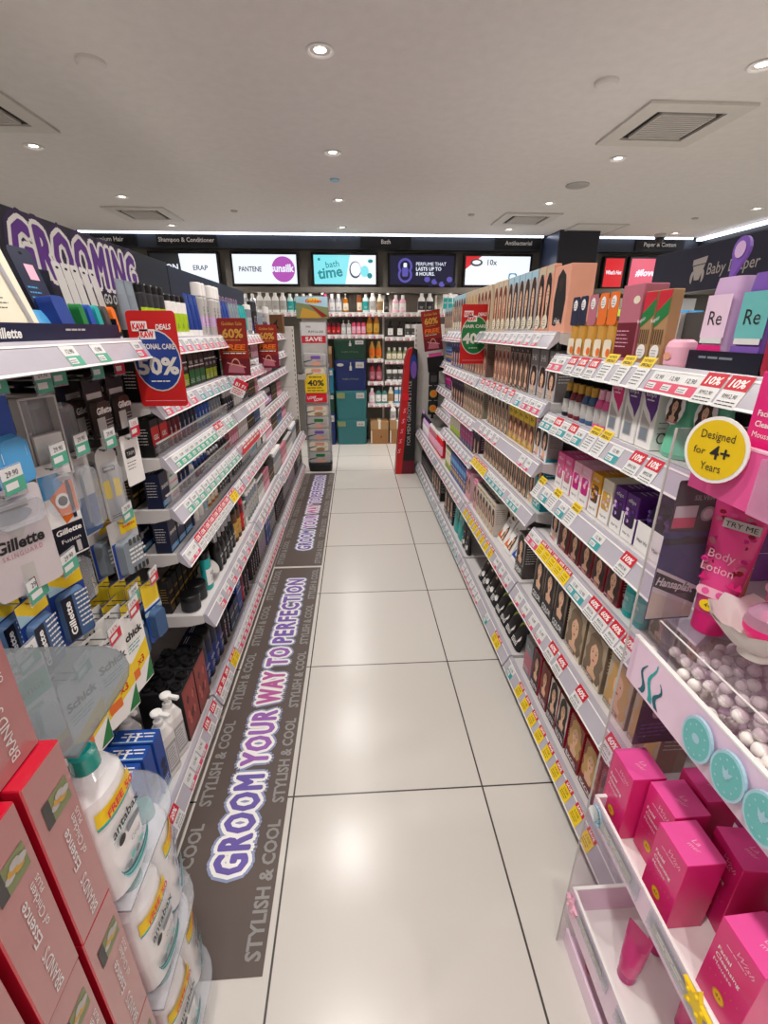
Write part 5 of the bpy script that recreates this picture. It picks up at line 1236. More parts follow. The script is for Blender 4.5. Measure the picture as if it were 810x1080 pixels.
s = MB(); s.loft([(0, .05, .05, 2.4), (.006, .056, .056, 2.4), (.04, .056, .056, 2.4), (.05, .05, .05, 2.2), (.055, .036, .036, 2)], 'lpink'); c = MB(); c.poly(Fr((0, -.0285, .012), (1, 0, 0), (0, 0, 1)), ell(0, .01, .012, .008), 'peach', .0006)
D['pinkjar'] = Proto('hair_mask_jar', 'jar', 'rounded pink hair mask jar', s.data('hair_mask_jar'), [('badge', c.data('badge'))], (.056, .056, .055))
root = empty('display_tray', (.69, .868, 1.2965), -PI/2, label='low black display tray under the lilac and teal shampoo packs', category='display')
s = MB(); s.box(-.092, .092, -.006, -.003, 0, .036, 'dnavy'); s.box(-.092, .092, -.003, .09, 0, .0012, 'softblack'); s.box(-.092, -.09, -.003, .09, 0, .036, 'softblack'); s.box(.09, .092, -.003, .09, 0, .036, 'softblack'); lines(s, Fr((0, -.006, .01), (1, 0, 0), (0, 0, 1)), -.06, .05, .012, 1, .01, 'steel', .0006, .004); s.obj('tray', root)
def ellipsbox(desc, m1, w=.062, h=.155, d=.05, win='lgrey'):
    s = MB(); s.box(-w/2, w/2, -d/2, d/2, 0, h, 'white', ch=.0015); f = front(w, d)
    s.poly(f, [(-w*.48, h*.98), (w*.48, h*.98), (w*.48, h*.6), (w*.3, h*.4), (w*.1, h*.52), (-w*.2, h*.62), (-w*.42, h*.78)], m1, .0006)
    s.text(f, 'ellips', .019, 'white', y=h*.76, lift=.001, fit=w*.62); lines(s, f, -w*.2, w*.25, h*.7, 1, .01, 'white', .001, .003)
    s.poly(f, [(-w*.34, h*.1), (w*.24, h*.1), (w*.24, h*.36), (-w*.1, h*.46), (-w*.34, h*.56)], win, .0006); s.poly(f, rect(-w*.28, h*.12, w*.18, h*.3), 'steel', .0009)
    for g in (-1, 1):
        sf = Fr((g*w/2, 0, 0), (0, g, 0), (0, 0, 1)); s.poly(sf, ell(0, h*.8, .006, .006), 'gold', .0006); lines(s, sf, -d*.3, d*.2, h*.4, 4, .012, 'grey', .0006, .002); s.poly(sf, ell(-.003, h*.18, .011, .013), 'dgrey', .0006); s.poly(sf, ell(-.003, h*.18, .008, .010), 'white', .0009)
    return Proto('hair_oil_box', 'box', desc, s.data('hair_oil_box'), size=(w, d, h))
D['elpink'] = ellipsbox('white and pink hair oil box', 'hotpink'); D['elpurp'] = ellipsbox('white and purple hair oil box', 'purple')
def elsmall(desc, m1, m2, w=.052, h=.12, d=.09, label=None):
    s = MB(); s.box(-w/2, w/2, -d/2, d/2, 0, h*.55, 'white', side=m1, ch=.0012)
    f = front(w, d)
    s.box(-w/2, w/2, -d/2, d/2, h*.55, h, m1, ch=.0012)
    s.poly(f, rrect(-w*.38, h*.3, w*.38, h*.72, .008), m2, .0006); s.poly(f, rect(-w*.49, .001, w*.49, h*.28), 'white', .0006)
    r = random.Random(hash(desc) % 99)
    for i in range(7): s.poly(f, ell(r.uniform(-w*.28, w*.28), h*r.uniform(.36, .66), .006, .005, 8), 'lav' if i % 2 else m1, .0009 + .0001*i)
    s.text(f, 'ellips', .014, 'white', y=h*.82, lift=.001, fit=w*.6); s.text(f, 'Hair Vit', .010, 'ink', y=h*.12, lift=.001, fit=w*.6)
    tf = topf(w, d, h); lines(s, tf, -w*.3, w*.3, d*.1, 3, .015, 'white', .0006, .003)
    return Proto('hair_vitamin_box', 'box', desc, s.data('hair_vitamin_box'), size=(w, d, h))
for k_, m1, m2 in (('pink', 'pink', 'rose'), ('magenta', 'lpink', 'magenta'), ('gold', '#d99a1c', 'brown'), ('amber', 'cream', 'gold'), ('purple', 'purple', 'dpurple'), ('orange', '#a83c14', 'orange')):
    D['v' + k_] = elsmall(k_ + ' hair vitamin box', m1, m2)
def twin():
    w, h, d = .12, .12, .09
    s = MB(); s.box(-w/2, w/2, -d/2, d/2, 0, .05, 'white', ch=.0012); s.box(-w/2, w/2, d/2 - .004, d/2, .05, .1, 'lgrey'); f = front(w, d); s.prism(f, rect(-w/2, .005, w/2, .07), 0, .001, 'white'); s.text(f, 'Hair Vit', .014, 'ink', x=-w*.25, y=.022, lift=.002, fit=.04); s.text(f, 'Hair Vit', .014, 'ink', x=w*.25, y=.022, lift=.002, fit=.04)
    parts = []
    for g in (-1, 1):
        c = MB(); c.lathe([(.024, .02), (.026, .03), (.026, .075), (.022, .105), (.01, .118)], 'dpurple', cx=g*.03, cy=-.012, segs=14)
        r = random.Random(g + 5)
        for i in range(8): a = -PI/2 + r.uniform(-1, 1); c.sphere((g*.03 + .025*math.cos(a), -.012 + .025*math.sin(a), r.uniform(.075, .1)), .005, 'violet', 6, 4)
        parts.append(('capsule_jar', c.data('capsule_jar')))
    return Proto('hair_vitamin_tray', 'box', 'white tray holding two purple capsule jars', s.data('hair_vitamin_tray'), parts, (w, d, h))
D['twin'] = twin()
for k_, m1, cp in (('dark', 'dnavy', 'gold'), ('red', 'wine', 'gold'), ('slate', 'denim', 'gold'), ('pink', 'pink', 'lpink')):
    D['s' + k_] = bottle(f'small {k_} hair serum bottle', .034, .105, .03, m1, cp, 'lgrey', 'white', kind='shoulder', caph=.24, capw=.6)
def conebottle():
    s = MB(); s.loft([(0, .08, .06, 2), (.01, .09, .068, 2), (.05, .08, .06, 2), (.1, .05, .042, 2), (.135, .034, .034, 2)], 'mint')
    c = MB(); c.loft([(.13, .036, .036, 2), (.155, .03, .03, 2)], 'mint'); t = MB(); f = Fr((0, -.034, .075), (1, 0, 0), (0, .1, 1)); t.prism(f, ell(0, .03, .028, .034, 16), 0, .0015, 'white'); portrait(t, f, 0, .0, .04, .058, 'hbrown', 'skin', 'rose', 1, .002)
    return Proto('lotion_bottle', 'bottle', 'mint cone bottle with portrait tag', s.data('lotion_bottle'), [('cap', c.data('cap')), ('portrait_tag', t.data('portrait_tag'))], (.09, .068, .16))
D['cone'] = conebottle()
D['hearts'] = Proto('brush_card', 'package', 'x', None)
s = MB(); f = Fr((0, 0, 0), (1, 0, 0), (0, 0, 1)); s.prism(f, rrect(-.04, 0, .04, .12, .01), -.001, 0, 'maroon'); s.prism(f, ell(0, .075, .03, .036, 16), 0, .004, 'lpink'); s.poly(f, ell(0, .075, .022, .028), 'dgrey', .0046)
D['hearts'] = Proto('brush_card', 'package', 'dark red card with pink oval brush', s.data('brush_card'), size=(.08, .008, .12))
D['tealtube2'] = bottle('teal tall hair bottle', .04, .12, .036, 'teal', 'antateal', 'seafoam', 'white', txt='COOL')
D['tealbox'] = dyebox('teal hair box', .07, .20, .06, '#2f9fb0', 'hblack', 'skin', 'teal', 'teal', 2, side='#1f8a9a', txt='Sp', bandh=.4, bandtop=False); D['tealbox'].desc = 'tall teal box with black bob portrait'
D['yelpurp'] = carton('yellow and white hair carton', .06, .15, .055, 'olive', [(.3, .9, 'cream'), (.1, .3, 'lime')], 'Hair', 'dgreen', .1, .7)
D['violetc'] = carton('violet hair carton', .065, .15, .055, 'dpurple', [(.25, .75, 'magenta')], 'Color', 'lav', .11, .5)
D['bluec'] = carton('blue hair cream carton', .06, .155, .055, 'royal', [(.2, .34, 'gold'), (.6, .8, 'sky')], 'Cream', 'white', .1, .42)
D['pinkb'] = bottle('pink hair mist bottle', .05, .15, .04, 'rose', 'white', 'lpink', 'wine', kind='oval')
D['lavb'] = bottle('lavender conditioner bottle', .05, .16, .04, 'lav', 'dpurple', 'white', 'purple', kind='oval')
D['redb'] = bottle('red conditioner bottle', .05, .16, .04, 'hotred', 'white', 'lpink', 'wine', kind='oval')
D['dkb'] = bottle('black conditioner bottle', .055, .19, .04, 'softblack', 'lav', 'dgrey', 'white', kind='oval')
D['dkface'] = dyebox('black hair mask pack', .10, .19, .04, '#2a2224', 'hblack', 'skin', 'wine', 'black', 1, side='#1a1416', txt='Hair', bandh=.25, bandtop=False); D['dkface'].desc = 'black pack with portrait and dark hair'
def wavy(s, f, w, h):
    s.poly(f, [(-w*.3, h*.05), (w*.1, h*.1), (w*.46, h*.6), (w*.3, h*.75), (0, h*.4)], 'gold', .0012); s.poly(f, [(-w*.1, h*.08), (w*.2, h*.15), (w*.46, h*.5), (w*.4, h*.6)], 'green', .0016); s.poly(f, ell(-w*.2, h*.66, w*.18, h*.12), 'seafoam', .001); s.text(f, 'Aqua', h*.1, 'white', x=-w*.1, y=h*.62, lift=.003)
D['tealpouch'] = pouch('teal hair mask pouch with yellow swirl', .13, .20, .05, 'teal', wavy)
def prn(s, f, w, h):
    portrait(s, f, 0, h*.35, w*.7, h*.5, 'hbrown', 'skin', 'white', 2, .0012); s.poly(f, ell(w*.2, h*.3, w*.22, h*.1), 'white', .0026); lines(s, f, -w*.4, w*.1, h*.25, 4, h*.05, 'white', .0024, .004)
D['blkpouch'] = pouch('black sachet with portrait print', .085, .15, .03, 'softblack', prn)
D['limepouch'] = pouch('black sachet with lime print', .085, .15, .03, 'softblack', lambda s, f, w, h: (s.poly(f, ell(-w*.1, h*.6, w*.25, h*.16), 'lime', .0012), s.poly(f, ell(w*.15, h*.35, w*.22, h*.12), 'white', .0016), lines(s, f, -w*.4, w*.3, h*.2, 3, h*.05, 'white', .0016, .004)))
D['whitepouch'] = pouch('white sachet with orange print', .095, .15, .025, 'white', lambda s, f, w, h: (s.poly(f, [(-w*.4, h*.1), (w*.4, h*.1), (w*.3, h*.4), (-w*.2, h*.5)], 'orange', .0012), s.text(f, 'PLUS', h*.1, 'ink', y=h*.66, lift=.002), portrait(s, f, w*.2, h*.1, w*.4, h*.5, 'hbrown', 'skin', 'white', 0, .0018)))
D['bluepouch'] = pouch('white sachet with blue print', .095, .15, .025, 'white', lambda s, f, w, h: (s.poly(f, [(-w*.4, h*.1), (w*.4, h*.1), (w*.3, h*.4), (-w*.2, h*.5)], 'blue', .0012), s.text(f, 'PLUS', h*.1, 'ink', y=h*.66, lift=.002), portrait(s, f, w*.2, h*.1, w*.4, h*.5, 'hblack', 'skin', 'white', 0, .0018)))
D['greyc'] = carton('grey tray carton of combs', .075, .16, .06, 'steel', [(.1, .6, 'rose')], 'Set', 'white', .1, .75, top='lgrey')
B.update(D)
# ---- rows (from the near end outward)
seq('Ra', .69, [('redcone', 1), ('tealp', 1, {'sb': .05, 'gap': .008}), ('lilacp', 1, {'sb': .05, 'gap': .012}), ('pinkjar', 1, {'sb': .02}), ('stripe', 2, {'gap': .006}), ('rosebox', 1), ('bee3', 2, {'gap': .0}), ('bee2', 1, {'gap': 0}), ('bee1', 2, {'gap': 0}), ('frorange', 1), ('frmagenta', 1), ('fryellow', 1)], 1.55)
seq('Rb', .72, [('hearts', 1, {'sb': .1}), ('cone', 2, {'gap': .0}), ('elpurp', 2, {'gap': .006}), ('elpink', 1), ('spink', 2), ('sslate', 2), ('sred', 2), ('sdark', 2)], 1.55)
seq('Rc', .74, [('vorange', 2), ('twin', 1), ('vpurple', 2), ('vamber', 1), ('vgold', 1), ('vmagenta', 2), ('vpink', 2)], 1.55)
seq('Rd', .70, [('blondlow', 2, {'sb': .05}), ('tealtube2', 2), ('red', 5, {'gap': .006}), ('whitef', 1)], 1.55)
seq('Re', .69, [('blond', 2, {'gap': .012}), ('ash', 2, {'gap': .012}), ('brnwom', 3, {'gap': .006}), ('blkwom', 1)], 1.55)
seq('Rg', .72, [('base1', 2), ('base4', 2, {'gap': .01}), ('base3', 2, {'gap': .006}), ('base2', 1), ('base1', 1, {'desc': 'magenta box with dark portrait'}), ('greyc', 2)], 1.55)
row('Rg', D['base1'], 8, .74, sb=.11, desc='back-row magenta box')
row('Rd', D['red'], 4, .98, sb=.10, desc='back-row crimson box')
for i in range(3): row('Rc', D[('vpurple', 'vorange', 'vpink')[i]], 3, .80 + .22*i, sb=.14, desc='back-row ' + ('purple', 'orange', 'pink')[i] + ' vitamin box')
seq('Sa', 1.55, [('wig', 1), ('ext4', 2), ('ext1', 5), ('ext2', 3), ('ext3', 0)], 2.45)
seq('Sb', 1.55, [('greyf', 3, {'gap': .012}), ('brunlong', 4), ('beigelong', 4)], 2.45)
seq('Sc', 1.55, [('whitef', 2), ('yelf', 5), ('beigef', 6, {'gap': .002})], 2.45)
seq('Sd', 1.55, [('tealbox', 1), ('bubble', 1, {'desc': 'single cream foam box with portrait'}), ('beigef', 12, {'gap': 0})], 2.45)
seq('Se', 1.55, [('blkwom', 1), ('bluepouch', 1, {'tilt': -.4, 'sb': .04}), ('whitepouch', 2, {'tilt': -.4, 'sb': .04}), ('bubble', 6, {'gap': .002}), ('pinkfoam', 2)], 2.45)
row('Se', D['bubble'], 8, 1.86, sb=.095, desc='back-row cream foam box')
seq('Sg', 1.55, [('limepouch', 4, {'gap': -.005, 'tilt': -.35}), ('blkpouch', 4, {'gap': -.005, 'tilt': -.35})], 2.45)
seq('Ta', 2.435, [('ext2', 4), ('ext3', 4), ('ext1', 5)], 3.36)
seq('Tb', 2.435, [('beigelong', 4), ('brunlong', 5), ('bluehc', 5)], 3.36)
seq('Tc', 2.435, [('beigef', 8), ('purple', 5)], 3.36)
seq('Td', 2.435, [('purple', 2), ('violetc', 5), ('yelpurp', 5)], 3.36)
seq('Te', 2.435, [('pinkfoam', 2), ('bluec', 7), ('yelpurp', 3)], 3.36)
seq('Tg', 2.435, [('blkpouch', 2), ('tealpouch', 2), ('dkface', 3)], 3.36)
seq('Ua', 3.38, [('ext4', 5), ('ext3', 6), ('ext1', 5)], 4.6)
seq('Ub', 3.38, [('bluehc', 8), ('bluec', 6)], 4.6)
seq('Uc', 3.38, [('purple', 6), ('pinkb', 4), ('violetc', 4)], 4.45)
seq('Ud', 3.38, [('violetc', 5), ('lavb', 8)], 4.45)
seq('Ue', 3.38, [('redb', 5), ('pinkb', 7), ('lavb', 7), ('dkb', 3)], 4.6)
seq('Ug', 3.38, [('dkface', 4), ('dkb', 12)], 4.6)
# black strips of sachets with golden discs at the far end
for i, (z, y) in enumerate(((.60, 4.50), (.74, 4.50), (.88, 4.50))):
    s = MB(); s.loft([(0, .09, .012, 4), (.012, .095, .02, 4), (.12, .095, .02, 4), (.132, .09, .012, 4)], 'softblack', 12)
    if i < 2:
        t = MB(); t.prism(Fr((0, -.0102, .06), (1, 0, 0), (0, 0, 1)), ell(0, 0, .036, .036, 18), 0, .001, 'gold'); t.prism(Fr((0, -.0112, .06), (1, 0, 0), (0, 0, 1)), ell(.004, .004, .022, .022, 14), 0, .001, 'orange')
    else:
        t = MB(); t.prism(Fr((0, -.0102, .06), (1, 0, 0), (0, 0, 1)), rect(-.03, -.03, .03, .03), 0, .001, 'dgrey')
    place(Proto('sachet', 'sachet', '', s.data('sachet'), [('disc_print' if i < 2 else 'grey_print', t.data('disc_print'))]), (.742, y, z), 0, f'black sachet with {"golden disc" if i < 2 else "grey square"} hanging at the hair gondola end, {("lowest", "middle", "top")[i]} of its strip')
s = MB(); s.box(-.012, .012, .012, .014, -.02, .46, 'softblack'); s.obj('hanging_clip_strip', loc=(.742, 4.50, .58), label='black clip strip of sachets at the far end of the hair care gondola', category='hook strip')
# ---- the diaper header board standing behind the hair care gondola
s = MB(); s.box(1.20, 1.215, .66, 2.0, 1.497, 1.642, 'hdrnavy', ch=.002)
f = Fr((1.1994, 1.685, 1.475), (0, -1, 0), (0, 0, 1))
s.text(f, 'Baby Diaper', .05, 'lgrey', x=.0, y=.07, bold=.006, align='L', fit=.22, lift=.001)
q = f.at(-.045, .087)
s.poly(q, [(-.035, .036), (.035, .042), (.032, .021), (-.034, .018)], 'lgrey', .001); s.poly(q, [(-.03, .015), (.03, .018), (.012, -.03), (-.012, -.03)], 'lgrey', .001)
s.poly(q, ell(-.024, -.02, .011, .02, 10, PI*.35, PI*1.5), 'lgrey', .0012); s.poly(q, ell(.024, -.018, .011, .02, 10, -PI*.5, PI*.65), 'lgrey', .0012)
for y in (.75, 1.9): s.box(1.204, 1.211, y - .012, y + .012, 1.4, 1.497, 'black')
s.obj('header_board', label='dark navy header board reading Baby Diaper with a white diaper symbol', category='header sign')
flagsign((.615, 2.5, 1.205), .145, .285, 'red and green hanging sign reading KAW KAW DEALS HAIR CARE 40%', kawkaw('HAIR CARE', '40%', 'green'), 'red', r=.008)
# ================================================================== floor stickers
def matobj(y0, y1, x0, x1, label, main, ty0, ty1, th, x_c, reps):
    root = empty('floor_sticker', (0, 0, 0), label=label, category='floor sticker', group='dark printed floor stickers')
    s = MB(); s.box(x0, x1, y0, y1, 0.0002, .0018, 'mat'); s.obj('sheet', root)
    t = MB(); f = Fr((x_c, ty0, .0018), (0, 1, 0), (-1, 0, 0))
    cols = {'GROOM': 'mt_a', 'YOUR': 'mt_b', 'WAY': 'mt_c', 'TO': 'mt_b', 'PERFECTION': 'mt_d'}
    tot = sum(len(w_) for w_ in main) + .7*(len(main) - 1)
    u = (ty1 - ty0) / tot; x = 0
    for w_ in main:
        L_ = len(w_)*u
        for r_, m_, l in ((.0225, 'matblue', .0003), (.015, 'white', .0006), (.0045, cols[w_], .0010)):
            t.outline(f, w_, th*1.3, m_, r_, x=x + L_/2, y=-th*.47, lift=l, fit=L_, space=1.15)
        x += L_ + .7*u
    t.obj('slogan', root)
    d_ = (y1 - y0)/reps
    g = MB(); g.text(Fr((0, 0, 0), (0, 1, 0), (-1, 0, 0)), 'STYLISH & COOL', .05, 'matgrey', x=0, y=0, lift=.0004, bold=.03, fit=d_*.86)
    me = g.data('border_lettering')
    for xx in (x0 + .035 + .012, x1 - .012):
        for i in range(reps):
            o = bpy.data.objects.new('border_lettering', me); COL.objects.link(o); o.parent = root; o.location = (xx, y0 + d_*(i + .5), .0018)
for n_, h_ in (('mt_a', '#6a5aa8'), ('mt_b', '#9a62b4'), ('mt_c', '#b85a9c'), ('mt_d', '#7a5cb0')): pal(n_, h_, .4)
matobj(.60, 2.545, -.525, -.242, 'near dark floor sticker reading GROOM YOUR WAY TO PERFECTION', ['GROOM', 'YOUR', 'WAY', 'TO', 'PERFECTION'], .82, 2.40, .095, -.376, 5)
matobj(2.57, 4.57, -.53, -.238, 'far dark floor sticker reading GROOM YOUR WAY TO PERFECTION', ['GROOM', 'YOUR', 'WAY', 'TO', 'PERFECTION'], 2.80, 4.48, .095, -.376, 5)

# ================================================================== pink bath gift display in front of the hair care gondola
DX = .47
root = empty('display_stand', (.62, .40, 0), label='pink tiered bath gift display stand with acrylic side', category='stand')
def dp(name, fn, label=None, par=None):
    s = MB(); fn(s); s.V = [(x - .62, y - .40, z) for x, y, z in s.V]; o = s.obj(name, par or root)
    if label: o['label'] = label
    return o
YF, YN = .628, .12
def panel(s, x0, x1, y0, y1, z0, z1, m): s.box(x0, x1, y0, y1, z0, z1, m)
dp('back_panel', lambda s: s.box(.735, .75, YN, YF - .006, 0, 1.42, 'magenta', ch=.003), 'magenta back panel')
dp('base', lambda s: (s.box(.475, .735, YN, YF - .006, 0, .02, 'lilac'), s.box(.47, .475, YN, YF - .004, 0, .05, 'lilac')))
def tray(z, rail, xf):
    def fn(s):
        s.box(xf, .735, YN, YF - .006, z - .008, z, 'white')
        s.box(xf - .004, xf, YN, YF - .006, z - .01, rail, 'lilac'); s.box(xf - .0045, xf + .0005, YN, YF - .006, rail, rail + .003, 'white')
        s.box(xf, .735, YF - .012, YF - .006, z, rail, 'lilac'); s.box(xf, .735, YF - .0125, YF - .0055, rail, rail + .003, 'white')
    return fn
lt = dp('lower_tray', tray(.13, .208, DX - .005)); mtr = dp('middle_tray', tray(.457, .502, DX - .005))
def railclip(z0, z1):
    def fn(s):
        for a, e in ((.14, .27), (.30, .43), (.46, .60)):
            s.box(DX - .013, DX - .010, a, e, z0, z1, 'clearfilm')
            f = Fr((DX - .0132, (a + e)/2, (z0 + z1)/2), (0, -1, 0), (0, 0, 1)); s.poly(f, rect(-.05, -.009, .05, .009), 'lgrey', .0003); lines(s, f, -.04, .04, .003, 2, .006, 'plate', .0006, .003)
    return fn
dp('price_holder', railclip(.462, .498), par=mtr); dp('price_holder', railclip(.168, .204), par=lt)
def pearlshelf(s):
    s.box(DX, .735, YN, YF - .006, .80, .806, 'lilac'); s.box(DX - .004, DX, YN, YF - .004, .80, .886, 'lilac'); s.box(DX - .0045, DX + .003, YN, YF - .004, .886, .889, 'white')
psh = dp('pearl_shelf', pearlshelf)
def leafs(s):   # seaweed print on the fascia
    f = Fr((DX - .0042, .60, .80), (0, -1, 0), (0, 0, 1))
    for i in range(3):
        x, hh = .018 + .020*i, (.055, .072, .048)[i]; lf, rt = [], []
        for k in range(9):
            t = k/8; c_ = x + .006*math.sin(t*7 + i*1.3); w_ = .0055*(1 - t*.8); lf.append((c_ - w_, .006 + hh*t)); rt.append((c_ + w_, .006 + hh*t))
        for k in range(8): s.poly(f, [lf[k], rt[k], rt[k + 1], lf[k + 1]], 'teal' if i % 2 else 'antadark', .0004)
dp('seaweed_print', leafs, par=psh)
def medal(i, y):
    s = MB(); f = Fr((0, 0, 0), (0, -1, 0), (0, 0, 1))
    s.prism(f, ell(0, 0, .027, .034, 24), 0, .004, 'pblue'); s.prism(f, ell(0, 0, .0235, .030, 24), .004, .0045, 'seafoam')
    if i == 0: s.poly(f, ell(0, .002, .007, .007), 'pblue', .005)
    else:
        for a in (-.7, 0, .7): s.poly(f.rot(a), [(0, -.006), (.004, .003), (0, .013), (-.004, .003)], 'pblue', .005 + .0003*(a + .7))
    for k in range(10): a = 2*PI*k/10; s.poly(f, ell(.017*math.cos(a), .023*math.sin(a), .0016, .0016, 6), 'pblue', .005)
    s.V = [(x + DX - .0095 - .62, y_ + y - .40, z + .846) for x, y_, z in s.V]
    s.obj('medallion', psh)
for i, y in enumerate((.447, .391, .336, .281)): medal(i, y)
def upper(s):
    s.box(.495, .735, YN, YF - .006, 1.157, 1.162, 'acrylpink'); s.box(.49, .495, YN, YF - .004, 1.155, 1.230, 'pink'); s.box(.4895, .497, YN, YF - .004, 1.230, 1.233, 'lpink'); s.box(.495, .735, YF - .012, YF - .006, 1.162, 1.230, 'lpink')
ush = dp('upper_shelf', upper)
def uph(s):
    s.box(.481, .4895, .30, .505, 1.157, 1.227, 'acrylpink'); f = Fr((.4808, .40, 1.157), (0, -1, 0), (0, 0, 1))
    s.poly(f, rect(-.06, .003, .10, .068), 'rose', .0003); s.poly(f, rect(-.055, .046, .09, .063), 'plate', .0006); s.poly(f, rect(-.055, .024, .09, .042), 'plate', .0006); s.text(f, '44.90', .018, 'ink', x=.01, y=.027, lift=.001, bold=.02); s.text(f, 'RM 59.90', .012, 'grey', x=-.01, y=.05, lift=.001)
dp('price_holder', uph, par=ush)
def age(s):
    f = Fr((.474, .569, 1.222), (.28, -.96, 0), (0, 0, 1))
    s.prism(f, ell(0, 0, .043, .044, 32), 0, .002, 'white'); s.poly(f, ell(0, 0, .0385, .0395, 32), 'agey', .0024)
    s.text(f, 'Designed', .0155, 'ink', y=.014, lift=.003, fit=.045); s.text(f, 'for', .014, 'ink', x=-.02, y=-.008, lift=.003); s.text(f, '4+', .025, 'ink', x=.008, y=-.011, lift=.003, bold=.018); s.text(f, 'Years', .0155, 'ink', y=-.028, lift=.003, fit=.028)
pal('agey', '#e6c21e', .4)
dp('age_disc', age, 'round yellow disc reading Designed for 4+ Years', par=ush)
def side(s):
    s.box(.455, .75, YF - .003, YF, 0, 1.24, 'acryl'); s.box(.4535, .4555, YF - .0032, YF + .0002, 0, 1.24, 'lgrey')
dp('side_panel', side, 'clear acrylic side panel')
def cover(s):   # clear acrylic riser over the pearls
    s.box(.50, .73, .14, .62, .914, .918, 'acryl'); s.box(.50, .503, .14, .62, .89, .914, 'acryl'); s.box(.50, .53, .618, .62, .89, .97, 'acryl'); s.box(.535, .579, .478, .522, .9185, .9415, 'acryl'); s.box(.62, .623, .14, .45, .918, .96, 'acryl')
    s.box(.4998, .5018, .14, .62, .9165, .9183, 'white')
dp('pearl_cover', cover)
pr = MB(); r_ = random.Random(3)
for iy in range(24):
    for ix in range(12):
        x = .486 + ix*.0205 + r_.uniform(-.003, .003); y = .15 + iy*.0198 + r_.uniform(-.003, .003)
        rr = r_.uniform(.0085, .0115); pr.sphere((x, y, .8065 + rr + r_.choice((0, .012, .03, .05))), rr, 'pearl', 10, 7)
for iy in range(14):
    for ix in range(8):
        rr = r_.uniform(.008, .0105); pr.sphere((.51 + ix*.022 + r_.uniform(-.004, .004), .19 + iy*.028 + r_.uniform(-.006, .006), .876 + rr), rr, 'pearl', 10, 7)
pr.obj('pearls', kind='stuff', label='loose pearly beads filling the acrylic shelf', category='pearls')

# gift boxes on the middle tray
def pinkbox():
    w, h, d = .068, .158, .064
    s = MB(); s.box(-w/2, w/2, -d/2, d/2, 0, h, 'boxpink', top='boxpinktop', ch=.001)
    p = MB(); f = front(w, d)
    p.text(f.rot(-.12), 'Wish', .014, 'lpink', x=-.004, y=h*.84, lift=.0006, shear=.4, bold=-.005); lines(p, f, -.016, .02, h*.80, 1, .01, 'lpink', .0006, .002)
    for i, q in enumerate(('Facial', 'Cleansing', 'Mousse')): p.text(f, q, .0105, 'white', x=-.024, y=h*(.66 - .085*i), lift=.0006, align='L', bold=.015)
    p.poly(f, ell(.0, h*.22, .0105, .0105, 16), 'gold', .0006); p.poly(f, ell(.0, h*.22, .009, .009, 16), 'yellow', .0008); p.text(f, '4+', .009, 'ink', y=h*.205, lift=.0012)
    for i in range(6): p.poly(f, ell(-.022 + .009*i, h*(.36 + .02*((i*7) % 3)), .0012, .0012, 6), 'gold', .0006)
    tf = Fr((0, 0, h), (1, 0, 0), (0, 1, 0)); p.text(tf.rot(.5), 'La', .013, 'lpink', x=.004, y=0, lift=.0006, shear=.4); p.text(tf.rot(.5), 'mer', .011, 'lpink', x=.006, y=-.010, lift=.0006, shear=.4)
    sf = Fr((-w/2, 0, 0), (0, -1, 0), (0, 0, 1)); p.poly(sf, ell(-.004, h*.8, .006, .005), 'maroon', .0006); p.poly(sf, rect(-.02, h*.45, .02, h*.452), 'hotpink', .0005)
    return Proto('gift_box', 'box', 'pink box', s.data('gift_box'), [('print', p.data('print'))], (w, d, h))
pb = pinkbox()
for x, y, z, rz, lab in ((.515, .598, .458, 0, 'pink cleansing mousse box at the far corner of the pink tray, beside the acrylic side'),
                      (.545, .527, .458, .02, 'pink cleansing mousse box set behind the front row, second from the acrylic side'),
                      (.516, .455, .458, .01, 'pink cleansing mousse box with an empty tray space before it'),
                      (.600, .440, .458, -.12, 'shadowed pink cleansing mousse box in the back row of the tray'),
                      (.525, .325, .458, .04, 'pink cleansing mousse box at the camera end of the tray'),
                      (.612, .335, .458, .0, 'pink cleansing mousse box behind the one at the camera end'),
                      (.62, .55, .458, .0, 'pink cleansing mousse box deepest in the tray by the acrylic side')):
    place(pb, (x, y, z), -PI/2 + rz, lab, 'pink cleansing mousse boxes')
place(pb, (.55, .545, 1.1632), -PI/2, 'pink box standing on the upper pink shelf behind the price holder', None)
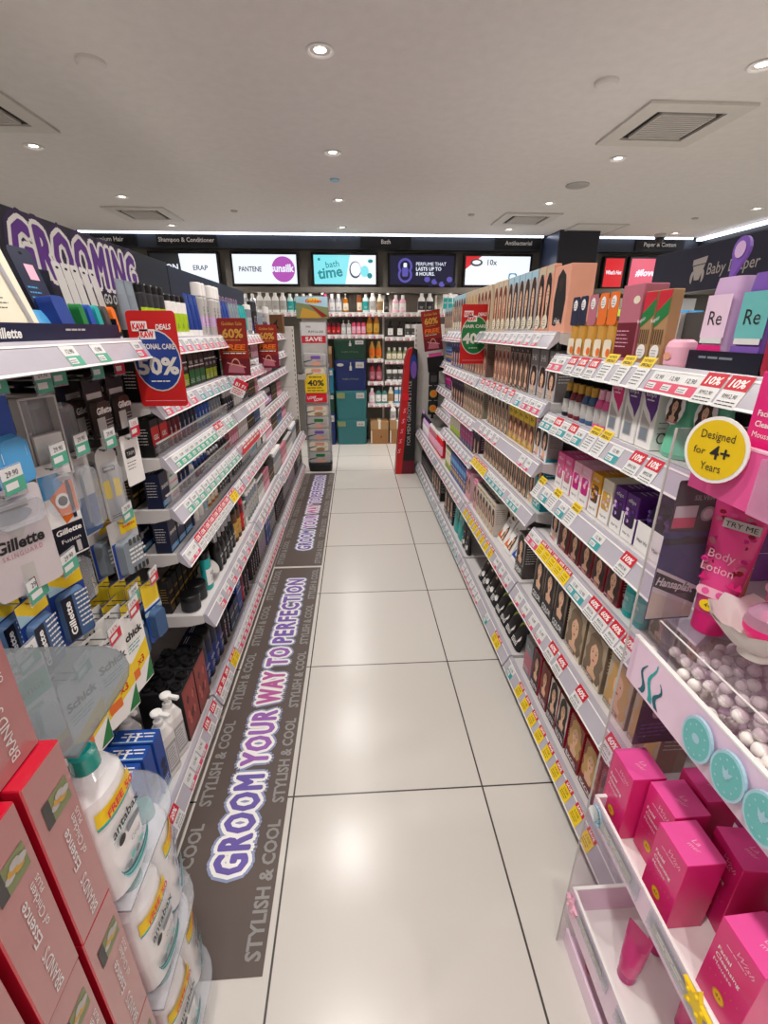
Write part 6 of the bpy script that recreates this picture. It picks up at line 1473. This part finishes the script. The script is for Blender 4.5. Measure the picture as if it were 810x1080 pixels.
# body lotion tester tube standing on its cap
def lotion():
    w, h, d = .074, .215, .048
    s = MB(); s.loft([(.035, .05, .046, 2), (.08, .056, .044, 2), (.14, .066, .03, 2), (.19, .072, .012, 2.4), (h, w, .004, 3)], 'lotionp', 20)
    c = MB(); c.loft([(0, .046, .044, 2), (.002, .048, .046, 2), (.034, .048, .046, 2)], 'hotpink', 18)
    l = MB(); f = Fr((0, -.0245, .04), (1, 0, 0), (0, .135, 1))
    r = random.Random(8)
    for i in range(60):
        y = .06 + .1*r.random(); x = r.uniform(-.026, .026); l.poly(f, ell(x, y, .005, .0035, 6), r.choice(('magenta', 'rose', 'pink', 'dred')), .001 + .00002*i)
    l.text(f, 'Body', .019, 'lpink', x=-.004, y=.088, lift=.004, fit=.036); l.text(f, 'Lotion', .019, 'lpink', x=-.004, y=.066, lift=.004, fit=.044)
    for i in range(6): l.poly(f, [(-.026 + .01*i, .05), (-.02 + .01*i, .062), (-.015 + .01*i, .05)], 'hotpink', .0012)
    l.poly(f, rrect(-.022, .026, .024, .042, .007), 'lpink', .0042); l.poly(f, ell(-.009, .034, .0055, .0055), 'pink', .0046); l.poly(f, ell(.011, .034, .0055, .0055), 'pink', .0046)
    l.poly(f, ell(0, .012, .012, .009), 'yellow', .003); l.text(f, '4+', .009, 'ink', y=.009, lift=.0036)
    t = MB(); g = Fr((.008, -.011, .178), (1, .0, .0), (0, .10, 1)); t.prism(g, rect(-.024, 0, .024, .014), 0, .0012, 'lgrey'); t.text(g, 'TRY ME', .011, 'ink', y=.003, lift=.002, bold=.012, fit=.042)
    return Proto('lotion_tube', 'tube', '', s.data('lotion_tube'), [('cap', c.data('cap')), ('print', l.data('print')), ('sticker', t.data('sticker'), (), 'grey TRY ME sticker')], (w, d, h))
pal('lotionp', '#e2448c', .3, coat=.4)
place(lotion(), (.562, .594, .9185), -PI/2 + .5, 'glittery pink body lotion tube with a TRY ME sticker beside the shell dish')
place(lotion(), (.672, .585, .9185), -PI/2 + .3, 'pink lotion tube standing behind the shell dish')
# shell dish
def shelldish():
    s = MB(); n, m_ = 44, 7
    for inner in (0, 1):
        v = []
        for j in range(m_):
            t = j/(m_ - 1)
            for i in range(n):
                a = 2*PI*i/n; k = 1 + .05*math.cos(a*11)*t
                R = (.012 + .058*t)*k - inner*.003*t
                v.append((R*math.cos(a)*1.0, R*math.sin(a)*.92, .008 + .05*t**1.6 + .004*math.cos(a*11)*t + inner*.004*(1 - t*.8)))
        fs = [(j*n + i, j*n + (i + 1) % n, (j + 1)*n + (i + 1) % n, (j + 1)*n + i) for j in range(m_ - 1) for i in range(n)]
        s.mesh(v, fs if inner else [tuple(reversed(q)) for q in fs], 'shell', True)
        s.face([v[i] for i in range(n)], 'shell')
    s.lathe([(.022, 0), (.018, .006), (.014, .011)], 'shell', segs=20)
    return s
shelldish().obj('shell_dish', loc=(.557, .500, .942), label='white scalloped shell dish raised on a clear block over the pearls', category='dish')
s = MB(); s.lathe([(.004, .0), (.018, .004), (.028, .021), (.029, .030)], 'hotpink', segs=22); s.lathe([(.029, .030), (.027, .045), (.017, .056), (.004, .060)], 'acrylpink', segs=22); s.sphere((0, 0, .041), .012, 'pink', 12, 8)
s.obj('bath_ball', loc=(.554, .493, .9665), label='pink bath ball with a clear top lying in the shell dish', category='ball')
# little sea decorations clipped to the trays
def starfish(m_, R=.022):
    s = MB(); pts = []
    for k in range(10):
        a = PI/2 + k*PI/5; q = R if k % 2 == 0 else R*.42; pts.append((q*math.cos(a), q*math.sin(a)))
    s.prism(Fr((0, 0, 0), (0, -1, 0), (0, 0, 1)), pts, 0, .006, m_)
    for k in range(5):
        a = PI/2 + k*2*PI/5; s.sphere((-.006, -.5*R*math.cos(a), .5*R*math.sin(a)), .0035, m_, 7, 5)
    return s
starfish('lpink', .026).obj('starfish_decoration', loc=(DX - .012, .605, .178), label='small pink starfish clipped to the corner of the lower pink tray', category='decoration')
starfish('yellow', .028).obj('starfish_decoration', loc=(DX - .012, .318, .498), label='yellow starfish clipped to the middle tray rail', category='decoration')
s = MB(); n_ = 12; f = Fr((0, 0, 0), (0, -1, 0), (0, 0, 1))
for k in range(n_):
    a0, a1 = PI*(.08 + .84*k/n_), PI*(.08 + .84*(k + 1)/n_); am = (a0 + a1)/2
    s.face([f.p(0, -.02, .004), f.p(.02*math.cos(a1), .036*math.sin(a1) - .02, .002), f.p(.021*math.cos(am), .038*math.sin(am) - .02, .007)], 'pblue'); s.face([f.p(0, -.02, .004), f.p(.021*math.cos(am), .038*math.sin(am) - .02, .007), f.p(.02*math.cos(a0), .036*math.sin(a0) - .02, .002)], 'plate')
s.prism(f, ell(0, -.005, .019, .022, 16), -.001, .002, 'pblue')
s.obj('shell_decoration', loc=(DX - .0115, .60, .478), label='pale blue fan shell clipped to the middle tray corner', category='decoration')
# products in the lower tray
tl = tubepack('pink tube', .05, .155, .036, 'lotionp', 'magenta', 'rose', 'Lotion')
for x, y, rz, lab in ((.53, .50, .4, 'pink lotion tube standing in the lower tray below the empty tray space'), (.55, .32, .2, 'pink lotion tube in the lower tray at its camera end'), (.60, .42, .3, 'pink lotion tube at the back of the lower tray'), (.62, .54, .2, 'pink lotion tube deepest in the lower tray by the acrylic side')):
    place(tl, (x, y, .131), -PI/2 + rz, lab)
for x, y, lab in ((.51, .56, 'red bath bottle on the stand base under the lower tray'), (.53, .46, 'second red bath bottle on the stand base under the lower tray')):
    place(bottle('red bath bottle', .04, .095, .035, 'hotred', 'lpink', 'lpink', 'wine', kind='oval'), (x, y, .0205), -PI/2, lab)
# plaster packs hanging beside the acrylic side
def plast(s, f, w, h):
    s.poly(f, [(-w*.49, -h*.34), (w*.49, -h*.60), (w*.49, -h*.86), (-w*.49, -h*.62)], 'white', .0008); s.poly(f, [(-w*.49, -h*.46), (w*.49, -h*.74), (w*.49, -h*.98), (-w*.49, -h*.98)], 'cream', .0006); s.poly(f, [(-w*.49, -h*.38), (w*.49, -h*.64), (w*.49, -h*.81), (-w*.49, -h*.56)], 'char', .0011)
    s.text(f.rot(-.27), 'Hansaplast', .02, 'white', x=h*.14, y=-h*.585, lift=.0014, bold=.03, fit=w*.86); s.poly(f, rect(-w*.49, -h*.08, w*.49, 0), 'dnavy', .0008)
hp = hangcard('navy plaster pack', .085, .155, .02, '#2c3270', plast, bubble=False, r=.004)
gp = hangcard('grey plaster pack', .08, .075, .02, 'char', lambda s, f, w, h: (s.text(f, 'SILVER', .012, 'lgrey', x=w*.1, y=-h*.28, lift=.001), s.poly(f, ell(w*.26, -h*.6, w*.16, w*.16), 'lgrey', .0006), s.poly(f, ell(w*.26, -h*.6, w*.11, w*.11), 'white', .0009), s.poly(f, rect(-w*.46, -h*.9, w*.02, -h*.4), 'plate', .0006), s.poly(f, rect(-w*.46, -h*.9, w*.02, -h*.66), 'tagpink', .0009)), bubble=False, r=.004)
vp = hangcard('dark violet pack with grey patch', .09, .16, .02, 'dpurple', lambda s, f, w, h: (s.poly(f, rrect(-w*.2, -h*.6, w*.4, -h*.25, .01), 'lgrey', .0006), s.poly(f, rect(-w*.49, -h*.2, w*.49, -h*.05), 'steel', .0006), lines(s, f, -w*.4, w*.3, -h*.7, 4, h*.06, 'violet', .0006, .003)), bubble=False, r=.004)
st = MB(); st.box(-.012, .012, 0, .002, -.62, 0, 'clearfilm')
for i in range(4): st.tube([(0, 0, -.03 - .17*i), (0, -.006, -.03 - .17*i), (0, -.008, -.022 - .17*i)], .0015, 'wire', 5)
st.obj('hanging_clip_strip', loc=(.545, .648, 1.17), label='clear clip strip carrying plaster packs at the near end of the hair care gondola', category='hook strip')
for p_, z, x, lab in ((gp, 1.145, .53, 'small grey plaster pack at the top of the clip strip'), (hp, 1.06, .528, 'navy and white plaster pack hanging under the grey one'), (vp, .775, .568, 'dark violet pack with a grey patch low on the clip strip')):
    place(p_, (x, .642, z), .06, lab)
# ================================================================== back wall shelving
root = empty('gondola', (.9, 6.1, 0), label='white wall shelving under the screens with bath bottles', category='shelving unit')
s = MB()
s.box(-3.9, 1.3, .035, .055, 0, 1.76, 'lgrey', front='wallgrey'); s.obj('back_panel', root)
for x in (-2.6, -1.32, -.56, .355, 1.0):
    s = MB(); s.box(x - .9 - .012, x - .9 + .012, .015, .034, 0, 1.76, 'offwhite'); s.obj('upright', root)
SHB = {}
def bshelf(key, x0, x1, z, yf, nm):
    r0 = empty('shelf', ((x0 + x1)/2, yf, z), 0, label=f'white wall shelf, the {nm}', category='shelf')
    W = x1 - x0
    b = MB(); b.box(-W/2, W/2, .006, 6.11 - yf, -.02, 0, 'white', ch=.002); b.obj('board', r0)
    b = MB(); b.box(-W/2, W/2, 0, .006, -.042, .004, 'white'); 
    rl = b.obj('price_rail', r0)
    n = int(W/.075)
    for i in range(n):
        me, w, h = TAGS['plainpink' if i % 3 else 'pink']
        o = bpy.data.objects.new('price_tag', me); COL.objects.link(o); o.parent = rl; o.location = (-W/2 + (i + .5)*W/n, -.0015, -.04); 
    SHB[key] = dict(x0=x0, x1=x1, z=z, yf=yf, nm=nm)
bshelf('A', -2.5, -.57, 1.56, 5.90, 'top back shelf, grooming end')
bshelf('B', -.55, .98, 1.56, 5.90, 'top back shelf, aisle end')
bshelf('B2', 1.0, 2.2, 1.56, 5.90, 'top back shelf, hair end')
bshelf('C', -.55, .345, 1.315, 5.90, 'second back shelf above the storage bins')
bshelf('D', .365, .98, 1.29, 5.92, 'second back shelf, red display side')
bshelf('E', .15, .345, 1.04, 5.92, 'third back shelf beside the green bin')
bshelf('E2', .365, .98, 1.02, 5.92, 'third back shelf, red display side')
bshelf('F', .15, .345, .77, 5.92, 'fourth back shelf beside the navy bin')
bshelf('F2', .365, .98, .77, 5.92, 'fourth back shelf, red display side')
bshelf('G', .15, .98, .50, 5.92, 'fifth back shelf, above cardboard')
K = {}
K['whiteshoulder'] = bottle('white shower cream bottle', .08, .21, .05, 'white', 'white', 'lgrey', 'ink', kind='shoulder', caph=.12)
K['creamoval'] = bottle('cream shower bottle', .075, .20, .05, 'cream', 'white', 'tan', 'brown', kind='oval', caph=.12)
K['whitedk'] = bottle('white bottle with dark flower label', .085, .21, .05, 'white', 'white', 'ink', 'white', kind='shoulder', caph=.14)
K['pinkb'] = bottle('pink shower bottle', .065, .20, .05, 'lpink', 'pink', 'pink', 'wine', kind='oval', caph=.14)
K['lilacb'] = bottle('clear lilac bottle with white cap', .07, .20, .05, 'silver', 'white', 'plate', 'purple', kind='shoulder', caph=.2)
K['amberb'] = bottle('amber pump bottle', .065, .2, .05, 'amber', 'white', 'cream', 'brown', kind='pump', caph=.26)
K['brownb'] = bottle('brown shower bottle', .06, .19, .05, '#9a4a1c', 'carddark', 'cream', 'brown', kind='flip')
K['tealw'] = bottle('pale teal shower bottle', .07, .2, .05, '#cfe8e6', 'white', 'teal', 'white', kind='shoulder', caph=.12)
K['blackp'] = bottle('black shower bottle', .06, .2, .05, 'softblack', 'black', 'dgrey', 'white', kind='shoulder')
K['redp'] = bottle('dark red pump bottle', .05, .17, .045, 'wine', 'maroon', 'red', 'white', kind='pump', caph=.25)
K['roser'] = bottle('rose red pump bottle', .05, .18, .045, 'tagpink', 'wine', 'lpink', 'wine', kind='pump', caph=.25)
K['greyp'] = bottle('grey pump bottle', .055, .16, .045, 'lgrey', 'white', 'plate', 'ink', kind='pump', caph=.25)
K['orangep'] = bottle('orange shower gel bottle', .075, .21, .05, 'amber', 'orange', 'gold', 'brown', kind='oval', caph=.12)
K['goldb'] = bottle('golden shower gel bottle', .075, .2, .05, 'honey', 'gold', 'orange', 'brown', kind='oval', caph=.12)
K['rubyb'] = bottle('ruby shower gel bottle', .075, .2, .05, '#a0303c', 'wine', 'rose', 'white', kind='oval', caph=.12)
K['blackw'] = bottle('black bottle with white label', .065, .18, .05, 'softblack', 'black', 'white', 'ink', kind='shoulder', caph=.2)
K['limeb'] = bottle('olive green bottle with white cap', .06, .15, .045, 'olive', 'white', 'cream', 'dgreen', kind='shoulder', caph=.2)
K['whitepot'] = bottle('white and black lotion bottle', .065, .17, .045, 'white', 'black', 'dgrey', 'white', kind='flip')
K['greenb'] = bottle('dark green and white bottle', .07, .2, .045, '#4f8f86', 'softblack', 'white', 'dgreen', kind='shoulder', caph=.2)
K['pinkwhite'] = bottle('pale pink bottle with white cap', .075, .19, .045, 'lpink', 'white', 'white', 'pink', kind='shoulder', caph=.2)
K['bluewhite'] = bottle('blue and white tall bottle', .05, .2, .045, 'sky', 'white', 'white', 'navy')
K['tealc'] = carton('white and teal tube carton', .05, .2, .045, 'white', [(.2, .8, 'teal')], 'SPF', 'white', .1, .5)
K['orangec'] = carton('peach tube carton with black top', .05, .2, .045, 'peach', [(.85, 1, 'black'), (.2, .5, 'orange')], 'SPF', 'white', .1, .6)
def brow(key, items, x):
    S = SHB[key]
    for k_, n, *o in items:
        p = K[k_]; gap = o[0] if o else .008
        for i in range(n):
            xx = x + (p.size[0] + gap)*(i + .5); d = p.desc
            lab = f'{d} on the {S["nm"]}' if n == 1 else f'{ordn(i)} {d} from grooming side, {S["nm"]}'
            USED[lab] = USED.get(lab, 0) + 1
            place(p, (xx, S['yf'] + .02 + p.size[1]/2, S['z'] + .001), rnd.uniform(-.08, .08), lab, f'{d} row on the {S["nm"]}' if n > 1 else None)
        x += (p.size[0] + gap)*n
    return x
brow('A', [('bluewhite', 5), ('orangec', 4), ('tealc', 4), ('bluewhite', 0), ('lilacb', 4), ('whiteshoulder', 4), ('tealw', 4)], -2.2)
brow('B', [('pinkb', 1), ('lilacb', 2), ('amberb', 1, .02)], -.37)
brow('B', [('brownb', 1), ('tealw', 1), ('whiteshoulder', 1), ('creamoval', 1), ('blackp', 1), ('creamoval', 0), ('pinkb', 0)], .03)
brow('B', [('whiteshoulder', 0), ('creamoval', 1)], .50) if False else None
x_ = brow('B', [('pinkwhite', 2)], .45)
brow('B', [('whitedk', 2, .012)], .75)
brow('B2', [('tealc', 3), ('orangec', 4), ('bluewhite', 5), ('tealw', 4)], 1.05)
brow('C', [('greyp', 1), ('redp', 3), ('greyp', 2), ('roser', 3), ('greyp', 0), ('orangep', 2)], -.40)
brow('D', [('blackw', 1), ('whitepot', 2), ('blackw', 1, .02), ('whitepot', 2)], .375) if False else brow('D', [('blackw', 2, .05), ('whitepot', 3)], .375)
brow('E', [('goldb', 2)], .165); brow('E2', [('limeb', 5), ('whitepot', 2)], .38)
brow('F', [('rubyb', 2)], .165); brow('F2', [('whitepot', 3), ('limeb', 2)], .38)
brow('G', [('pinkwhite', 1), ('greenb', 2), ('goldb', 0), ('creamoval', 1), ('whitepot', 0), ('bluewhite', 2), ('greenb', 0)], .16)
place(K['whiteshoulder'], (.47, 5.93, .291), .1, 'white shower bottle standing on the cardboard boxes, beside its twin', None, scale=.92)
place(K['whiteshoulder'], (.57, 5.93, .291), -.1, 'second white shower bottle on the cardboard boxes, nearer the red display', None, scale=.92)
# storage bins stacked at the end of the aisle
def bin_(x, z, w, h, mat, lab, wm='pump', d=.27, trim='lgrey', txt=True):
    r0 = empty('storage_bin', (x, 5.965 - (.0 if True else 0), z), 0, label=lab, category='storage bin', group='stacked coloured storage bins')
    y0 = -.135
    s = MB(); s.loft([(0, w*.94, d*.92, 8), (.01, w*.96, d*.94, 8), (h*.86, w, d*.98, 8)], mat, 24); s.obj('body', r0)
    s = MB(); s.loft([(h*.86, w*1.01, d, 8), (h*.9, w*1.02, d*1.01, 8), (h*.985, w*1.0, d*.99, 8), (h - .002, w*.96, d*.95, 8)], mat, 24); s.obj('lid', r0)
    s = MB(); f = Fr((0, -d*.505, 0), (1, 0, 0), (0, 0, 1))
    s.prism(f, rect(w*.16, h*.74, w*.42, h*.93), -.002, .003, trim); s.text(f, '49.90', h*.09, 'ink', x=w*.29, y=h*.79, lift=.004, fit=w*.17)
    s.obj('price_card', r0); s = MB()
    if wm == 'pump': s.poly(f, rect(-.012, h*.66, .016, h*.8), trim, .002); s.poly(f, rect(-.004, h*.8, .008, h*.92), trim, .002); s.poly(f, ell(-w*.32, h*.84, w*.11, h*.05), trim if mat == 'binnavy' else mat, .0018)
    else: s.prism(f, rect(-w*.46, h*.74, -w*.2, h*.93), -.002, .003, 'olive')
    if wm == 'pump' and txt: s.text(f, 'NEUTRO', h*.07, 'olive', y=h*.36, lift=.002, fit=w*.5)
    s.obj('label', r0)
bin_(-.06, 0.0, .385, .318, 'binteal', 'teal storage bin on the floor, bottom of the middle stack', 'plate')
bin_(-.06, .3185, .385, .355, 'binteal', 'teal storage bin second from the floor in the middle stack', 'plate')
bin_(-.06, .674, .385, .362, 'binnavy', 'navy storage bin third from the floor in the middle stack')
bin_(-.06, 1.0365, .385, .235, 'bingreen', 'dark green storage bin on top of the middle stack')
bin_(-.365, 0.0, .20, .40, 'binnavy', 'navy storage bin at the bottom of the stack behind the soap tower', 'plate')
bin_(-.365, .4005, .20, .235, 'bingreen', 'green storage bin in the stack behind the soap tower', 'plate')
bin_(-.365, .636, .20, .30, 'binblue', 'blue storage bin on the stack behind the soap tower', 'plate')
def cbox(x, z, w, h, d, lab, mat='card', tape='cream', y=5.965):
    s = MB(); s.box(-w/2, w/2, -d/2, d/2, 0, h, mat, ch=.003); f = front(w, d); s.poly(f, rect(-w*.49, h*.66, w*.49, h*.99), 'tan', .0008); s.poly(f, ell(w*.1, h*.32, .01, .014), 'carddark', .0008)
    s.poly(f, rect(-.015, h*.66, .015, h), tape, .0012); s.poly(topf(w, d, h), rect(-.02, -d/2, .02, d/2), tape, .0005); s.poly(f, rect(-w*.47, .01, -w*.42, h*.6), tape, .0008)
    s.obj('cardboard_box', loc=(x, y, z), label=lab, category='box')
cbox(.29, .0, .23, .29, .24, 'brown cardboard box on the floor beside the teal bin')
cbox(.53, .0, .22, .29, .24, 'brown cardboard box on the floor next to the red display', tape='white')
cbox(-.365, .937, .17, .25, .2, 'brown carton on top of the blue bin behind the soap tower', 'carddark', 'brown')
# ---- soap tower (column of stacked packs) at the end of the grooming gondola
root = empty('display_stand', (-.385, 4.72, 0), label='slim stand at the grooming gondola end holding white soap multipacks', category='stand')
s = MB(); s.loft([(0, .23, .17, 5), (.07, .25, .19, 5), (.085, .24, .18, 5)], 'softblack', 20); s.obj('base', root)
s = MB(); s.box(-.125, -.12, -.07, .08, .085, 1.44, 'clearfilm'); s.box(.12, .125, -.07, .08, .085, 1.44, 'clearfilm'); s.box(-.12, .12, .08, .086, .085, 1.47, 'offwhite'); s.obj('rack', root)
def sign(p0, w, h, z, y, draw, mat, nm, lab, lean=0):
    q = MB(); f = Fr((0, 0, 0), (1, 0, 0), (0, 0, 1)); q.prism(f, rect(-w/2, 0, w/2, h), -.002, 0, mat); draw(q, f, w, h); q.V = [(a, b + y, c + z) for a, b, c in q.V]; o = q.obj(nm, root); o['label'] = lab
sign(0, .225, .18, 1.255, -.078, lambda s, f, w, h: (s.poly(f, rect(-w*.5, 0, w*.5, h*.36), 'tagred', .0005), s.text(f, 'SAVE', .05, 'white', y=h*.1, lift=.001, bold=.03, fit=w*.7), s.text(f, 'FREE', .022, 'ink', x=-w*.2, y=h*.75, lift=.001), s.text(f, 'RM16.00', .03, 'ink', x=w*.1, y=h*.5, lift=.001, fit=w*.6)), 'plate', 'price_sign', 'white and red SAVE sign')
sign(0, .21, .17, .80, -.1, lambda s, f, w, h: (lines(s, f, -w*.3, w*.3, h*.84, 1, .01, 'ink', .0006, .01), s.text(f, '40%', .075, 'ink', y=h*.4, lift=.001, bold=.03, fit=w*.75), lines(s, f, -w*.4, w*.4, h*.26, 2, .026, 'ink', .0006, .008)), 'yellow', 'percent_sign', 'yellow 40% sign')
sign(0, .20, .085, .71, -.1, lambda s, f, w, h: (s.text(f.rot(.1), 'LOW', .035, 'white', x=-w*.2, y=h*.45, lift=.001, bold=.04), s.text(f.rot(.1), 'LOW', .035, 'white', x=w*.1, y=h*.15, lift=.001, bold=.04)), 'hotred', 'low_price_sign', 'red LOW LOW sign')
sp = []
for nm_, m1, m2 in (('green', 'green', 'lgrey'), ('peach', 'peach', 'cream'), ('violet', 'violet', 'lgrey')):
    w, h, d = .225, .118, .13
    s = MB(); s.loft([(0, w*.95, d*.92, 5), (.012, w, d, 5), (h*.85, w*.99, d*.98, 5), (h, w*.94, d*.9, 5)], 'lgrey', 20); f = Fr((0, -d/2 - .001, 0), (1, 0, 0), (0, 0, 1))
    s.poly(f, rrect(-w*.44, h*.12, w*.4, h*.88, .02), m2, .0006); s.poly(f, rrect(-w*.18, h*.58, w*.24, h*.84, .012), m1, .001); s.poly(f, ell(.01, h*.24, w*.2, h*.16), 'peach' if nm_ != 'peach' else 'tan', .001); s.poly(f, [(-w*.48, h*.3), (-w*.1, h*.5), (-w*.12, h*.55), (-w*.48, h*.42)], 'dgrey', .0012); lines(s, f, w*.1, w*.4, h*.46, 2, .012, 'grey', .0012, .003)
    sp.append(Proto('soap_multipack', 'package', nm_, s.data('soap_multipack'), size=(w, d, h)))
for i in range(9):
    p = sp[i % 3]
    place(p, (-.385, 4.71, .0865 + i*.1195), 0, f'white soap multipack with {p.desc} badge, {ordn(i)} from the floor in the tower', 'soap multipacks in the tower')
s = MB(); w, h, d = .30, .19, .09; s.box(-w/2, w/2, -d/2, d/2, 0, h, 'brown', front='olive', ch=.002); f = front(w, d)
s.poly(f, [(-w*.49, h*.72), (w*.49, h*.5), (w*.49, h*.99), (-w*.49, h*.99)], 'pblue', .0005); s.poly(f, [(-w*.1, h*.66), (w*.1, h*.5), (w*.49, h*.1), (w*.3, h*.05), (-.0, h*.5)], 'redgold', .0009); s.poly(f, [(-w*.3, h*.5), (w*.1, h*.3), (w*.3, h*.02), (-w*.4, h*.02)], 'gold', .0007); s.poly(f, ell(w*.05, h*.8, w*.2, h*.12), 'yellow', .0011); s.text(f, 'Golden', .04, 'hotred', x=w*.05, y=h*.72, lift=.0015, bold=.03, fit=w*.5)
s.obj('picture_box', loc=(-.395, 4.80, 1.4715), label='printed box with a red road landscape on top of the soap tower', category='box')
s = MB(); w, h, d = .17, .155, .1; s.box(-w/2, w/2, -d/2, d/2, 0, h, 'carddark', ch=.003); f = front(w, d); s.poly(f, [(-.05, .04), (.05, .04), (.03, .07), (.045, .12), (.0, .075), (-.03, .08)], 'black', .0006)
s.obj('carton', loc=(-.72, 4.50, 1.3415), rz=0, label='dark brown carton with a black mark at the far end of the top grooming shelf', category='box')
# scissors holder / wire basket on the end post
root = empty('mount_bracket', (-.52, 4.585, .93), label='small grey bracket clipped to the white end post of the grooming gondola', category='bracket')
s = MB(); s.box(-.03, .05, -.012, .012, 0, .05, 'lgrey', ch=.003); s.lathe([(.02, .05), (.024, .06), (.02, .07)], 'dgrey', segs=12); s.tube([(.05, 0, .03), (.08, -.04, .05), (.11, -.05, .05)], .004, 'lgrey', 6); s.obj('holder', root)
# ---- red and black standee
root = empty('display_stand', (.475, 4.56, 0), label='tall red and black arched display standee at the hair care gondola end', category='stand')
fr = Fr((0, -.06, 0), (1, 0, 0), (0, 0, 1))
s = MB(); s.prism(fr, [(-.03, 0), (.10, 0), (.105, .3), (.112, 1.05), (.105, 1.2), (.06, 1.22), (.035, 1.1), (.02, .6)], -.10, 0, 'softblack'); s.poly(fr, [(-.029, .001), (.099, .001), (.102, .14), (-.026, .14)], 'wine', .0006)
s.text(Fr((.055, -.061, .3), (0, 0, 1), (-1, 0, 0)), 'FOR MEN GROOM & STYLE', .05, 'lgrey', align='L', lift=.0008, bold=.02, fit=.62); s.poly(fr, ell(.07, 1.06, .034, .10, 18), 'royal', .0008); s.poly(fr, ell(.074, 1.02, .028, .08, 16), 'violet', .0011); s.obj('front_board', root)
s = MB(); s.prism(fr, [(-.09, 0), (-.03, 0), (.02, .6), (.035, 1.1), (.06, 1.22), (.02, 1.2), (-.01, 1.1), (-.05, .6), (-.08, .2)], -.13, .004, 'red', side='dred')
for i in range(5): s.text(Fr(fr.p(-.055 + .012*i, .22 + .1*i), (1, .0, 0), (0, 0, 1)), 'S', .06, 'lpink', lift=.0055, shear=.3)
s.obj('side_board', root, label='red side board'); s = MB(); s.box(-.03, .03, -.075, -.066, .74, .80, 'hotred', ch=.002); s.obj('badge', root)
flagsign((.70, 4.30, 1.20), .165, .33, 'red 60% sale poster tilted at the end of the hair care gondola', sixty, 'redgold', r=.004).rotation_euler = (0, -.14, 0)
# leaflet pocket below the poster
root = empty('leaflet_pocket', (.735, 4.33, 1.02), label='black leaflet pocket with white flyers under the tilted sale poster', category='holder'); root.rotation_euler = (0, -.12, 0)
s = MB(); s.box(-.075, .075, -.012, .012, 0, .13, 'black', ch=.003); s.obj('pocket', root); s = MB(); s.box(-.065, .065, -.006, .006, .06, .165, 'plate'); s.poly(Fr((0, -.0062, .13), (1, 0, 0), (0, 0, 1)), rect(-.06, 0, .06, .03), 'pink', .0004); s.obj('flyers', root)
# ---- lit wall display seen beyond the hair care gondola
s = MB(); s.box(2.95, 4.3, 6.115, 6.14, 1.25, 1.74, 'white', ch=.003); s.obj('wall_panel', label='cream back board of the paper aisle shelf beyond the diaper header', category='board')
bshelf('W', 3.02, 4.2, 1.40, 5.72, 'paper aisle shelf against the back wall')
for i in range(3):
    pp = pouch('green', .2, .20, .14, 'lime', lambda s, f, w, h: (s.poly(f, ell(-w*.1, h*.6, w*.3, h*.2), 'green', .002), s.poly(f, ell(w*.2, h*.35, w*.2, h*.15), 'white', .002)), 'tissue_pack')
    place(pp, (3.14 + .215*i, 5.86, 1.401), 0, f'{ORD[i]} lime green tissue pack from the black pillar on the back wall', 'lime green tissue packs')
for i in range(3):
    pp = pouch('blue', .17, .19, .12, 'sky', lambda s, f, w, h: s.poly(f, ell(0, h*.5, w*.3, h*.2), 'white', .002), 'tissue_pack')
    place(pp, (3.80 + .18*i, 5.86, 1.401), 0, f'{ORD[i]} blue and white tissue pack past the lime green ones', 'blue tissue packs')
# ---- packs on the far side of the hair care gondola, under the diaper header
root = empty('shelf', (1.14, 1.8, 1.385), 0, label='shelf on the far side of the hair care gondola under the diaper header', category='shelf')
s = MB(); s.box(-.055, .40, -1.1, 1.15, -.02, 0, 'shelfwhite', ch=.002); s.obj('board', root); s = MB(); s.box(-.06, -.04, -1.1, 1.15, -1.385, -.02, 'dgrey'); s.obj('back_panel', root)
